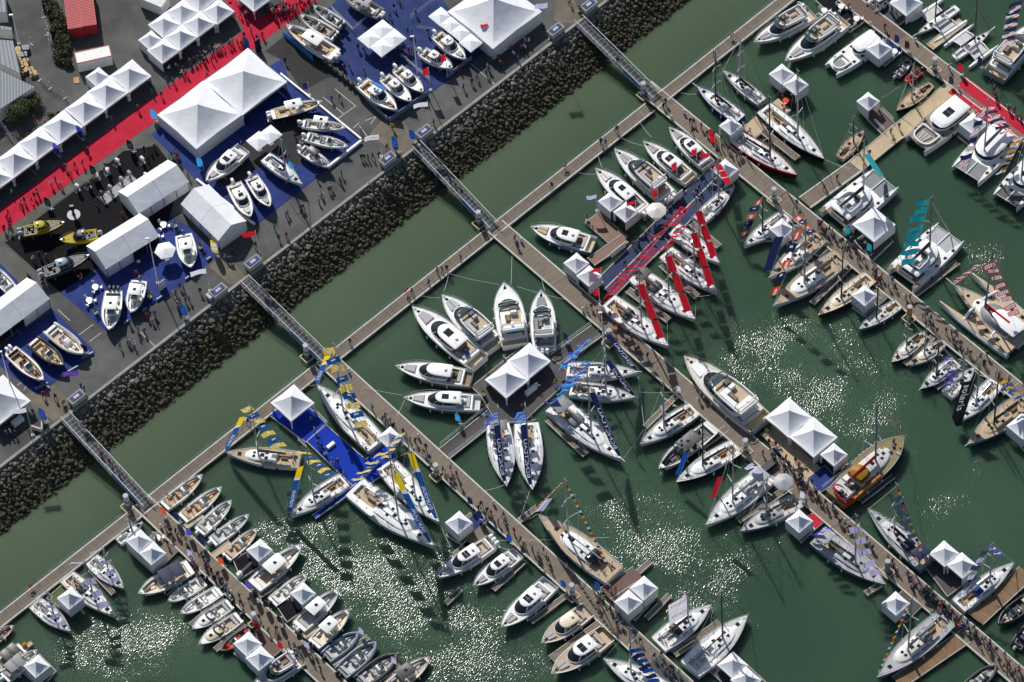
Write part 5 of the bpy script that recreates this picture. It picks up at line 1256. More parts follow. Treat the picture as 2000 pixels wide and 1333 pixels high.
# ------------------------------------------------------------------ tents afloat
for lab, x, y, s, w in (
 ('white pagoda tent standing on the bright blue carpet raft', 569, 774, 5, ()), ('small white pagoda tent between two yachts with yellow and blue flags', 760, 846, 3, ()),
 ('white pagoda bay over the dark stand, on the left of the pair', 989, 729, 5, (1,)), ('white pagoda bay over the dark stand, on the right of the pair', 1032, 692, 5, (1, 0)),
 ('small white pagoda tent on the brown deck, upper of the pair', 1192, 384, 3, (1, 2)), ('small white pagoda tent on the brown deck, lower of the pair', 1222, 405, 3, (0, 3)),
 ('small white pagoda tent at the navy stand, left of the pair by the pontoon', 1125, 505, 3, (2, 1)), ('small white pagoda tent at the navy stand, right of the pair beside the red sign', 1150, 530, 3, (3,)),
 ('white pagoda tent at the far end of the navy stand under red banners', 1416, 322, 3.2, (0, 3)), ('small white pagoda tent at the stern of the red hulled yacht', 1427, 237, 2.8, (0, 3)),
 ('white pagoda tent on the beige raft, left of the pair', 1527, 135, 3.1, (1, 2)), ('white pagoda tent on the beige raft, right of the pair', 1554, 156, 3.1, (0, 1, 3)),
 ('white pagoda tent beside the stern of the twin hulled motor boat', 1717, 85, 3.2, (2, 3)), ('small white pagoda tent on the narrow brown raft', 1696, 189, 2.8, (1, 2)), ('white pagoda tent at the stern of the catamaran by the red carpet', 1902, 232, 3.4, (2, 3)), ('printed pagoda tent at the top edge beside the racing trimaran', 1770, -6, 4, (0, 3)),
 ('large white pagoda tent between the two big catamarans', 1707, 425, 5, (0, 3)), ('small white pagoda tent under the orange and navy flags', 1527, 438, 3, (2, 3)), ('small white pagoda tent beside the little open keelboat', 1689, 568, 3, (2, 3)),
 ('large white pagoda tent on the beige terrace, upper of the pair', 1541, 802, 5.4, (1,)), ('large white pagoda tent on the beige terrace, lower of the pair', 1589, 840, 5.4, (0, 3)), ('small white pagoda tent on blue carpet beside the yellow ketch', 1629, 879, 3.1, (0, 3)), ('white pagoda tent cut by the right edge beside the teak decked yacht', 1998, 822, 3.6, (2, 3)),
 ('small white pagoda tent beside the red carpet raft', 1561, 1009, 3.1, (1, 2, 3)), ('white pagoda tent left of the pair near the right edge crowd', 1845, 1072, 3.4, (1, 0)), ('white pagoda tent right of the pair near the right edge crowd', 1880, 1095, 3.4, (0, 3)), ('small white pagoda tent left of the lower right pontoon', 1750, 1170, 3.1, (1, 2, 3)),
 ('white pagoda tent cut by the bottom edge, upper of the pair', 1431, 1290, 3.4, (0, 1)), ('white pagoda tent cut by the bottom edge, lower of the pair', 1457, 1319, 3.4, (0, 3)),
 ('white pagoda tent near the flag dressed cutter, left of the pair', 1227, 1167, 3.2, (2, 3)), ('white pagoda tent near the flag dressed cutter, right of the pair', 1257, 1140, 3.2, (0, 1, 3)),
 ('lone small white pagoda tent near the triple outboard motor boat', 895, 1012, 3.1, (1, 2, 3)), ('small white pagoda tent among the teak floored launches', 505, 1066, 3, (0, 3)), ('small white pagoda tent with dark dots on its walls', 590, 1151, 2.9, (0, 3)),
 ('white pagoda tent beside the orange seated inflatable, upper of the pair', 482, 1249, 3.2, (1, 2)), ('white pagoda tent above the bottom edge cruiser, lower of the pair', 506, 1277, 3.2, (2, 3)), ('white pagoda tent beside the small sport keelboat, upper of the pair', 270, 1048, 3.1, (1, 2)), ('white pagoda tent near the navy canopied launch, lower of the pair', 296, 1072, 3.1, (2, 3)), ('small white pagoda tent on artificial grass', 135, 1160, 3, (1, 2, 3)), ('small white pagoda tent in the lower left corner', 70, 1293, 3, (1, 2, 3))): pagoda(lab, x, y, s, DZ, w)
# ------------------------------------------------------------------ boats on the quay
openboat('white open boat nearest the top of the navy stand, black console seats', (612, 12), (668, 48), land=True, seat='dgrey', floor='offwhite', obm='black', ob=1)
openboat('white open boat with teak sole, between two others by the red carpet', (586, 30), (655, 70), land=True, floor='teak', seat='dgrey', obm='black', ob=2)
openboat('large white walkaround boat with white hardtop and two white engines', (559, 50), (655, 106), land=True, floor='teak', ttop='white', ob=2, fb=1.3, bw=.30, seat='tan')
openboat('grey inflatable with grey top cut by the top edge', (672, -8), (743, 28), land=True, rib='mgrey', hull='mgrey', ttop='lgrey', ob=2, bw=.34)
motor('white pilothouse boat, lower of the two bow to the red flags', (885, 134), (824, 100), 'pilot', land=True, bw=.36, sunroof=1, ob=1, padn=0); motor('white pilothouse boat with grey foredeck pad beside the parasol row', (910, 117), (852, 66), 'pilot', land=True, bw=.34, sunroof=2, ob=1, padn=1)
b = motor('white pilothouse boat with blue paddleboard on its roof', (776, 216), (706, 160), 'pilot', land=True, bw=.34, sunroof=1, ob=1, padn=1, pad='tan')
pb = MB(); rr = []
for k in range(9):
    u = k / 8; w_ = .38 * math.sin(math.pi * min(.97, max(.03, u))) ** .6; x = (u - .5) * 3.3; rr.append([(x, w_, 0), (x, w_ * .7, .10), (x, -w_ * .7, .10), (x, -w_, 0)])
pb.loft(rr, cap0=True, cap1=True); c_ = at(740, 168, QZ + 4.3); prop(pb.build('paddleboard', 'skyb', loc=c_, rot=(0, .05, MAIN + .25)), 'blue paddleboard lying on a pilothouse boat roof', 'paddleboard')
motor('white pilothouse boat, middle of the three at the tip of the navy stand', (804, 199), (750, 150), 'pilot', land=True, bw=.34, sunroof=1, ob=1, padn=0); motor('white pilothouse boat, rightmost of the three at the tip of the navy stand', (828, 181), (775, 133), 'pilot', land=True, bw=.34, sunroof=2, ob=1, padn=0)
openboat('dark hulled white decked boat with white hardtop and two engines beside the marquee', (630, 199), (530, 224), land=True, hull='navy', ttop='white', ob=2, floor='teak', seat='tan', bw=.27); openboat('white open boat with small rounded top, second at the marquee corner', (676, 250), (590, 240), land=True, ttop='white', ob=1, bw=.26); openboat('white fishing boat without top, third at the marquee corner', (680, 287), (598, 266), land=True, ob=1, bw=.28, floor='nonskid', seat='lgrey'); openboat('white boat with black canvas top at the corner of the blue carpet', (646, 327), (588, 290), land=True, ttop='black', ob=1, bw=.33)
sail('small white sailing boat standing ashore among the motor boats', (591, 360), (518, 306), land=True, bw=.30, mh=1.0, teak='nonskid', cover='blue', furl='teal', hatch=2, wheels=0, spread=1)
motor('white cabin boat with black aft canvas at the corner of the big marquee', (402, 355), (476, 288), 'coupe', land=True, bw=.34, sunroof=2, padn=1, teak='nonskid'); motor('white cabin boat with sunroof on the blue carpet, left of a pair', (490, 425), (456, 358), 'coupe', land=True, bw=.38, sunroof=1, padn=1, ob=1, pad='nonskid'); motor('white cabin boat on the blue carpet, right of a pair', (528, 405), (490, 345), 'coupe', land=True, bw=.36, sunroof=1, padn=1, ob=1)
Y = dict(land=True, hull='yellow', deck='dgrey', rail='black', boot='black', padn=0, teak='dgrey', aft='dgrey', fend=False, stripe='dgrey')
motor('yellow and black patrol boat with yellow wheelhouse roof', (127, 435), (44, 452), 'pilot', roof='yellow', house='yellow', sunroof=0, ob=2, obm='lgrey', bw=.30, **dict(Y, rail='yellow')); motor('yellow workboat with black wheelhouse pointing left', (117, 470), (190, 456), 'pilot', roof='dgrey', house='dgrey', sunroof=0, ob=1, obm='lgrey', bw=.34, **dict(Y, deck='yellow', rail='yellow', stripe=None))
Y.update(hull='mgrey', deck='dgrey'); motor('dark grey workboat with ribbed grey wheelhouse roof', (176, 499), (84, 532), 'pilot', roof='steelblue', house='mgrey', sunroof=0, ob=2, obm='lgrey', bw=.28, **Y)
openboat('white centre console boat pointing down beside the hexagonal parasol', (373, 524), (358, 458), land=True, ob=1, obm='dgrey', bw=.46, floor='offwhite', ttop='white', seat='white'); openboat('white centre console boat with three dark engines pointing down', (213, 646), (222, 568), land=True, ob=3, obm='dgrey', bw=.42, ttop='white', seat='lgrey'); openboat('shorter white centre console boat pointing down beside the lamp post', (256, 612), (272, 548), land=True, ob=1, obm='dgrey', bw=.46, ttop='white', seat='white')
openboat('white tubed inflatable with beige seats, uppermost of three on blue carpet', (162, 692), (97, 640), land=True, rib='offwhite', hull='white', floor='teakp', seat='offwhite', ob=0, bw=.36, screen=False); openboat('black and cream inflatable, middle of three on blue carpet', (124, 715), (64, 666), land=True, rib='black', hull='white', floor='teakp', seat='tan', ob=0, bw=.36); openboat('white launch with tan seats and two white engines on blue carpet', (86, 744), (20, 684), land=True, floor='teakp', seat='bronze', ob=2, bw=.34, rail='black')
openboat('small boat cut by the left edge above the white marquee', (-22, 520), (22, 565), land=True, ob=0, bw=.4, seat='lgrey')
# ------------------------------------------------------------------ motor boats afloat
motor('white flybridge yacht with round helm seat at the top pontoon corner', (1472, 84), (1586, 22), 'fly', bw=.29, boot='navy'); motor('large white flybridge yacht between the round helm yacht and the twin hulled boat', (1533, 121), (1648, 36), 'fly', bw=.29, boot='dgrey', hull='offwhite')
cat('white twin hulled motor boat with U shaped bow lounge', (1622, 136), (1716, 70), power=True, width=.36, foredeck='cushion', house=(.10, .52), hw_=.3, teak='nonskid', name='power_catamaran'); cat('white twin hulled motor yacht with large white roof and four skylights', (1786, 283), (1886, 200), power=True, width=.44, foredeck='cushion', house=(.10, .62), hw_=.22, name='power_catamaran', sunroof=4, deck='greige', teak='greige')
openboat('small navy tender moored by the pontoon beside the orange boat', (1780, 118), (1750, 150), rib='navy', hull='dgrey', ob=1, obm='lgrey', bw=.42, fb=.5, seat='lgrey', bowpad=False); openboat('small bright orange open boat by the upper right pontoon', (1768, 160), (1799, 138), hull='orange', rib='orange', floor='orange', seat='dgrey', console='dgrey', ob=1, obm='black', bw=.38, fb=.5, screen=False, bowpad=False)
motor('grey roofed motor yacht cut by the right edge beside the red carpet', (2030, 42), (1942, 145), 'fly', bw=.34, hull='lgrey')
motor('white coupe boat nearest the pontoon in the row of four', (1307, 250), (1384, 322), 'coupe', bw=.30, sunroof=2, roof='white', teak='mgrey'); motor('white coupe boat with grey pad, second in the row of four from the pontoon', (1256, 277), (1350, 350), 'coupe', bw=.29, sunroof=2); motor('white flybridge boat with three engines, third in the row of four', (1200, 292), (1306, 384), 'fly', bw=.29, ob=3, teak='teakp'); motor('white coupe boat with grey aft canvas, leftmost of the row of four', (1163, 330), (1258, 412), 'coupe', bw=.30, sunroof=1, ob=2, teak='mgrey', pad='offwhite')
motor('white coupe yacht with dark hull lying level left of the brown deck', (1036, 444), (1160, 478), 'coupe', bw=.33, hull='steelblue', boot='dgrey', sunroof=1, pad='teakp', aft='lgrey')
motor('long white hardtop yacht, leftmost of the fan pointing up left', (805, 600), (936, 706), 'coupe', bw=.29, sunroof=1, pad='cushion', padn=1, stripe='glass'); motor('white flybridge yacht, second of the fan pointing up left', (863, 577), (966, 676), 'fly', bw=.33, pad='lgrey'); motor('white flybridge yacht pointing straight up in the fan', (984, 553), (1006, 672), 'fly', bw=.41, pad='white', padn=0, teak='teakp'); motor('narrow white flybridge boat with two engines, rightmost of the fan', (1056, 568), (1064, 682), 'fly', bw=.37, ob=2, teak='nonskid', pad='mgrey', padn=1)
motor('white hardtop yacht pointing left, upper of two beside the dark stand', (772, 716), (920, 738), 'coupe', bw=.28, sunroof=0, padn=1, teak='teakd', stripe='mgrey'); motor('white hardtop yacht pointing left, lower of two beside the dark stand', (788, 778), (938, 786), 'coupe', bw=.27, sunroof=1, padn=1, teak='nonskid', stripe='mgrey')
motor('white motor boat with three engines and four roof panels near the lone tent', (850, 1130), (960, 1058), 'coupe', bw=.28, sunroof=4, ob=3); motor('white motor boat with solar roof panels beside the triple engine boat', (924, 1146), (1012, 1078), 'coupe', bw=.31, sunroof=2, teak='nonskid'); motor('white trawler style motor boat with dark skylights, alone in its berth', (978, 1227), (1076, 1136), 'coupe', bw=.32, sunroof=4, teak='nonskid'); motor('white launch with teak side decks and beige canvas roof', (1058, 1257), (1148, 1190), 'coupe', bw=.35, roof='cream', deck='teak', rail='white', sunroof=0, hull='offwhite'); motor('white launch with teak side decks and open sunroof, lower of two', (1077, 1317), (1186, 1236), 'coupe', bw=.34, roof='white', deck='teak', rail='white', sunroof=2, hull='offwhite')
motor('big white motor yacht with flybridge alongside the pontoon', (1336, 697), (1486, 826), 'fly', bw=.30, deck='offwhite', rail='teakp', teak='teakp', pad='white', padn=1, boot='dgrey')
TK = dict(floor='teak', seat='tan')
openboat('white launch with tan seats nearest the cross pontoon', (396, 928), (320, 988), bw=.32, arch=True, ob=0, **TK); openboat('white launch with tan seats and teak stern platform, second from the cross pontoon', (434, 952), (356, 1012), bw=.32, arch=True, ob=0, **TK); openboat('white open boat with white engine, third from the cross pontoon', (453, 978), (389, 1038), bw=.34, ob=1); openboat('pale grey open boat with white engine, fourth from the cross pontoon', (487, 1006), (414, 1058), bw=.31, ob=1, floor='nonskid', seat='lgrey'); openboat('white launch with tan interior beside the small tent', (503, 1033), (441, 1088), bw=.34, ob=1, obm='black', **TK)
openboat('white boat with white hardtop and skylight beside the small tent', (590, 1064), (496, 1144), bw=.33, ob=0, ttop='white', floor='teakp', seat='offwhite', fb=1.2); openboat('cream open boat behind the tent with dark dots', (601, 1122), (531, 1176), bw=.34, ob=1, obm='dgrey', floor='offwhite', seat='offwhite'); openboat('white fishing boat with white hardtop and two white engines', (663, 1151), (583, 1224), bw=.34, ob=2, ttop='white', floor='nonskid', fb=1.05); openboat('cream fishing boat with white hardtop and black engines', (683, 1191), (612, 1258), bw=.36, ob=2, obm='black', ttop='white', floor='cream', seat='cream', fb=1.05)
openboat('dark grey inflatable nearest the cream fishing boat', (700, 1237), (637, 1284), rib='steelblue', hull='mgrey', bw=.40, ob=1, obm='black', floor='nonskid', seat='lgrey'); openboat('dark blue grey inflatable, second of three', (735, 1257), (666, 1315), rib='steelblue', hull='mgrey', bw=.40, ob=2, obm='black', floor='nonskid', seat='lgrey'); openboat('black inflatable cut by the bottom edge', (776, 1279), (702, 1334), rib='dgrey', hull='black', bw=.40, ob=1, obm='black', floor='nonskid', seat='cushion'); openboat('teak rimmed launch with dark windscreen at the bottom edge', (840, 1284), (756, 1348), bw=.36, ob=0, floor='teakp', seat='cushion', rail='teak', ttop='dgrey', hull='mgrey')
openboat('beige launch with navy canvas canopy beside the paired tents', (270, 1161), (372, 1106), bw=.36, ob=0, bim='navy', floor='teakp', seat='cream', hull='offwhite', fb=1.05); openboat('white bowrider with black engine next to the navy canopy launch', (328, 1176), (398, 1134), bw=.36, ob=1, obm='black', seat='offwhite'); openboat('white open boat with black engine, second below the navy canopy launch', (352, 1200), (430, 1152), bw=.34, ob=1, obm='black', seat='white'); openboat('white cuddy boat with round black hatch, third below the navy canopy launch', (375, 1230), (450, 1178), bw=.33, ob=1, obm='black', cuddy='white'); openboat('beige cuddy boat with teak cockpit, fourth below the navy canopy launch', (388, 1260), (468, 1204), bw=.33, ob=1, obm='black', cuddy='cream', hull='offwhite', floor='teak'); openboat('black inflatable with orange seats beside the paired tents', (432, 1273), (490, 1232), rib='black', hull='black', bw=.36, ob=1, obm='black', seat='orange', floor='mgrey')
motor('white cruiser with flybridge cut by the bottom edge', (494, 1344), (588, 1284), 'fly', bw=.34, teak='teakd'); openboat('teak trimmed boat cut by the left edge', (27, 1223), (-34, 1262), bw=.36, ob=1, obm='dgrey', floor='teak', seat='bronze', rail='teak'); openboat('dark boat with black canopy at the left edge', (-22, 1318), (44, 1264), bw=.36, ob=1, obm='amber', bim='black', hull='dgrey', floor='teak'); openboat('white boat with grey canopy in the lower left corner', (73, 1270), (8, 1324), bw=.38, ob=1, obm='white', bim='mgrey')
openboat('black inflatable beside the brown pontoon at the right edge', (1950, 1220), (2012, 1170), rib='black', hull='black', bw=.38, ob=1, obm='dgrey', seat='cream', floor='dgrey'); openboat('dark inflatable cut by the right edge near the lower pontoon', (2020, 1216), (1984, 1264), rib='dgrey', hull='black', bw=.4, ob=1, obm='lgrey', seat='mgrey', floor='dgrey'); openboat('dark inflatable cut by the bottom edge near the last finger', (1946, 1302), (1890, 1346), rib='dgrey', hull='black', bw=.4, ob=1, obm='dgrey', seat='lgrey', floor='mgrey')
# ------------------------------------------------------------------ sailing yachts
SH = {}
def sy(key, *a, **k): SH[key] = sail(*a, **k)
sy('D1', 'white sloop moored along the pontoon under yellow and blue flags', (619, 752), (736, 868), bw=.285, cover=None, teak='teak', hatch=5, mh=1.25)
sy('D2', 'white sloop with teak decks lying level under yellow and blue flags', (442, 884), (586, 898), bw=.285, deck='teak', hull='white', stripe=None, cover='mgrey', mh=1.22)
sy('D3', 'white sloop pointing down left beside the bright blue finger', (567, 1008), (672, 936), bw=.31, cover='lgrey'); sy('D4', 'long white sloop with teak cockpit, its bow moored to the lone tent', (848, 1066), (692, 950), bw=.29, cover=None, hatch=5, mh=1.15); sy('D5', 'white sloop with blue forestay banner, right of the longest one', (858, 1020), (752, 906), bw=.29, cover=None, hatch=5)
sy('B7', 'white sloop pointing right, upper of two at the dark stand', (1246, 727), (1108, 722), bw=.29, cover='lgrey', sprit=.8, mh=1.2); sy('B8', 'white sloop pointing right, lower of two at the dark stand', (1240, 776), (1114, 758), bw=.31, cover='lgrey', sprit=.8, mh=1.2, stripe='lgrey'); sy('B9', 'long white sloop with grey bimini and sprayhood at the dark stand', (1214, 897), (1082, 788), bw=.30, bimini='mgrey', hood='mgrey', cover='lgrey', sprit=1.0, mh=1.18); sy('B10', 'white sloop with grey sprayhood pointing down, left of two', (990, 950), (972, 828), bw=.36, hood='mgrey', bimini='mgrey', cover=None, mh=1.25); sy('B11', 'white sloop with teak cockpit pointing down, right of two', (1040, 957), (1028, 826), bw=.36, cover=None, mh=1.25)
sy('J6', 'pale sloop pointing up right at the end of the navy stand', (1435, 364), (1364, 430), bw=.30, teak='nonskid', cover=None); sy('J7', 'white sloop with red forestay banner, uppermost of four', (1406, 514), (1316, 446), bw=.30, teak='nonskid', cover=None); sy('J8', 'white sloop with red forestay banner, second of four from the top', (1402, 572), (1300, 492), bw=.29, cover='white'); sy('J9', 'white sloop with dark grey canopy and red forestay banner, third of four', (1358, 624), (1242, 534), bw=.30, bimini='dgrey', hood='dgrey', cover=None, mh=1.22); sy('J10', 'white sloop with teak stern and red forestay banner, lowest of four', (1306, 676), (1187, 588), bw=.30, hood='dgrey', cover=None, mh=1.2)
sy('E1', 'white sloop with blue hull and black sails at the top pontoon', (1359, 168), (1446, 232), hull='hullblue', bw=.29, rail='hullblue', cover='black', mast='mastb', teak='nonskid', furl=None, sprit=.9, mh=1.3); sy('E2', 'pale grey sloop with black boom at the top pontoon', (1411, 138), (1488, 198), hull='lgrey', bw=.26, cover='black', teak='nonskid', furl='offwhite', mh=1.35)
sy('T9', 'black hulled sloop with white deck and teak cockpit', (1611, 312), (1492, 210), hull='black', rail='black', bw=.26, cover='cream', mh=1.2, teak='teak', roofh=.35); sy('T10', 'red hulled white sloop with black boom', (1558, 343), (1436, 266), hull='burg', rail='red', bw=.27, cover='black', mast='mastb', teak='nonskid', furl=None, mh=1.25)
sy('T6', 'classic sloop with varnished teak deck and black hull beside the orange boat', (1750, 217), (1820, 164), hull='black', deck='teak', rail='teakd', bw=.30, teak='teakd', cover=None, boom=False, furl='ropew', roof='teak', mh=1.15, wheels=0, hatch=1, roofh=.2, sp=(.55, .45, 2.0)); sy('T8', 'small varnished wooden daysailer near the beige link pontoon', (1688, 255), (1640, 307), hull='cream', deck='teak', rail='teakd', bw=.34, teak='teakd', cover=None, boom=False, furl=None, roof='teak', mh=1.0, wheels=0, hatch=0, roofh=.18, mast='mastb', sp=(.7, .45, 2.0))
sy('M4', 'white sloop with plain deck under the orange flags', (1452, 481), (1536, 420), bw=.31, cover=None, teak='nonskid', mast='mastb', mh=1.0, furl=None); sy('M5', 'white sloop with teak deck under the dark vertical banner', (1504, 541), (1602, 460), deck='teak', bw=.30, cover='lgrey', mh=1.2, sprit=.5); sy('M6', 'large white sloop with teak side decks beside the wooden finger', (1513, 596), (1644, 500), deck='teak', bw=.29, cover='lgrey', mh=1.2, sprit=.6); sy('M7', 'cream decked sloop with dark red hull', (1598, 616), (1700, 540), hull='burg', deck='cream', roof='cream', rail='cream', bw=.27, teak='teakp', cover=None, mast='mastb', furl=None, mh=1.15, roofh=.22, wheels=1); sy('M8', 'small pale keelboat beside the tent on the wooden raft', (1677, 644), (1756, 592), hull='steelblue', deck='offwhite', roof='offwhite', bw=.28, mast='mastb', cover=None, boom=False, furl=None, wheels=0, hatch=0, roofh=.15, mh=1.1)
sy('M9', 'small classic sloop with pale pink deck, left of two', (1741, 708), (1807, 652), hull='navy', deck='cream', roof='offwhite', bw=.33, cover='black', mast='alu', furl=None, wheels=0, hatch=1, mh=1.15, sp=(.5, .48, 2), roofh=.3); sy('M10', 'small classic sloop with pale wooden deck and turquoise hatch, right of two', (1775, 713), (1844, 668), hull='offwhite', deck='teakp', roof='offwhite', bw=.34, cover=None, boom=False, furl=None, wheels=0, hatch=1, mh=1.1, sp=(.5, .48, 2), roofh=.3, teak='teal'); sy('M11', 'white decked sloop with blue hull near the right edge', (1798, 760), (1868, 706), hull='hullblue', bw=.34, cover=None, teak='nonskid', furl=None, mast='mastb', mh=1.2, sprit=.5); sy('M12', 'white racing sloop moored bow to the pontoon with violet flags', (1904, 718), (1850, 770), bw=.38, cover=None, teak='nonskid', furl=None, mh=1.15, flush=True); sy('M13', 'white sloop under the huge black lettered banner', (1876, 822), (1946, 746), bw=.33, cover=None, mh=1.25, sprit=.5); sy('M14', 'large teak decked sloop with black boom at the right edge', (1890, 868), (2006, 780), deck='teak', bw=.31, hull='steelblue', cover='black', mast='mastb', furl=None, mh=1.15, sprit=.8, roof='teak', roofh=.25)
sy('S6', 'long white cutter with teak deck dressed in signal flags', (1052, 1006), (1200, 1122), deck='teak', bw=.29, cover=None, hood='glass', mh=1.05, furl=None, mt_=.60, hatch=5, rooft=(.25, .7), roofh=.6); sy('S7', 'white sloop with pale sail lettered in red', (1390, 1181), (1286, 1258), bw=.37, cover='dgrey', teak='nonskid', furl='dgrey', mh=1.1, hood='black'); sy('S8', 'broad white racing sloop beside the sloop with the lettered sail', (1461, 1201), (1348, 1306), bw=.36, cover=None, mast='mastb', teak='nonskid', furl='dgrey', mh=1.08, spm='mgrey'); sy('S9', 'white sloop with blue flags cut by the bottom edge', (1178, 1287), (1302, 1352), bw=.32, cover=None, mh=1.2, furl=None)
sy('C1', 'white deck saloon sloop with navy boom cover, uppermost at the third pontoon', (1250, 868), (1356, 798), bw=.31, cover='navy', mh=1.15, roofh=.6); sy('C3', 'white sloop with black boom and black hull stripe', (1321, 942), (1438, 872), bw=.30, cover='black', mast='mastb', hull='black', rail='white', mh=1.15, teak='teakp', hatch=2, furl='offwhite'); sy('C4', 'large grey white sloop with wide grey canopy', (1378, 1026), (1498, 926), bw=.32, cover='offwhite', bimini='lgrey', hood='lgrey', mh=1.2, teak='nonskid'); sy('C5', 'grey sloop with dark boom cover beside the octagonal parasol', (1446, 1038), (1560, 976), hull='hullgrey', deck='nonskid', roof='lgrey', bw=.30, cover='dgrey', mh=1.0, teak='teakp', furl='offwhite')
openboat('dark launch with teak foredeck and grey cabin', (1285, 918), (1392, 832), hull='black', bw=.30, ob=0, floor='teakd', seat='dgrey', ttop='dgrey', rail='dgrey', console='dgrey', fb=1.2)
sy('C7', 'large yellow and teak expedition ketch with red boom cover', (1766, 852), (1632, 972), hull='ochre', deck='olivedeck', rail='lgrey', mast='mgrey', bw=.33, cover='red', furl='amber', mh=1.02, fb=1.7, roof='nonskid', rooft=(.26, .80), roofh=.6, sp=(.75, .5, 2.8), hatch=6, spread=3, mt_=.58)
sy('C8', 'grey aluminium sloop with violet flags moored along the pontoon', (1730, 1142), (1596, 1046), hull='hullgrey', deck='lgrey', roof='lgrey', bw=.30, cover='mgrey', mh=1.0, bimini='lgrey', teak='teakp', furl='offwhite'); sy('C9', 'grey blue sloop with navy canopies near the yellow ketch', (1695, 994), (1812, 1102), hull='steelblue', deck='lgrey', roof='nonskid', bw=.28, cover='navy', bimini='navy', mh=1.05, hood='navy'); sy('C10', 'white sloop with tan cockpit near the right edge', (1981, 1099), (1872, 1182), bw=.29, cover='offwhite', mh=.95, hood='blue'); sy('C11', 'long grey sloop with black solar panel at its stern', (1713, 1324), (1850, 1206), hull='steelblue', deck='lgrey', roof='offwhite', bw=.28, cover='lgrey', mh=1.0, hood='mgrey')
sy('A20', 'small white sport keelboat behind the paired tents', (279, 1020), (231, 1058), bw=.34, mh=.9, cover=None, wheels=0, hatch=0, teak='nonskid', furl=None, mast='mastb', boom=True, roofh=.2); sy('A28', 'white sloop with pale flags, right of three at the cross pontoon', (242, 1149), (178, 1092), bw=.38, cover=None, mh=1.0, teak='nonskid'); sy('A29', 'sloop with beige deck and teak rail, middle of three', (227, 1204), (130, 1126), bw=.30, deck='offwhite', rail='teakd', cover=None, hood='dgrey', mh=1.0); sy('A30', 'white sloop with pale flags, left of three at the cross pontoon', (138, 1233), (68, 1177), bw=.36, cover=None, mh=.95, teak='nonskid')
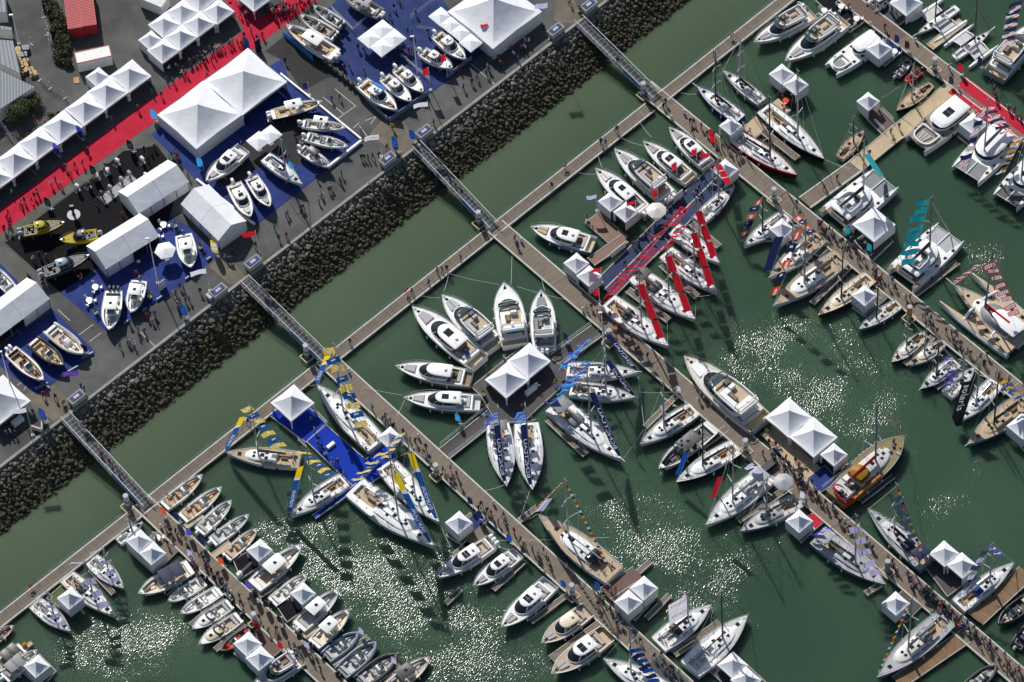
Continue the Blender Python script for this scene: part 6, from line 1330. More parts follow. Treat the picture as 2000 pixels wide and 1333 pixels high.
# ------------------------------------------------------------------ catamarans and trimarans
SH['M1'] = cat('big white catamaran with black boom beside the beige link pontoon', (1732, 346), (1627, 430), width=.52, cover='black', mast='alu', flyb=True, mh=1.15, teak='teakd'); SH['M2'] = cat('big white catamaran with turquoise flags and dark solar panels', (1858, 452), (1761, 543), width=.52, cover='dgrey', mast='mgrey', flyb=True, solar='black', mh=1.15, tramp='lgrey')
SH['T11'] = cat('white catamaran dressed in red white and navy flags by the red carpet', (1884, 342), (1970, 252), width=.52, cover='mgrey', mh=1.15); cat('white catamaran cut by the right edge below the flagged one', (1962, 394), (2034, 316), width=.54, tramp='dgrey', mh=1.2); cat('white catamaran cut by the top edge beside the printed tent', (1745, -18), (1700, 14), width=.5, power=True, name='power_catamaran', hw_=.2, tramp='nonskid')
def tri(label, bow, stern, half, hull='white', deck='gel', big=False, mast='mastb', key=None, cover='navy', lenf=.82):
    L0 = (at(*bow, 1.2) - at(*stern, 1.2)).length
    b = Bt('trimaran', label, bow, stern, 0, 1.35 if big else .8, .26 if big else .2, 'trimaran', sp=(.8, .42, 2.0), sheer=.12, rake=.03); L, B = b.L, b.B
    b.hull(hull, 'black', 'lgrey'); b.deck(deck, [(.06, .34, .5, .5, .35)]); b.floor(.06, .34, .5, .5, .35, 'nonskid' if not big else 'teak')
    for sg in (1, -1):
        mb = MB(); rr = []; fl_ = lenf * L; x0 = L * (.06 if not big else .0); hwid = .045 * L if not big else .05 * L; fbz = .7 if not big else 1.2
        for t in (0, .06, .2, .45, .7, .86, .95, 1):
            k = (.5 + .5 * math.sin(1.5708 * min(1, t / .4))) if t < .5 else max(.05, 1 - ((t - .5) / .5) ** 2.2); x = x0 + fl_ * t; y = hwid * k; c = sg * half; z = fbz * (1 + .12 * t)
            rr.append([(x, c + y, z * .75), (x, c + y * .6, z), (x, c - y * .6, z), (x, c - y, z * .75), (x, c - y * .7, -.1), (x, c + y * .7, -.1)])
        mb.loft(rr, cap0=True, cap1=True); b.P('float_hull', mb, hull)
        fd = MB().loft([[(r[1][0], r[1][1], r[1][2] + .02), (r[2][0], r[2][1], r[2][2] + .02)] for r in rr[1:-1]][::-1], closed=False); b.P('float_deck', fd, deck, smooth=0)
        for t in (.30, .66):
            b.P('cross_arm', MB().tube([(t * L, 0, b.zs(t)), ((t - .01) * L, sg * half * .5, b.zs(t) + .15), ((t - .03) * L, sg * half, fbz)], .14 if not big else .25, 6), 'white')
        q = [(.32 * L, sg * b.hw(.32) * 1.05), (.63 * L, sg * b.hw(.6) * 1.05), (.61 * L, sg * (half - hwid)), (.30 * L, sg * (half - hwid))]
        b.P('trampoline', MB().ext(q, .75, .78), 'nonskid' if not big else 'teakp')
    zr = b.zs(.5)
    b.shell('coachroof', .34, .72, B * .38, zr - .03, [(0, 0, 0, 1), (.3, .02, .12, .85), (.36, .05, .25, .65)], 'white'); b.box_part('deck_hatch', .66 * L, 0, zr + .28, .6, .5, .06, 'glass'); b.box_part('deck_hatch', .8 * L, 0, b.zs(.8), .5, .5, .06, 'glass'); b.box_part('companionway_hatch', .37 * L, 0, zr + .32, .7, .6, .06, 'dgrey')
    if big:
        b.shell('deckhouse', .14, .60, half * .55, 1.5, [(0, 0, 0, 1), (.35, .01, .02, .98)], 'white'); b.shell('saloon_window', .15, .59, half * .54, 1.5, [(.35, 0, .01, 1), (1.2, .04, .30, .8)], 'mgrey'); b.shell('roof', .06, .42, half * .42, 1.5, [(1.18, 0, 0, 1), (1.3, -.01, -.01, 1.02), (1.4, .04, .06, .9)], 'white'); b.P('bridge_deck', MB().ext([(.0, -half), (.44 * L, -half * .96), (.66 * L, -half * .22), (.66 * L, half * .22), (.44 * L, half * .96), (.0, half)], .9, 1.5, 0, .05), deck); b.block('aft_bench', .03, .07, -half * .4, half * .4, 1.5, .45, 'cushion'); [b.box_part('deck_hatch', t * L, y * half, 1.5, .7, .6, .05, 'glass') for t in (.2, .36) for y in (-.78, .78)]
    H = (1.35 if not big else 1.2) * L; mx = .56 * L; P = lambda f: V((mx - (.012 if not big else .05) * H * f, 0, zr + .3 + H * f)); b.top = P(1); b.ft = P(.85); b.bowp = V((.99 * L, 0, b.zs(1) + .1)); b.sternp = V((.02 * L, 0, b.zs(0) + .3)); b.mbase = P(0)
    b.P('mast', MB().tube([P(0), P(1)], .14 if not big else .2, 6, r1=.09), mast)
    for sg in (1, -1): b.P('shroud', MB().tube([(mx - .1 * L, sg * half, 1.0), P(.85)], .02, 3), 'alu')
    b.P('furled_jib', MB().tube([b.bowp, b.ft], .07, 5, r1=.04), 'red' if big else 'dgrey'); b.P('bowsprit', MB().tube([(.96 * L, 0, b.zs(1)), (1.12 * L, 0, b.zs(1) + .1)], .08, 5), 'white')
    if cover:
        b.P('boom', MB().tube([(mx - .1, 0, zr + 1.3), (.2 * L, 0, zr + 1.3)], .12, 5), 'dgrey'); rr = []
        for k in range(5):
            f = k / 4; x = mx - .15 - f * (.34 * L); rr.append([(x, .2, zr + 1.35), (x, .16, zr + 1.6), (x, 0, zr + 1.9 - .4 * f), (x, -.16, zr + 1.6), (x, -.2, zr + 1.35)])
        b.P('sail_cover', MB().loft(rr, cap0=True, cap1=True), cover)
    b.pulpit(.86, .5, r=.018, posts=3); return b
tri('white folding trimaran with its bow to the tent, upper of two', (1792, 66), (1870, 14), 3.0); tri('white folding trimaran with navy boom cover by the red carpet', (1935, 60), (1864, 112), 3.0)
SH['NEEL'] = tri('large beige decked trimaran under white and red flags', (1864, 557), (2000, 663), 3.8, deck='teakp', hull='white', big=True, mast='mgrey', cover='red', lenf=.98)
bk = SH['C7']
bk.shell('wheelhouse', .27, .45, bk.B * .30, bk.zs(.4) + .45, [(0, 0, 0, 1), (.5, .02, .04, .97)], 'amber'); bk.shell('wheelhouse_window', .275, .445, bk.B * .285, bk.zs(.4) + .45, [(.5, 0, 0, 1), (1.1, .04, .16, .9)], 'glass'); bk.shell('wheelhouse_roof', .27, .42, bk.B * .26, bk.zs(.4) + .45, [(1.1, 0, 0, 1), (1.22, .04, .06, .9)], 'amber')
bk.block('aft_deck_box', .06, .18, -bk.B * .3, bk.B * .3, bk.zs(.1), .7, 'nonskid'); bk.block('solar_panel', .15, .19, -bk.B * .28, bk.B * .1, bk.zs(.1) + .71, .06, 'black'); bk.block('side_stripe', .1, .5, -bk.B * .47, -bk.B * .40, bk.zs(.3), .35, 'amber'); bk.block('deck_locker', .2, .26, bk.B * .12, bk.B * .3, bk.zs(.2), .6, 'white')
for _i in range(16): bk.box_part('deck_gear', U(.08, .9) * bk.L, U(-.36, .36) * bk.B * (1 if _i < 10 else .5), bk.zs(.4) + .02, U(.3, .9), U(.2, .6), U(.25, .6), ('dgrey', 'mgrey', 'ochre', 'black', 'lgrey')[_i % 5], (0, 0, U(0, 3)))
dk = openboat('red dinghy hanging across the stern of the yellow ketch', (1628, 958), (1660, 990), rib='red', hull='orange', floor='dgrey', seat='dgrey', console='dgrey', ob=0, bw=.42, fb=.5, screen=False, bowpad=False, name='dinghy', cat='dinghy'); dk.root.location.z = 1.7
# ------------------------------------------------------------------ flags and banners on the boats
def backflags(key, lab, cols, n, ln=1.9, **k):
    b = SH[key]; return flag_line(b, lab, b.top, b.sternp, n, cols, ln, **k)
def foreflags(key, lab, cols, n, ln=1.6, **k):
    b = SH[key]; return flag_line(b, lab, b.ft, b.bowp, n, cols, ln, **k)
YB = ['stripe', 'bluew']
backflags('D1', 'yellow and blue flags flying above the sloop moored along the pontoon', YB, 9, 2.2, f0=.02, f1=.86); backflags('D2', 'yellow and blue flags above the level lying teak decked sloop', YB, 7, 2.2, f0=.02, f1=.80); backflags('D3', 'yellow and blue flags above the sloop at the bright blue finger', YB, 6, 2.1, f0=.05, f1=.85); backflags('D4', 'yellow and blue flags between the long sloop and the blue carpet', YB, 7, 2.1, f0=.05, f1=.85); backflags('D5', 'yellow and blue flags beside the small tent above the right hand sloop', YB, 7, 1.9, f0=.05, f1=.85)
for k, lab in (('D1', 'blue banner with yellow end on the forestay above the gangway'), ('D2', 'blue banner with yellow end hanging over the cross pontoon'), ('D3', 'blue banner on the forestay of the sloop at the blue finger'), ('D4', 'blue banner with white lettering on the longest sloop'), ('D5', 'blue banner with white lettering on the right hand sloop')): banner(SH[k], lab, [(.03, .56, 'flagblue'), (.56, .60, 'flagwhite'), (.60, .78, 'flagyel')], .95, 'DUFOUR', tu=(.14, .40))
PV = ['skyb', 'violet']
for k, lab, n in (('B7', 'sky blue and violet flags above the upper right sloop of the dark stand', 7), ('B8', 'sky blue and violet flags above the lower right sloop of the dark stand', 7), ('B9', 'sky blue and violet flags over the sloop with the grey bimini', 6), ('B10', 'sky blue and violet flags above the left downward sloop', 7), ('B11', 'sky blue and violet flags above the right downward sloop', 7)):
    backflags(k, lab, PV, n, 2.2, ho=.62, amp=.3, f0=.35, f1=.97)
for k, lab in (('B7', 'navy banner with white lettering nearest the blue pile'), ('B8', 'navy banner with white lettering, second from the blue pile'), ('B9', 'navy banner with white lettering on the long sloop with bimini'), ('B10', 'navy banner with white lettering on the left downward sloop'), ('B11', 'navy banner with white lettering on the right downward sloop')): banner(SH[k], lab, [(.05, .78, 'navy')], .95, 'BENETEAU', tu=(.14, .60))
for k, lab, n in (('J7', 'red flags streaming behind the uppermost red bannered sloop', 5), ('J8', 'red flags streaming behind the second red bannered sloop', 6), ('J9', 'red flags streaming behind the sloop with the dark canopy', 7), ('J10', 'red flags streaming behind the lowest red bannered sloop', 7)): backflags(k, lab, ['red'], n, 1.9, ho=.48, amp=.28, f0=.25, f1=.97)
for k, lab in (('J6', 'red banner panels over the pale sloop at the end of the navy stand'), ('J7', 'red banner panels on the uppermost of the four sloops'), ('J8', 'red banner panels on the second of the four sloops'), ('J9', 'red banner panels on the sloop with the dark canopy'), ('J10', 'red banner panels on the lowest of the four sloops')): banner(SH[k], lab, [(.10, .33, 'red'), (.36, .58, 'red'), (.61, .82, 'red')], 1.15)
ON = ['orangew', 'navyw']
foreflags('M4', 'orange and navy flags flying left of the plain white sloop', ON, 5, 1.5, ho=.6, f0=.0, f1=.8); foreflags('M6', 'orange and navy flags on the forestay of the large sloop', ON, 5, 1.5, ho=.6, f0=.1); backflags('M5', 'orange and navy flags above the small tent', ON, 4, 1.6, ho=.7, f0=.3)
banner(SH['M5'], 'broad dark banner with white emblem over the teak decked sloop', [(.10, .60, 'navy')], 1.5); banner(SH['M4'], 'narrow dark banner on the plain white sloop', [(.2, .55, 'navy')], .9)
b_ = SH['M2']; flag_line(b_, 'column of eight turquoise flags above the catamaran with solar panels', b_.top + V((0, .3, -.2)), V((.10 * b_.L, -.2 * b_.B, b_.fb + 3)), 8, ['teal'], 2.4, ho=.70, amp=.28, f0=.03, f1=.97)
banner(SH['M1'], 'long turquoise banner on the forestay of the catamaran with black boom', [(.05, .75, 'teal')], .9, None)
b_ = SH['NEEL']; foreflags('NEEL', 'white flags edged in red on the trimaran forestay', ['neel'], 8, 1.6, ho=.55, f0=.3, f1=.95); flag_line(b_, 'column of white flags edged in red above the large trimaran', b_.top + V((0, .0, -3)), V((.12 * b_.L, -1.5, 3.5)), 8, ['neel'], 2.1, ho=.62, amp=.06)
RW = ['redw', 'navy']
b_ = SH['T11']; foreflags('T11', 'red white and navy flags on the forestay of the right hand catamaran', RW, 7, 1.7, f0=.1); flag_line(b_, 'red white and navy flags between mast and stern of the right hand catamaran', b_.top, b_.sternp, 7, RW, 2.2, f0=.2)
class _Q: pass
def freeline(lab, p, zp, q, zq, n, cols, ln=1.8, **k):
    a, c = at(*p, zp), at(*q, zq); o = _Q(); o.org = V((c.x, c.y, 0)); o.rz = 0.0; o.wl = WIND.copy(); return flag_line(o, lab, a - o.org, c - o.org, n, cols, ln, **k)
freeline('string of small red flags along the near edge of the navy stand', (1346, 398), 9, (1190, 580), 6, 22, ['red'], 1.8, ho=.5, amp=.25)
freeline('long string of red white and navy flags at the upper right edge', (1998, -5), 20, (1978, 92), 5, 10, ['navy', 'redw'], 2.3, ho=.75)
freeline('orange brown and white flags beside the right edge catamaran', (2002, 262), 12, (1958, 345), 4, 9, ['flagwhite', 'amber'], 1.6, ho=.6)
backflags('M12', 'violet flags on the racing sloop moored bow to the pontoon', ['violet'], 4, 1.5, f0=.45, f1=.85); backflags('M11', 'violet flags at the stern of the blue hulled sloop', ['violet'], 3, 1.4, f0=.7); backflags('M14', 'amber and blue flags above the stern of the large teak decked sloop', ['amber', 'flagblue'], 6, 1.4, f0=.3, f1=.95)
b_ = SH['M13']; o_ = banner(b_, 'huge black banner lettered in white over the sloop beside the teak decked yacht', [(.02, .80, 'black')], 2.1, 'solaris', tu=(.74, .30), p0=b_.bowp + V((.5, .6, -.5)), p1=b_.top + V((0, 0, -2)))
def signal(key, lab, p0, p1, n):
    b = SH[key]; flag_line(b, lab, p0, p1, n, ['red', 'yellow', 'blue', 'flagwhite', 'black', 'amber'], .42, ho=.7, amp=.03)
b_ = SH['S6']; signal('S6', 'signal flags from masthead to bow of the long cutter', b_.top, b_.bowp + V((1.0, 0, .3)), 26); signal('S6', 'signal flags from masthead to stern of the long cutter', b_.top, b_.sternp, 30)
b_ = SH['C11']; signal('C11', 'signal flags on the forestay of the long grey sloop', b_.ft, b_.bowp, 24); b_ = SH['C9']; signal('C9', 'signal flags from the masthead of the grey blue sloop', b_.top, b_.sternp, 22); b_ = SH['C1']; signal('C1', 'short string of signal flags above the deck saloon sloop', b_.top - V((0, 0, 4)), b_.sternp + V((2, -1, 1)), 12); b_ = SH['C7']; signal('C7', 'signal flags left of the yellow ketch', b_.top - V((1, 2, 6)), b_.sternp + V((3, 2, 2)), 18)
b_ = SH['C8']; foreflags('C8', 'pale violet flags along the forestay of the grey aluminium sloop', ['lilac'], 5, 1.9, ho=.5, f0=.15, f1=.95); backflags('C8', 'purple flags at the stern of the grey aluminium sloop', ['violet'], 6, 1.8, f0=.55, f1=.97); backflags('C9', 'slate grey flags above the grey blue sloop', ['steelblue'], 6, 1.6, f0=.15, f1=.7)
foreflags('C10', 'violet flags on the forestay of the sloop near the right edge', ['violet', 'lilac'], 5, 1.2, f0=.05, f1=.6); backflags('C10', 'grey violet flags behind the sloop near the right edge', ['steelblue', 'lilac'], 6, 1.4, f0=.1, f1=.9)
backflags('S9', 'blue flags on the sloop cut by the bottom edge', ['blue', 'navy'], 8, 1.8, ho=.7, f0=.3, f1=.97); banner(SH['C4'], 'red banner on the forestay of the large grey white sloop', [(.35, .62, 'red')], .8); backflags('C4', 'pale flags above the octagonal parasol', ['lilac', 'flagwhite'], 3, 1.8, f0=.6)
for k, lab in (('A28', 'pale violet flags on the right sloop of three'), ('A29', 'pale violet flags on the middle sloop of three'), ('A30', 'pale violet flags on the left sloop of three')): foreflags(k, lab + ' at the cross pontoon', ['lilac'], 3, 1.6, ho=.5, f0=.3); backflags(k, lab + ', behind its mast', ['lilac'], 1, 2.0, ho=.16, f0=.06, f1=.6)
b_ = SH['S7']; b_.wl = V((-1, .12, 0)); sm = banner(b_, 'pale mainsail with red lettering on the white sloop', [(.12, .66, 'flagwhite')], 3.3, None, p0=b_.mbase + V((-.15, 0, .6)), p1=b_.top, name='mainsail')
for z_ in (.26, .54): lettering('Pogo', lambda u, v: b_.mbase + V((-3.0 + 2.6 * u, .42 - .28 * u - .12, .6)) + (b_.top - b_.mbase - V((0, 0, .6))) * (z_ + .07 * v) + V((0, -.1, 0)), 'red', sm)
sm['category'] = 'sail'
banner(SH['S6'], 'violet banner hanging beside the masthead of the long cutter', [(.12, .5, 'lilac')], 1.1, p0=SH['S6'].bowp, p1=SH['S6'].top)
banner(SH['C3'], 'blue and orange banner over the dark launch', [(.12, .48, 'blue')], .9)
# ------------------------------------------------------------------ flags and blade banners on poles
flagpole('purple flag with white letter on a lamp pole near the inflatables', (165, 772), QZ, 7.4, 'purple', 2.6, 1.4, 'K', 'flagwhite'); flagpole('white flag with pale emblem beside the low concrete wall', (64, 850), QZ, 8, 'flagwhite', 2.6, 1.2); flagpole('white and blue flag above the service cabinet near the white boats', (410, 568), QZ, 6.3, 'flagwhite', 2.6, 1.3, None); flagpole('tall red flag beside the gabled marquee', (508, 506), QZ, 8, 'red', 2.2, 1.3); flagpole('white flag with purple lettering beside the beige landing', (745, 306), QZ, 6.2, 'flagwhite', 2.4, 1.3, 'Grand Pavois', 'purple'); flagpole('red flag on a white pole left of the lamp post on the navy stand', (841, 176), QZ, 6.2, 'red', 1.0, 1.9); flagpole('red flag on a white pole at the bows of the two pilothouse boats', (874, 150), QZ, 6.2, 'red', .8, 1.9); flagpole('white and green flag on a tall pole by the rocks', (841, 254), QZ, 7.8, 'flagwhite', 2.4, 1.2); flagpole('white flag on a pole between the big marquee and the top gangway', (1074, 76), QZ, 9.8, 'lilac', 2.2, 1.3); flagpole('navy flag beside the grey lane and the blue carpet', (604, 186), QZ, 3.5, 'navy', .9, 1.8); flagpole('red flag at the corner of the big marquee', (955, 78), QZ, 4.5, 'red', 1.2, 1.3)
for lab, b0, zz, h, m, tx in (('blue blade banner beside the lower left gangway', (92, 824), QZ, 3.9, 'blue', 'CAP'), ('blue blade banner between the walkers and the rocks', (367, 620), QZ, 3.8, 'blue', 'CAP'), ('blue blade banner left of the middle gangway', (779, 297), QZ, 4.3, 'blue', 'CAP'), ('blue slanted banner right of the middle gangway', (812, 277), QZ, 3.3, 'blue', None), ('dark blade banner beside the white inflatable', (172, 690), QZ, 2.6, 'black', None), ('black blade banner on the edge of the outboard display', (101, 408), QZ, 3.2, 'black', 'BRISSOT'), ('black blade banner beside the round engine stand by the red carpet', (190, 346), QZ, 3.3, 'black', 'BRISSOT'), ('black blade banner above the outboard display near the concrete margin', (262, 296), QZ, 3.2, 'black', 'BRISSOT'), ('blue blade banner at a leg of the fourth pagoda tent', (164, 272), QZ, 3.6, 'blue', None), ('violet blade banner at a leg of the third pagoda tent', (118, 305), QZ, 3.5, 'violet', None), ('sky blue banner at the left corner of the large marquee', (308, 236), QZ, 3.3, 'skyb', None), ('sky blue banner beside the cabin boat at the marquee corner', (398, 330), QZ, 3.3, 'skyb', None), ('navy banner at the top corner of the large marquee', (489, 100), QZ, 4.0, 'navy', None), ('light blue banner beside the small sailing boat ashore', (577, 338), QZ, 3.0, 'skyb', None)): feather(lab, b0, zz, h, m, .95, tx)
feather('yellow and white blade banner at the corner of a gabled marquee', (428, 500), QZ, 4.2, 'flagyel', 1.1, None, tip=('flagwhite', lambda i: i in (2, 3, 5, 6)))
for lab, b0, m in (('orange blade banner at the first pontoon near the gangway', (326, 1010), 'orange'), ('navy blade banner beside the second tan seated launch', (352, 1020), 'navy'), ('violet blade banner beside the white open boat', (376, 1050), 'violet'), ('navy blade banner beside the pale grey open boat', (402, 1070), 'navy'), ('red blade banner beside the small tent of the launches', (438, 1106), 'orange'), ('white blade banner in the middle of the first pontoon', (378, 1092), 'lilac'), ('dark red blade banner on the first pontoon', (390, 1118), 'burg'), ('violet blade banner by the hardtop boat', (492, 1152), 'violet'), ('black blade banner by the dotted tent, upper', (506, 1172), 'black'), ('black blade banner by the dotted tent, lower', (526, 1190), 'black'), ('black blade banner by the white fishing boat', (553, 1222), 'black'), ('black blade banner by the cream fishing boat', (592, 1254), 'black'), ('white blade banner by the first grey inflatable', (606, 1272), 'lilac'), ('red blade banner near the printed pile', (508, 1232), 'red'), ('red blade banner above the brown raft', (554, 1272), 'red'), ('white blade banner at the tip of the inflatables finger', (712, 1245), 'lilac'), ('white blade banner at the tip of the black inflatable finger', (776, 1302), 'lilac'), ('blue blade banner near the lone tent', (1000, 1062), 'blue'), ('dark blade banner by the solar roofed boat', (1028, 1085), 'dgrey'), ('dark blade banner below the solar roofed boat', (1062, 1112), 'dgrey'), ('blue blade banner beside the white pile and teak launches', (1106, 1152), 'blue'), ('blue banner below the cutter dressed in signal flags', (1172, 1156), 'blue'), ('navy banner at the carpet by the lone tent, upper', (924, 990), 'navy'), ('navy banner at the carpet by the lone tent, lower', (942, 1015), 'navy'), ('white blade banner on the third pontoon near the octagonal parasol', (1572, 978), 'flagwhite'), ('white blade banner opposite the big motor yacht', (1330, 772), 'flagwhite'), ('navy banner by the upper right pontoon and twin hulled boat', (1756, 88), 'navy'), ('purple blade banner on the upper right pontoon', (1776, 100), 'burg'), ('navy banner by the small orange boat pontoon', (1862, 170), 'navy'), ('navy banner by the folding trimaran', (1918, 132), 'navy'), ('red blade banner by the trimaran and red carpet', (1880, 145), 'red'), ('blue blade banner behind the gangway of the dark stand', (1110, 668), 'navy'), ('navy banner at the stern of the leftmost fan yacht', (918, 700), 'navy'), ('sky blue banner at the stern of the upright fan yacht', (1010, 655), 'skyb'), ('sky blue banner near the lower level lying yacht', (900, 828), 'skyb'), ('turquoise blade banner left of the large catamaran tent', (1660, 462), 'teal'), ('turquoise blade banner right of the large catamaran tent', (1702, 495), 'teal'), ('red blade banner by the small tent of the red hulled yacht', (1394, 272), 'red')): feather(lab, b0, DZ, 2.8, m, .8)
for lab, b0, h in (('red upright sign by the lower pair of tents at the navy stand', (1171, 590), 3.8), ('red flag sign at the stern of the third boat of four', (1285, 395), 3.6), ('red flag sign between the third and second boats of four', (1322, 345), 3.8), ('red flag sign near the tent at the navy stand end', (1361, 318), 3.8), ('red flag sign by the pontoon at the navy stand end', (1397, 292), 3.8)): flagpole(lab, b0, DZ, h, 'red', .9, 1.7)
flagpole('pale violet flag above the tents on the brown deck', (1166, 412), DZ, 4.6, 'lilac', 1.6, 1.0); flagpole('red flag above the tents on the brown deck', (1243, 425), DZ, 4.8, 'red', 1.5, .9); flagpole('red flag above the lower tents of the navy stand', (1175, 552), DZ, 4.2, 'red', 1.7, 1.0); flagpole('red flag over the tent at the end of the navy stand', (1387, 330), DZ, 4.6, 'red', 1.7, 1.1)
# ------------------------------------------------------------------ other things on the quay
for i, (x, y) in enumerate([(746, 54), (722, 72), (769, 72), (746, 89)]): umbrella('white square parasol in the cluster of four on the navy stand, %s one' % ['top', 'left', 'right', 'bottom'][i], x, y, 3.0)
for i, (x, y) in enumerate([(860, 29), (881, 45), (900, 60), (920, 80)]): umbrella('white square parasol, %s in the row beside the huge marquee' % ['first', 'second', 'third', 'last'][i], x, y, 2.9)
umbrella('white parasol on the marquee stand, left of two', 504, 272, 2.9); umbrella('white parasol on the marquee stand, right of two', 527, 260, 2.9); umbrella('white hexagonal parasol on the blue carpet', 322, 486, 3.4, n=6); umbrella('cream octagonal parasol on the navy stand', 1282, 408, 3.2, DZ, n=8, mt='offwhite'); umbrella('grey octagonal parasol beside the grey sloop', 1530, 938, 3.1, DZ, n=8, mt='lgrey')
lamp_post('tall white lamp post on the blue carpet with white boats', (308, 553), (291, 469)); lamp_post('tall white lamp post on the navy stand', (816, 153), (809, 77)); lamp_post('tall white lamp post at the left edge near the launch with tan seats', (22, 762), (2, 688)); lamp_post('lamp post near the grey roofed building', (37, 86), (21, 33)); lamp_post('tall lamp post standing by the dark stand pontoon arm', (1178, 672), (1169, 612), DZ)
def container(label, p, q, w, col, h=2.6, doors=True):
    a, L, rz = seg(p, q, QZ + h); t = thing('container', label, 'container', (a.x, a.y, QZ), rz); MB().box(0, L, -w / 2, w / 2, .1, h - .02).build('body', col[0], t)
    n = int(L / .33); rb = MB()
    for i in range(n): rb.box(L * i / n + .05, L * i / n + .19, -w / 2 + .06, w / 2 - .06, h - .02, h + .03)
    rb.build('roof_rib', col[1], t)
    fr = MB()
    for y in (-w / 2, w / 2): fr.box(-.02, L + .02, y - .05, y + .05, h - .1, h + .045)
    for x in (0, L): fr.box(x - .05, x + .05, -w / 2 + .05, w / 2 - .05, h - .1, h + .045)
    fr.build('roof_frame', col[2], t); sr = MB()
    for i in range(int(L / .4)):
        for y in (-w / 2, w / 2): sr.box(.1 + .4 * i, .25 + .4 * i, y - .03, y + .03, .2, h - .12)
    for i in range(5):
        for x in (0, L): sr.box(x - .03, x + .03, -w / 2 + .15 + i * w / 5.2, -w / 2 + .3 + i * w / 5.2, .2, h - .12)
    sr.build('side_rib', col[0], t)
container('red container, left of the two side by side', (137, -22), (147, 55), 2.44, ('contred', 'contred', 'contred')); container('red container, right of the two side by side', (164, -27), (174, 50), 2.44, ('contred', 'contred', 'contred')); container('white container with red roof edges below the red ones', (148, 114), (215, 99), 2.3, ('contwhite', 'contwhite', 'contred')); container('white container at the top edge behind the upper block of tents', (278, -14), (322, 4), 2.44, ('contwhite', 'contwhite', 'contwhite'))
def ribbed_roof(label, pts, h, ax, name='building'):
    """low building under a seamed metal roof"""
    P_ = [at(x, y, QZ + h) for x, y in pts]; o = P_[0]; t = thing(name, label, 'building', (o.x, o.y, QZ)); q = [((p - o).x, (p - o).y) for p in P_]
    MB().ext(q, 0, h - .1).build('wall', 'contwhite', t)
    a, b = P_[ax[0]] - o, P_[ax[1]] - o; c, d = P_[ax[2]] - o, P_[ax[3]] - o
    lo = MB(); lo.ext([(p[0] * 1.01, p[1] * 1.01) for p in q], h - .1, h).build('roof', 'roofmetal', t, 0) if False else lo.ext(q, h - .1, h + .02).build('roof', 'roofmetal', t, 0)
    n = int((b - a).length / .62)
    for i in range(n + 1):
        f = i / n; p0, p1 = a + (b - a) * f, c + (d - c) * f; MB().tube([(p0.x, p0.y, h + .05), (p1.x, p1.y, h + .05)], .06, 4).build('seam', 'steelblue', t)
ribbed_roof('low building with grey seamed metal roof at the left edge', [(-25, 76), (25, 80), (39, 144), (-25, 112)], 3.2, (0, 1, 3, 2)); ribbed_roof('low building with pale seamed metal roof above the round tree', [(-40, 118), (67, 170), (-40, 240)], 3.0, (0, 1, 2, 1)); ribbed_roof('corner of a small building in the top left corner', [(-25, -20), (8, -22), (12, 24), (-25, 26)], 2.8, (0, 1, 3, 2)); ribbed_roof('narrow pale annex at the left edge', [(-20, 48), (23, 54), (22, 60), (-20, 56)], 2.4, (0, 1, 3, 2))
for i, (x, y, r) in enumerate([(36, 100, .55), (37, 110, .6), (38, 119, .5), (40, 128, .55), (43, 136, .6), (51, 122, .55), (52, 131, .5), (50, 140, .6), (61, 139, .5), (66, 147, .65), (44, 145, .4)]):
    c = at(x, y, QZ); t = thing('cable_reel', 'wooden cable reel lying in the heap beside the grey roof', 'reel', (c.x, c.y, QZ), 0, 'wooden cable reels heaped by the grey roof'); MB().cyl(0, 0, 0, .08, r, r, 14).build('flange', 'reel', t); MB().cyl(0, 0, .08, .6, r * .5, r * .5, 10).build('drum', 'bark', t); MB().cyl(0, 0, .6, .68, r, r, 14).cyl(0, 0, .68, .70, r * .15, r * .15, 8).build('flange', 'reel', t)
for i, (x, y) in enumerate([(51, 99), (47, 112)]):
    c = at(x, y, QZ); prop(MB().box(-.6, .6, -.5, .5, 0, .9).box(-.62, .62, -.1, .1, .902, .92).build('crate', 'roofmetal', loc=c, rot=(0, 0, .05)), ['grey wrapped crate beside the cable reels, upper', 'grey wrapped crate beside the cable reels, lower'][i], 'crate')
c = at(149, 158, QZ); t = thing('pallet', 'pale wooden pallet on the asphalt', 'pallet', (c.x, c.y, QZ), .05)
for i in range(5): MB().box(-.4 + .19 * i, -.26 + .19 * i, -.6, .6, .12, .14).build('slat', 'pallet', t)
for y in (-.55, 0, .55): MB().box(-.4, .5, y - .05, y + .05, 0, .118).build('bearer', 'pallet', t)
bush('round olive green tree below the pale roof', 33, 210, 2.5, h=3.6, n=2600, trunk=True, name='round_tree', cat='tree', mt=('leaf', 'leafd', 'leaf')); bush('dark shrubs beside the round tree', 64, 200, 1.7, n=1200)
ORD = 'first second third fourth fifth sixth seventh eighth ninth tenth eleventh twelfth thirteenth fourteenth'.split()
for i, (x, y, r) in enumerate([(93, 5, 1.2), (104, 14, 1.4), (112, 34, 1.5), (105, 30, 1.2), (118, 48, 1.4), (125, 60, 1.3), (110, 60, 1.2), (122, 78, 1.4), (130, 72, 1.0), (117, 92, 1.3), (128, 92, 1.1), (118, 106, 1.3), (132, 122, 1.0), (121, 117, .9)]): bush('shrub in the hedge beside the red containers, %s from the top edge' % ORD[i], x, y, r, n=900, group='hedge shrubs beside the red containers', mt=('leaf', 'leafd', 'leafy') if i % 3 else ('leafd', 'leafd', 'leafy'))
for i, (x, y, r) in enumerate([(57, 267, .8), (66, 262, .8), (102, 230, .8), (115, 224, .7), (47, 275, .5)]): bush('low shrub behind the pagoda row, %s of five' % ORD[i], x, y, r, n=350, group='low shrubs behind the pagoda row')
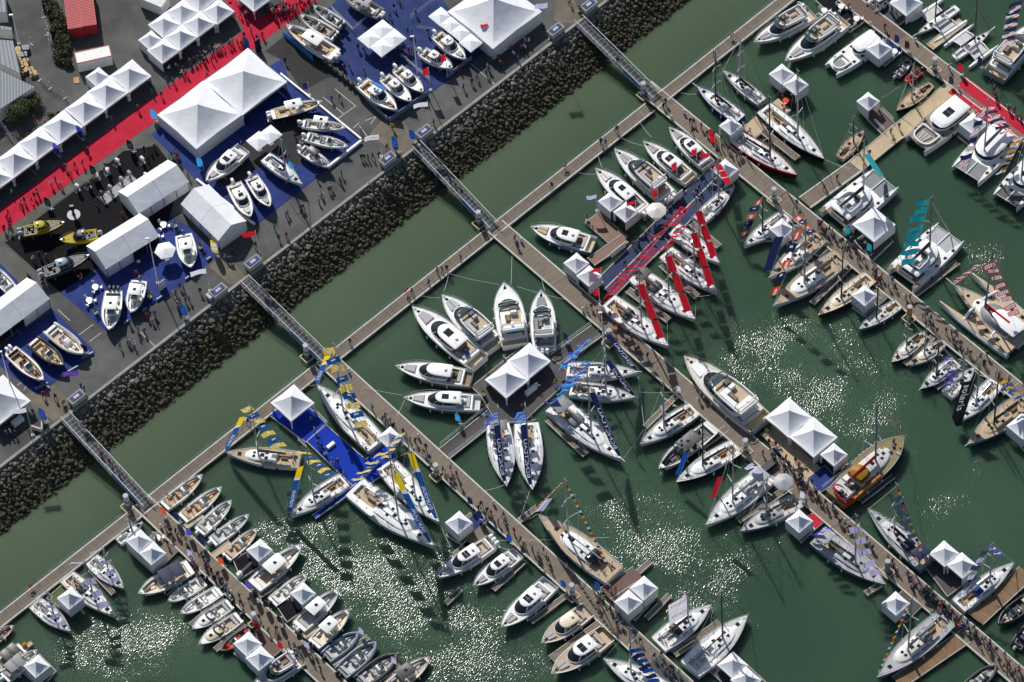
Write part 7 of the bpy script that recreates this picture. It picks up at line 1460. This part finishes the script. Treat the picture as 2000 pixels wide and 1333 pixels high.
for i, (x, y) in enumerate([(66, 229), (66, 256), (86, 236), (36, 269), (23, 262), (33, 287)]):
    c = at(x, y, QZ); t = thing('traffic_cone', 'orange and white traffic cone behind the pagoda row', 'cone', c, 0, 'traffic cones behind the pagoda row'); link('cone', cached('cone', lambda: MB().cyl(0, 0, .03, .7, .18, .04, 8).mesh('cone', 'orange')), t); link('base', cached('coneb', lambda: MB().box(-.22, .22, -.22, .22, 0, .03).mesh('base', 'black')), t); link('band', cached('coneband', lambda: MB().cyl(0, 0, .35, .5, .125, .095, 8).mesh('band', 'flagwhite')), t)
def fence(label, pts):
    a = at(*pts[0], QZ); t = thing('site_fence', label, 'fence', a); P_ = [at(x, y, QZ) - a for x, y in pts]; me = cached('fpost', lambda: MB().tube([(0, 0, 0), (0, 0, 2)], .035, 4).mesh('post', 'alu')); ft = cached('ffoot', lambda: MB().box(-.35, .35, -.12, .12, 0, .14).mesh('foot', 'concrete'))
    for i in range(len(P_) - 1):
        d = P_[i + 1] - P_[i]; n = max(1, round(d.length / 3.4)); rz = math.atan2(d.y, d.x)
        for k in range(n):
            p, q = P_[i] + d * (k / n), P_[i] + d * ((k + 1) / n); m = MB(); u = (q - p) * .97
            for z in (.15, .7, 1.25, 1.95): m.tube([p + V((0, 0, z)), p + u + V((0, 0, z))], .022, 3)
            for s in range(9): m.tube([p + u * (s / 8) + V((0, 0, .15)), p + u * (s / 8) + V((0, 0, 1.95))], .012, 3)
            m.build('fence_panel', 'alu', t, 0); link('post', me, t, p); link('foot', ft, t, p, (0, 0, rz + 1.57))
fence('mesh site fence along the hedge beside the asphalt yard', [(80, 0), (86, 35), (96, 65), (104, 90)]); fence('mesh site fence across the yard below the cable reels', [(78, 158), (98, 174), (127, 193), (143, 208)]); fence('mesh site fence at the left edge behind the pagoda row', [(-6, 238), (14, 262), (30, 284)]); fence('mesh site fence between hedge and cable reels', [(62, 88), (92, 70), (100, 95)])
def engine_stand(label, x, y, mt, sc=1.0):
    c = at(x, y, QZ + .03); t = thing('outboard_on_stand', label, 'outboard motor', (c.x, c.y, QZ + .04), U(-.3, .3) + 2.2, 'outboard motors on display stands')
    MB().tube([(-.5, -.45, .05), (.5, -.45, .05)], .05, 4).tube([(-.5, .45, .05), (.5, .45, .05)], .05, 4).tube([(-.3, -.45, .05), (-.3, .45, .05)], .05, 4).tube([(.2, -.4, .05), (.1, -.2, 1.0), (.1, .2, 1.0), (.2, .4, .05)], .05, 4).build('stand', 'lgrey', t)
    oc = [(-.48, -.16), (-.40, -.25), (.22, -.27), (.38, -.17), (.38, .17), (.22, .27), (-.40, .25), (-.48, .16)]
    link('engine_cowling', cached(('ec', mt), lambda: MB().loft([[(a * k - .3, b * k, z) for a, b in oc] for z, k in ((1.0, .62), (1.2, .95), (1.6, 1), (1.8, .86), (1.9, .5))], cap0=True, cap1=True).mesh('engine_cowling', mt)), t, None, None, sc); link('drive_leg', cached('edl', lambda: MB().ext([(-.5, -.1), (-.1, -.1), (-.1, .1), (-.5, .1)], .15, 1.0).box(-.8, -.2, -.22, .22, .45, .48).mesh('drive_leg', 'mgrey')), t, None, None, sc)
for i, (x, y, m) in enumerate(sorted([(150, 372, 'white'), (172, 366, 'dgrey'), (190, 350, 'white'), (210, 340, 'white'), (214, 374, 'lgrey'), (198, 385, 'dgrey'), (236, 358, 'lgrey'), (252, 346, 'lgrey'), (284, 350, 'white'), (228, 322, 'white'), (277, 318, 'white'), (206, 330, 'dgrey'), (256, 372, 'lgrey')], key=lambda k: math.hypot(k[0] - 144, k[1] - 420))): engine_stand('%s outboard motor on a display stand, ' % {'white': 'white', 'dgrey': 'black', 'lgrey': 'grey'}[m] + ORD[i] + ' from the round turntable', x, y, m)
c = at(144, 420, QZ + .06); t = thing('display_turntable', 'round grey turntable carrying a black outboard motor', 'display', (c.x, c.y, QZ + .03)); MB().cyl(0, 0, 0, .1, 1.1, 1.1, 28).build('disc', 'lgrey', t); MB().box(-.35, .35, -.25, .25, .1, .14).build('stand', 'dgrey', t); MB().ext([(-.2, -.12), (.2, -.12), (.2, .12), (-.2, .12)], .14, 1.6).build('drive_leg', 'dgrey', t); MB().loft([[(a * k, b * k, z) for a, b in ((-.5, -.2), (-.4, -.3), (.3, -.3), (.42, -.2), (.42, .2), (.3, .3), (-.4, .3), (-.5, .2))] for z, k in ((1.5, .7), (1.8, 1), (2.4, 1), (2.6, .7))], cap0=True, cap1=True).build('engine_cowling', 'black', t)
for lab, x, y, z, m in (('white bistro table behind the gabled marquee, by the plants', 319, 438, QZ, 'white'), ('white bistro table nearest the hexagonal parasol', 306, 462, QZ, 'white'), ('white bistro table near the closed parasol, upper', 186, 560, QZ, 'white'), ('white bistro table near the closed parasol, lower', 174, 586, QZ, 'white'), ('white table among orange chairs on the black raft, left', 1610, 20, DZ, 'white'), ('white table among orange chairs on the black raft, middle', 1643, 12, DZ, 'white'), ('white table among orange chairs on the black raft, right', 1673, 36, DZ, 'white'), ('white table beside the twin hulled motor boat', 1747, 100, DZ, 'white'), ('round white table on the wooden raft by the paired tents', 307, 1050, DZ, 'white'), ('white table outside the tent pair on the beige raft', 1535, 196, DZ, 'orange'), ('white stool table on the beige terrace, upper', 1510, 868, DZ, 'bronze'), ('white stool table on the beige terrace, lower', 1560, 905, DZ, 'bronze')): table_set(lab, x, y, z, m)
for lab, x, y, z, h in (('potted palm between two gabled marquees', 342, 438, QZ, 1.7), ('potted palm beside the white centre console boat', 391, 480, QZ, 1.8), ('potted palm on the blue carpet near the pointing boats', 187, 608, QZ, 1.7), ('potted palm beside the shorter centre console boat', 292, 577, QZ, 1.6), ('red leaved plant beside the grey workboat', 157, 540, QZ, 1.2), ('potted bush at the head of the lower left gangway', 125, 788, QZ, 1.5), ('yellow green bush at the head of the top gangway', 1131, 18, QZ, 1.6), ('small bush at the middle gangway', 816, 262, QZ, 1.1), ('palm on the corner of the brown deck', 1147, 425, DZ, 2.2), ('potted plant at the corner of the dark stand', 944, 768, DZ, 1.5), ('plant at the top of the black raft', 1658, 12, DZ, 1.6), ('plant on the beige terrace corner', 1466, 845, DZ, 1.1), ('plant beside the beige terrace tent', 1500, 838, DZ, 1.0)): plant(lab, x, y, z, h, mt='palm' if 'red' not in lab else 'burg', n=26)
# planters along the navy stand edge and its screens
def rowbox(label, p, q, z, w, h, mt, name='stand_barrier', cat='barrier', inset_=None):
    a, L, rz = seg(p, q, z); t = thing(name, label, cat, (a.x, a.y, z), rz); n = max(1, round(L / 2.4))
    for i in range(n): MB().box(L * i / n + .02, L * (i + 1) / n - .02, -w / 2, w / 2, .0, h, 0, .015).build('panel', mt, t)
    return t
rowbox('white low wall along the upper right edge of the marquee stand', (548, 146), (706, 274), QZ + .06, .3, .45, 'white'); rowbox('white low wall at the lower right edge of the marquee stand', (706, 278), (640, 330), QZ + .06, .4, .6, 'white'); rowbox('white low wall along the lower left edge of the marquee stand', (384, 352), (498, 440), QZ + .06, .35, .4, 'white'); rowbox('blue and white panels in front of the pilothouse boats', (716, 198), (758, 238), QZ + .06, .1, 1.2, 'steelblue'); rowbox('blue and white panels at the tip of the navy stand', (760, 240), (836, 186), QZ + .06, .1, 1.2, 'steelblue'); rowbox('blue and white panels under the large walkaround boat', (554, 70), (612, 120), QZ + .02, .1, 1.3, 'skyb'); rowbox('dark planter wall along the left edge of the navy stand', (632, 122), (700, 178), QZ + .06, .5, .9, 'dgrey', 'planter_wall'); rowbox('blue and white panels below the two pilothouse boats by the parasols', (876, 152), (922, 116), QZ + .06, .1, 1.0, 'steelblue')
for i in range(7):
    f = i / 6; plant('grass clump in the planter wall of the navy stand, %s from its upper end' % ORD[i], 636 + 62 * f, 118 + 52 * f, QZ + .9, .8, n=16, group='grass clumps in the planter wall', spread=.6)
for i, (p, q) in enumerate([((97, 760), (68, 740)), ((155, 716), (118, 737)), ((183, 690), (160, 702)), ((68, 762), (94, 750)), ((278, 609), (287, 604)), ((306, 588), (318, 580)), ((362, 548), (370, 542)), ((404, 510), (412, 504)), ((242, 634), (252, 628))]): rowbox('low blue and white stand border number %s on the blue carpets' % ['one', 'two', 'three', 'four', 'five', 'six', 'seven', 'eight', 'nine', 'ten', 'eleven'][i], p, q, QZ + .03, .25, .45, 'steelblue')
def railing(label, p, q, z, n=None, h=1.05):
    a, L, rz = seg(p, q, z); t = thing('railing', label, 'railing', (a.x, a.y, z), rz)
    for zz in (.55, h): MB().tube([(0, 0, zz), (L, 0, zz)], .035, 4).build('rail', 'white', t)
    me = cached(('rp', h), lambda: MB().tube([(0, 0, 0), (0, 0, h)], .035, 4).mesh('post', 'white'))
    k = max(1, int(L / 1.6))
    for i in range(k + 1): link('post', me, t, (L * i / k, 0, 0))
for i, (lab, p, q, z) in enumerate((('white railing between the open boats and the parasol cluster', (648, 20), (690, 62), QZ + .06), ('white railing below the grey inflatable', (690, 62), (722, 34), QZ + .06), ('white railing at the stairs beside the parasol row', (802, 38), (850, 2), QZ + .06), ('white railing from the stairs towards the parasols', (815, 58), (858, 64), QZ + .06), ('white railing between the pilothouse boats', (784, 112), (840, 160), QZ + .06), ('white railing right of the lamp post', (812, 100), (862, 140), QZ + .06), ('upper handrail of the lower arm of the dark stand', (860, 872), (955, 796), DZ), ('lower handrail of the lower arm of the dark stand', (876, 896), (972, 822), DZ), ('upper handrail of the right arm of the dark stand', (1080, 690), (1158, 632), DZ), ('lower handrail of the right arm of the dark stand', (1092, 716), (1172, 660), DZ), ('railing of the blue raft towards the moored sloop', (612, 802), (640, 830), DZ + .02), ('railing at the lower corner of the blue raft', (582, 862), (600, 878), DZ + .02), ('railing of the small brown raft', (1708, 240), (1728, 258), DZ), ('railing of the small brown raft, right side', (1722, 216), (1745, 238), DZ), ('railing of the blue carpet raft by the yellow ketch', (1606, 956), (1640, 930), DZ), ('railing of the black raft by the small tent', (468, 1126), (492, 1104), DZ))): railing(lab, p, q, z)
for lab, x, y, z, l, w, h, m in (('white board with dark print on the blue carpet by the lamp post', 318, 565, QZ, 1.4, .1, 2.2, 'white'), ('white bench block in the middle of the bright blue carpet', 646, 872, DZ + .01, 1.5, .6, .5, 'white'), ('white display board on the navy stand, upper', 1325, 390, DZ, 2.0, .12, 1.9, 'white'), ('white display board on the navy stand, lower', 1208, 493, DZ, 3.2, .12, 1.4, 'white'), ('white counter in the dark stand tent', 1038, 765, DZ, 2.4, .6, 1.0, 'white'), ('white info table beside the left edge tent', 35, 826, QZ, 2.0, .9, .9, 'white'), ('white cube outside the small tent of the launches', 468, 1125, DZ, .9, .6, .9, 'white'), ('black sign tower beside the red carpet at the marquee corner', 505, 100, QZ, .9, .4, 3.2, 'navy'), ('black solar panel rack on the third pontoon', 1500, 915, DZ, 2.6, 1.2, .9, 'black'), ('black solar panel behind the long grey sloop', 1838, 1195, DZ, 1.8, 1.2, 1.0, 'black'), ('white water tank drum beside the service cabinet', 413, 582, QZ, 1.4, 1.2, 1.0, 'lgrey')):
    c = at(x, y, z); t = thing('display_block', lab, 'display', (c.x, c.y, z), CROSS); MB().box(-l / 2, l / 2, -w / 2, w / 2, .0, h, 0, .03).build('body', m, t); MB().box(-l / 2 + .08, l / 2 - .08, -w / 2 + .02, w / 2 - .02, h, h + .01).build('top_face', m, t)
def tyre(x, y):
    c = at(x, y, DZ); N = 12; rr = []
    for i in range(N):
        a = 6.2832 * i / N; rr.append([((.3 + .1 * math.cos(b * 1.05)) * math.cos(a), (.3 + .1 * math.cos(b * 1.05)) * math.sin(a), .1 + .1 * math.sin(b * 1.05)) for b in range(6)])
    t = MB().loft(rr + rr[:1]).build('tyre', 'black', loc=c); prop(t, 'black tyre lying on the cross pontoon', 'tyre', 'tyres lying on the cross pontoon')
for q in [(460, 848), (1107, 340), (64, 1161), (1432, 84)]: tyre(*q)
def lifebuoy(x, y):
    c = at(x, y, DZ + 1.0); N = 12; rr = []
    for i in range(N):
        a = 6.2832 * i / N; rr.append([((.33 + .09 * math.cos(b * 1.05)) * math.cos(a), .09 * math.sin(b * 1.05), (.33 + .09 * math.cos(b * 1.05)) * math.sin(a)) for b in range(6)])
    t = thing('lifebuoy', 'red lifebuoy on the rail of the cross pontoon', 'lifebuoy', (c.x, c.y, DZ), CROSS, 'lifebuoys on the cross pontoon rail'); MB().tube([(0, 0, 0), (0, 0, 1.4)], .04, 4).build('post', 'white', t); MB().loft(rr + rr[:1]).build('ring', 'red', t, loc=(0, -.1, 1.0))
for q in [(792, 566), (1103, 322), (59, 1142), (1429, 68)]: lifebuoy(*q)
for q in PEDS: w_ = min(BOATS, key=lambda t: (t[1] - at(q[0], q[1], 1)).length)[0]; pedestal(q[0], q[1], ' '.join(('white power pedestal nearest the ' + w_).split()[:16]))
# mooring lines
def line(p, zp, q, zq, mt='ropew', r=.025):
    a, b = at(*p, zp), at(*q, zq); m = (a + b) / 2 - V((0, 0, .25)); o = MB().tube([V((0, 0, 0)), m - a, b - a], r, 3).build('mooring_line', mt, loc=a); w_ = min(BOATS, key=lambda t: min((t[1] - a).length, (t[1] - b).length))[0]; prop(o, ' '.join(('mooring line of the ' + w_).split()[:16]), 'rope', 'mooring lines of the ' + w_[:50])
for p, q in [((877, 535), (867, 570)), ((877, 535), (975, 556)), ((1000, 500), (998, 556)), ((1058, 545), (1064, 568)), ((1102, 585), (1010, 560)), ((822, 578), (860, 582)), ((714, 757), (786, 772)), ((790, 782), (775, 812)), ((845, 1060), (900, 1088)), ((850, 1060), (880, 1068)), ((855, 1015), (880, 1068)), ((1250, 240), (1272, 268)), ((1214, 270), (1256, 285)), ((1168, 305), (1176, 328)), ((1130, 338), (1166, 340)), ((1330, 182), (1360, 184)), ((1398, 148), (1415, 138)), ((1611, 312), (1660, 330)), ((1035, 958), (1012, 1020)), ((992, 945), (942, 960)), ((1216, 897), (1258, 838)), ((1247, 735), (1258, 832)), ((1240, 766), (1318, 766)), ((1404, 572), (1362, 580)), ((1357, 625), (1360, 582)), ((1304, 676), (1303, 628)), ((616, 752), (600, 752)), ((562, 1008), (540, 1020)), ((1190, 1050), (960, 1056)), ((1050, 1004), (1030, 1015)), ((1720, 192), (1758, 168)), ((1012, 1076), (962, 1066))]: line(p, 1.0, q, 1.5)
# ------------------------------------------------------------------ people
Z = QZ + .03; D = DZ + .02
crowd('on the red carpet below the pagoda row', Z, [(172, 300, 'navy'), (119, 366, 'white'), (24, 381, 'white'), (14, 430, 'red'), (20, 440, 'navy'), (9, 452, 'black'), (20, 455, 'blue'), (270, 217, 'red'), (316, 190, 'black'), (298, 185), (220, 240, 'red')])
crowd('on the red carpet beside the upper block of tents', Z, [(340, 165, 'black'), (365, 148, 'pink'), (357, 148, 'white'), (400, 125, 'black'), (414, 122, 'black'), (406, 152, 'green'), (453, 88, 'white'), (464, 86, 'beige'), (473, 92, 'green'), (326, 160, 'blue'), (350, 138, 'black'), (345, 135), (332, 140, 'white')])
crowd('at the red carpet crossing near the top edge', Z, [(470, 34, 'grey'), (479, 38, 'blue'), (482, 32), (503, 80, 'black'), (513, 74, 'navy'), (540, 42, 'red'), (537, 36, 'black'), (533, 32), (560, 16, 'black'), (566, 18, 'navy'), (451, 15, 'black')], (480, 0, 545, 14), 9, 1.0)
crowd('on the navy stand around the parasol cluster', Z, [(762, 36, 'black'), (700, 98, 'black'), (710, 98, 'white'), (671, 138, 'red'), (683, 134, 'pink'), (712, 144, 'grey'), (770, 133), (797, 66, 'black'), (805, 70, 'black'), (799, 104, 'red'), (823, 72), (836, 68, 'black'), (785, 82, 'red'), (770, 20, 'black'), (760, 6), (778, 4, 'navy'), (812, 30)])
crowd('on the grey lane beside the marquee stand', Z, [(557, 124, 'black'), (648, 198, 'blue'), (664, 196, 'red'), (707, 262, 'beige'), (767, 253, 'yellow'), (706, 312, 'black'), (712, 312, 'black')])
crowd('on the quay right of the navy stand', Z, [(898, 140, 'red'), (922, 165, 'black'), (961, 122, 'black'), (978, 130, 'red'), (1012, 120, 'blue'), (1025, 92, 'blue'), (1004, 112, 'white'), (842, 235), (848, 245, 'navy'), (902, 205), (992, 60), (1050, 62), (1062, 60, 'navy'), (1113, 10)])
crowd('on the marquee stand between the cabin boats', Z, [(578, 272, 'black'), (588, 288), (480, 300, 'green'), (472, 288), (548, 260), (560, 312, 'red'), (470, 320, 'blue')])
crowd('on the quay below the marquee stand', Z, [(368, 348, 'blue'), (500, 485, 'black'), (537, 450, 'blue'), (448, 512, 'blue'), (452, 512, 'grey'), (442, 508), (620, 352, 'black'), (632, 372), (668, 345), (580, 420), (592, 410, 'navy'), (700, 320), (560, 465, 'red'), (545, 470)])
crowd('on the quay between the blue carpet and the rocks', Z, [(352, 564, 'red'), (360, 570, 'black'), (340, 580, 'white'), (344, 576), (288, 622, 'red'), (303, 618, 'blue'), (305, 630, 'black'), (283, 652, 'blue'), (254, 636, 'blue'), (258, 676), (262, 678, 'white'), (318, 560), (268, 540, 'red')])
crowd('on the lower left quay near the first gangway', Z, [(86, 776, 'red'), (109, 780, 'black'), (164, 765, 'black'), (13, 852), (22, 850, 'white'), (31, 852, 'black'), (82, 800), (160, 760, 'navy'), (12, 832)])
crowd('on the black carpet among the yellow boats', Z, [(66, 512, 'white'), (72, 502), (78, 504, 'black'), (92, 508, 'blue'), (189, 402, 'black'), (240, 425, 'red'), (236, 420), (288, 312), (282, 296, 'black'), (294, 298), (302, 292, 'grey'), (322, 318), (56, 545), (60, 548, 'black')])
crowd('between the gabled marquees', Z, [(272, 520, 'white'), (268, 530), (300, 505), (430, 520), (455, 498, 'black'), (470, 488)])
crowd('on the middle gangway', QZ - 1.6, [(880, 358, 'navy'), (890, 368, 'red'), (902, 380)]); crowd('on the lower left gangway', QZ - 1.8, [(198, 892), (216, 908, 'navy'), (222, 914), (230, 922, 'beige'), (180, 872)]); crowd('on the gangway beside the yellow and blue flags', QZ - .8, [(520, 592, 'red'), (530, 600, 'blue'), (560, 628)]); crowd('on the top gangway', QZ - 1.5, [(1160, 78), (1206, 124), (1232, 150)])
crowd('on the cross pontoon near the fan of yachts', D, [(854, 534, 'black'), (864, 532, 'grey'), (873, 530, 'black'), (838, 558, 'blue'), (805, 574, 'black'), (798, 586, 'white'), (900, 508), (684, 672, 'black'), (900, 498)]); crowd('on the cross pontoon near the row of four boats', D, [(1078, 368, 'black'), (1174, 282, 'black'), (1183, 284, 'blue'), (1205, 258, 'black'), (1394, 112, 'blue'), (1000, 420)]); crowd('on the cross pontoon near the level lying sloop', D, [(485, 828, 'black'), (420, 880)])
crowd('on the first pontoon between the launches and the tents', D, line=(320, 1030, 480, 1185), n=13, w=1.0); crowd('on the first pontoon near the bottom edge', D, line=(480, 1185, 640, 1330), n=5, w=.9)
crowd('on the second pontoon near the yellow and blue flags', D, [(728, 802, 'blue'), (753, 818, 'grey'), (762, 825, 'white'), (768, 838, 'navy'), (770, 836, 'black'), (788, 848, 'black'), (815, 870), (812, 866, 'black'), (822, 880), (828, 888, 'grey'), (834, 886), (880, 920, 'black'), (884, 934, 'white'), (892, 930, 'red'), (856, 930, 'red'), (862, 936, 'black'), (648, 752), (838, 898), (824, 870), (832, 878)])
crowd('on the bright blue carpet raft', D + .03, [(615, 845, 'white'), (620, 856), (624, 862, 'black'), (622, 872), (630, 878, 'black'), (634, 884), (637, 894, 'white'), (650, 906, 'black'), (656, 910), (661, 908, 'black'), (672, 930, 'beige'), (682, 890, 'navy'), (688, 894), (608, 826), (718, 890, 'white'), (716, 884), (700, 935), (690, 925)])
crowd('on the second pontoon near the lone tent', D, [(940, 990, 'black'), (952, 1002, 'black'), (984, 1010, 'red'), (986, 1022), (990, 1034, 'black'), (1004, 1042, 'red'), (990, 1045), (1040, 1078, 'black'), (1062, 1080, 'black'), (945, 1022), (948, 1030, 'white'), (1058, 1095)]); crowd('on the second pontoon near the dressed cutter', D, [(1178, 1175, 'yellow'), (1168, 1185, 'black'), (1210, 1215), (1205, 1222, 'black'), (1200, 1205), (1190, 1150)]); crowd('on the second pontoon near the bottom edge', D, [(1292, 1282, 'black'), (1310, 1308, 'red'), (1315, 1312, 'black'), (1320, 1305), (1308, 1318), (1262, 1252), (1326, 1318, 'white')])
crowd('on the dark stand around its paired tents', D, [(950, 724, 'black'), (978, 700), (985, 705, 'white'), (1084, 752, 'yellow'), (1066, 782), (1020, 800, 'red'), (1060, 790), (945, 800), (980, 812), (1010, 810), (1002, 778), (1035, 772), (1050, 760, 'white')])
crowd('on the third pontoon near the navy stand', D, [(1145, 605, 'white'), (1155, 604, 'grey'), (1157, 598), (1180, 612, 'yellow'), (1183, 620), (1006, 470), (1010, 482, 'blue'), (1225, 672, 'navy'), (1234, 665, 'black'), (1199, 655, 'red'), (1265, 700, 'navy'), (1270, 695), (1366, 785, 'white'), (1376, 782, 'white'), (1194, 668, 'yellow')])
crowd('on the navy stand among the red flags', D, [(1380, 362, 'blue'), (1358, 372), (1362, 380, 'black'), (1340, 395), (1262, 465), (1274, 470, 'yellow'), (1395, 340), (1410, 350, 'white'), (1232, 458), (1330, 400), (1345, 418), (1180, 550), (1220, 520)])
crowd('on the third pontoon beside the beige terrace', D, line=(1490, 880, 1620, 1000), n=16, w=.9); crowd('on the beige terrace', D, [(1515, 872), (1530, 885), (1545, 905), (1560, 915), (1500, 855)]); crowd('on the third pontoon beside the grey aluminium sloop', D, line=(1620, 1005, 1790, 1150), n=7, w=.7); crowd('on the third pontoon near the right edge tents', D, line=(1790, 1140, 1880, 1230), n=16, w=1.2); crowd('on the third pontoon in the lower right corner', D, line=(1885, 1225, 1990, 1320), n=10, w=.8)
crowd('on the fourth pontoon below the top gangway', D, [(1292, 196), (1300, 204, 'navy'), (1288, 200), (1296, 212, 'black'), (1348, 242, 'black'), (1344, 258), (1352, 262, 'black'), (1370, 252, 'red'), (1402, 290, 'yellow'), (1410, 292, 'navy'), (1428, 304, 'white'), (1444, 308, 'grey'), (1452, 250, 'white'), (1460, 240), (1464, 262, 'white'), (1382, 275)])
crowd('on the fourth pontoon beside the orange and navy flags', D, [(1505, 350), (1556, 402, 'blue'), (1600, 446, 'black'), (1606, 452, 'red'), (1613, 456), (1602, 462, 'yellow'), (1615, 470, 'blue'), (1628, 462), (1560, 420, 'yellow'), (1590, 440), (1625, 480), (1640, 478, 'black'), (1655, 498)]); crowd('on the fourth pontoon by the large catamaran tent', D, [(1664, 472, 'blue'), (1680, 478), (1690, 482, 'white'), (1672, 490), (1705, 540), (1712, 535, 'black'), (1722, 545), (1743, 552, 'blue'), (1748, 565), (1702, 552), (1716, 552, 'red')]); crowd('on the fourth pontoon beside the large trimaran', D, line=(1800, 620, 1900, 700), n=6, w=.8); crowd('at the right end of the fourth pontoon', D, line=(1910, 700, 1985, 760), n=8, w=1.0)
crowd('on the beige link pontoon', D, [(1635, 352, 'black'), (1610, 372, 'black'), (1740, 262, 'navy'), (1756, 252, 'black'), (1735, 270), (1745, 275), (1690, 300, 'orange') if False else (1690, 300), (1698, 305, 'black')]); crowd('on the upper right pontoon', D, [(1728, 58, 'red'), (1735, 78, 'black'), (1853, 135, 'white'), (1775, 130) if False else (1712, 40), (1742, 25, 'navy'), (1750, 28, 'white'), (1668, 8)]); crowd('on the red carpeted pontoon', D, [(1936, 165, 'black'), (1942, 178, 'black'), (1945, 200, 'navy'), (1990, 230, 'beige'), (1994, 240, 'black'), (1985, 238)])
crowd('on the wooden raft by the paired tents near the keelboat', D, [(305, 1055, 'white'), (308, 1062, 'navy'), (328, 1066, 'black')])
for a in ((Z, 14, 20, 420, 170, 310), (Z, 22, 330, 150, 500, 60), (Z, 30, 470, 10, 560, 25), (Z, 14, 560, 30, 620, 0), (Z, 16, 700, 60, 800, 110), (Z, 14, 360, 300, 320, 330), (Z, 16, 560, 430, 780, 280), (Z, 12, 900, 180, 1040, 80), (Z, 14, 240, 680, 400, 560), (D, 16, 330, 1035, 480, 1185), (D, 8, 500, 1200, 640, 1330), (D, 14, 740, 820, 900, 960), (D, 12, 930, 990, 1080, 1110), (D, 10, 1190, 1190, 1320, 1320), (D, 10, 1140, 590, 1260, 690), (D, 26, 1500, 880, 1640, 1010), (D, 10, 1640, 1020, 1780, 1140), (D, 34, 1800, 1150, 1900, 1240), (D, 14, 1900, 1240, 1990, 1320), (D, 14, 1590, 435, 1680, 510), (D, 8, 1700, 530, 1790, 610), (D, 12, 1800, 620, 1920, 715), (D, 8, 1300, 205, 1460, 320), (D, 8, 1930, 170, 1998, 250), (D, 8, 1240, 480, 1390, 350)): mass(*a)
build_mass()
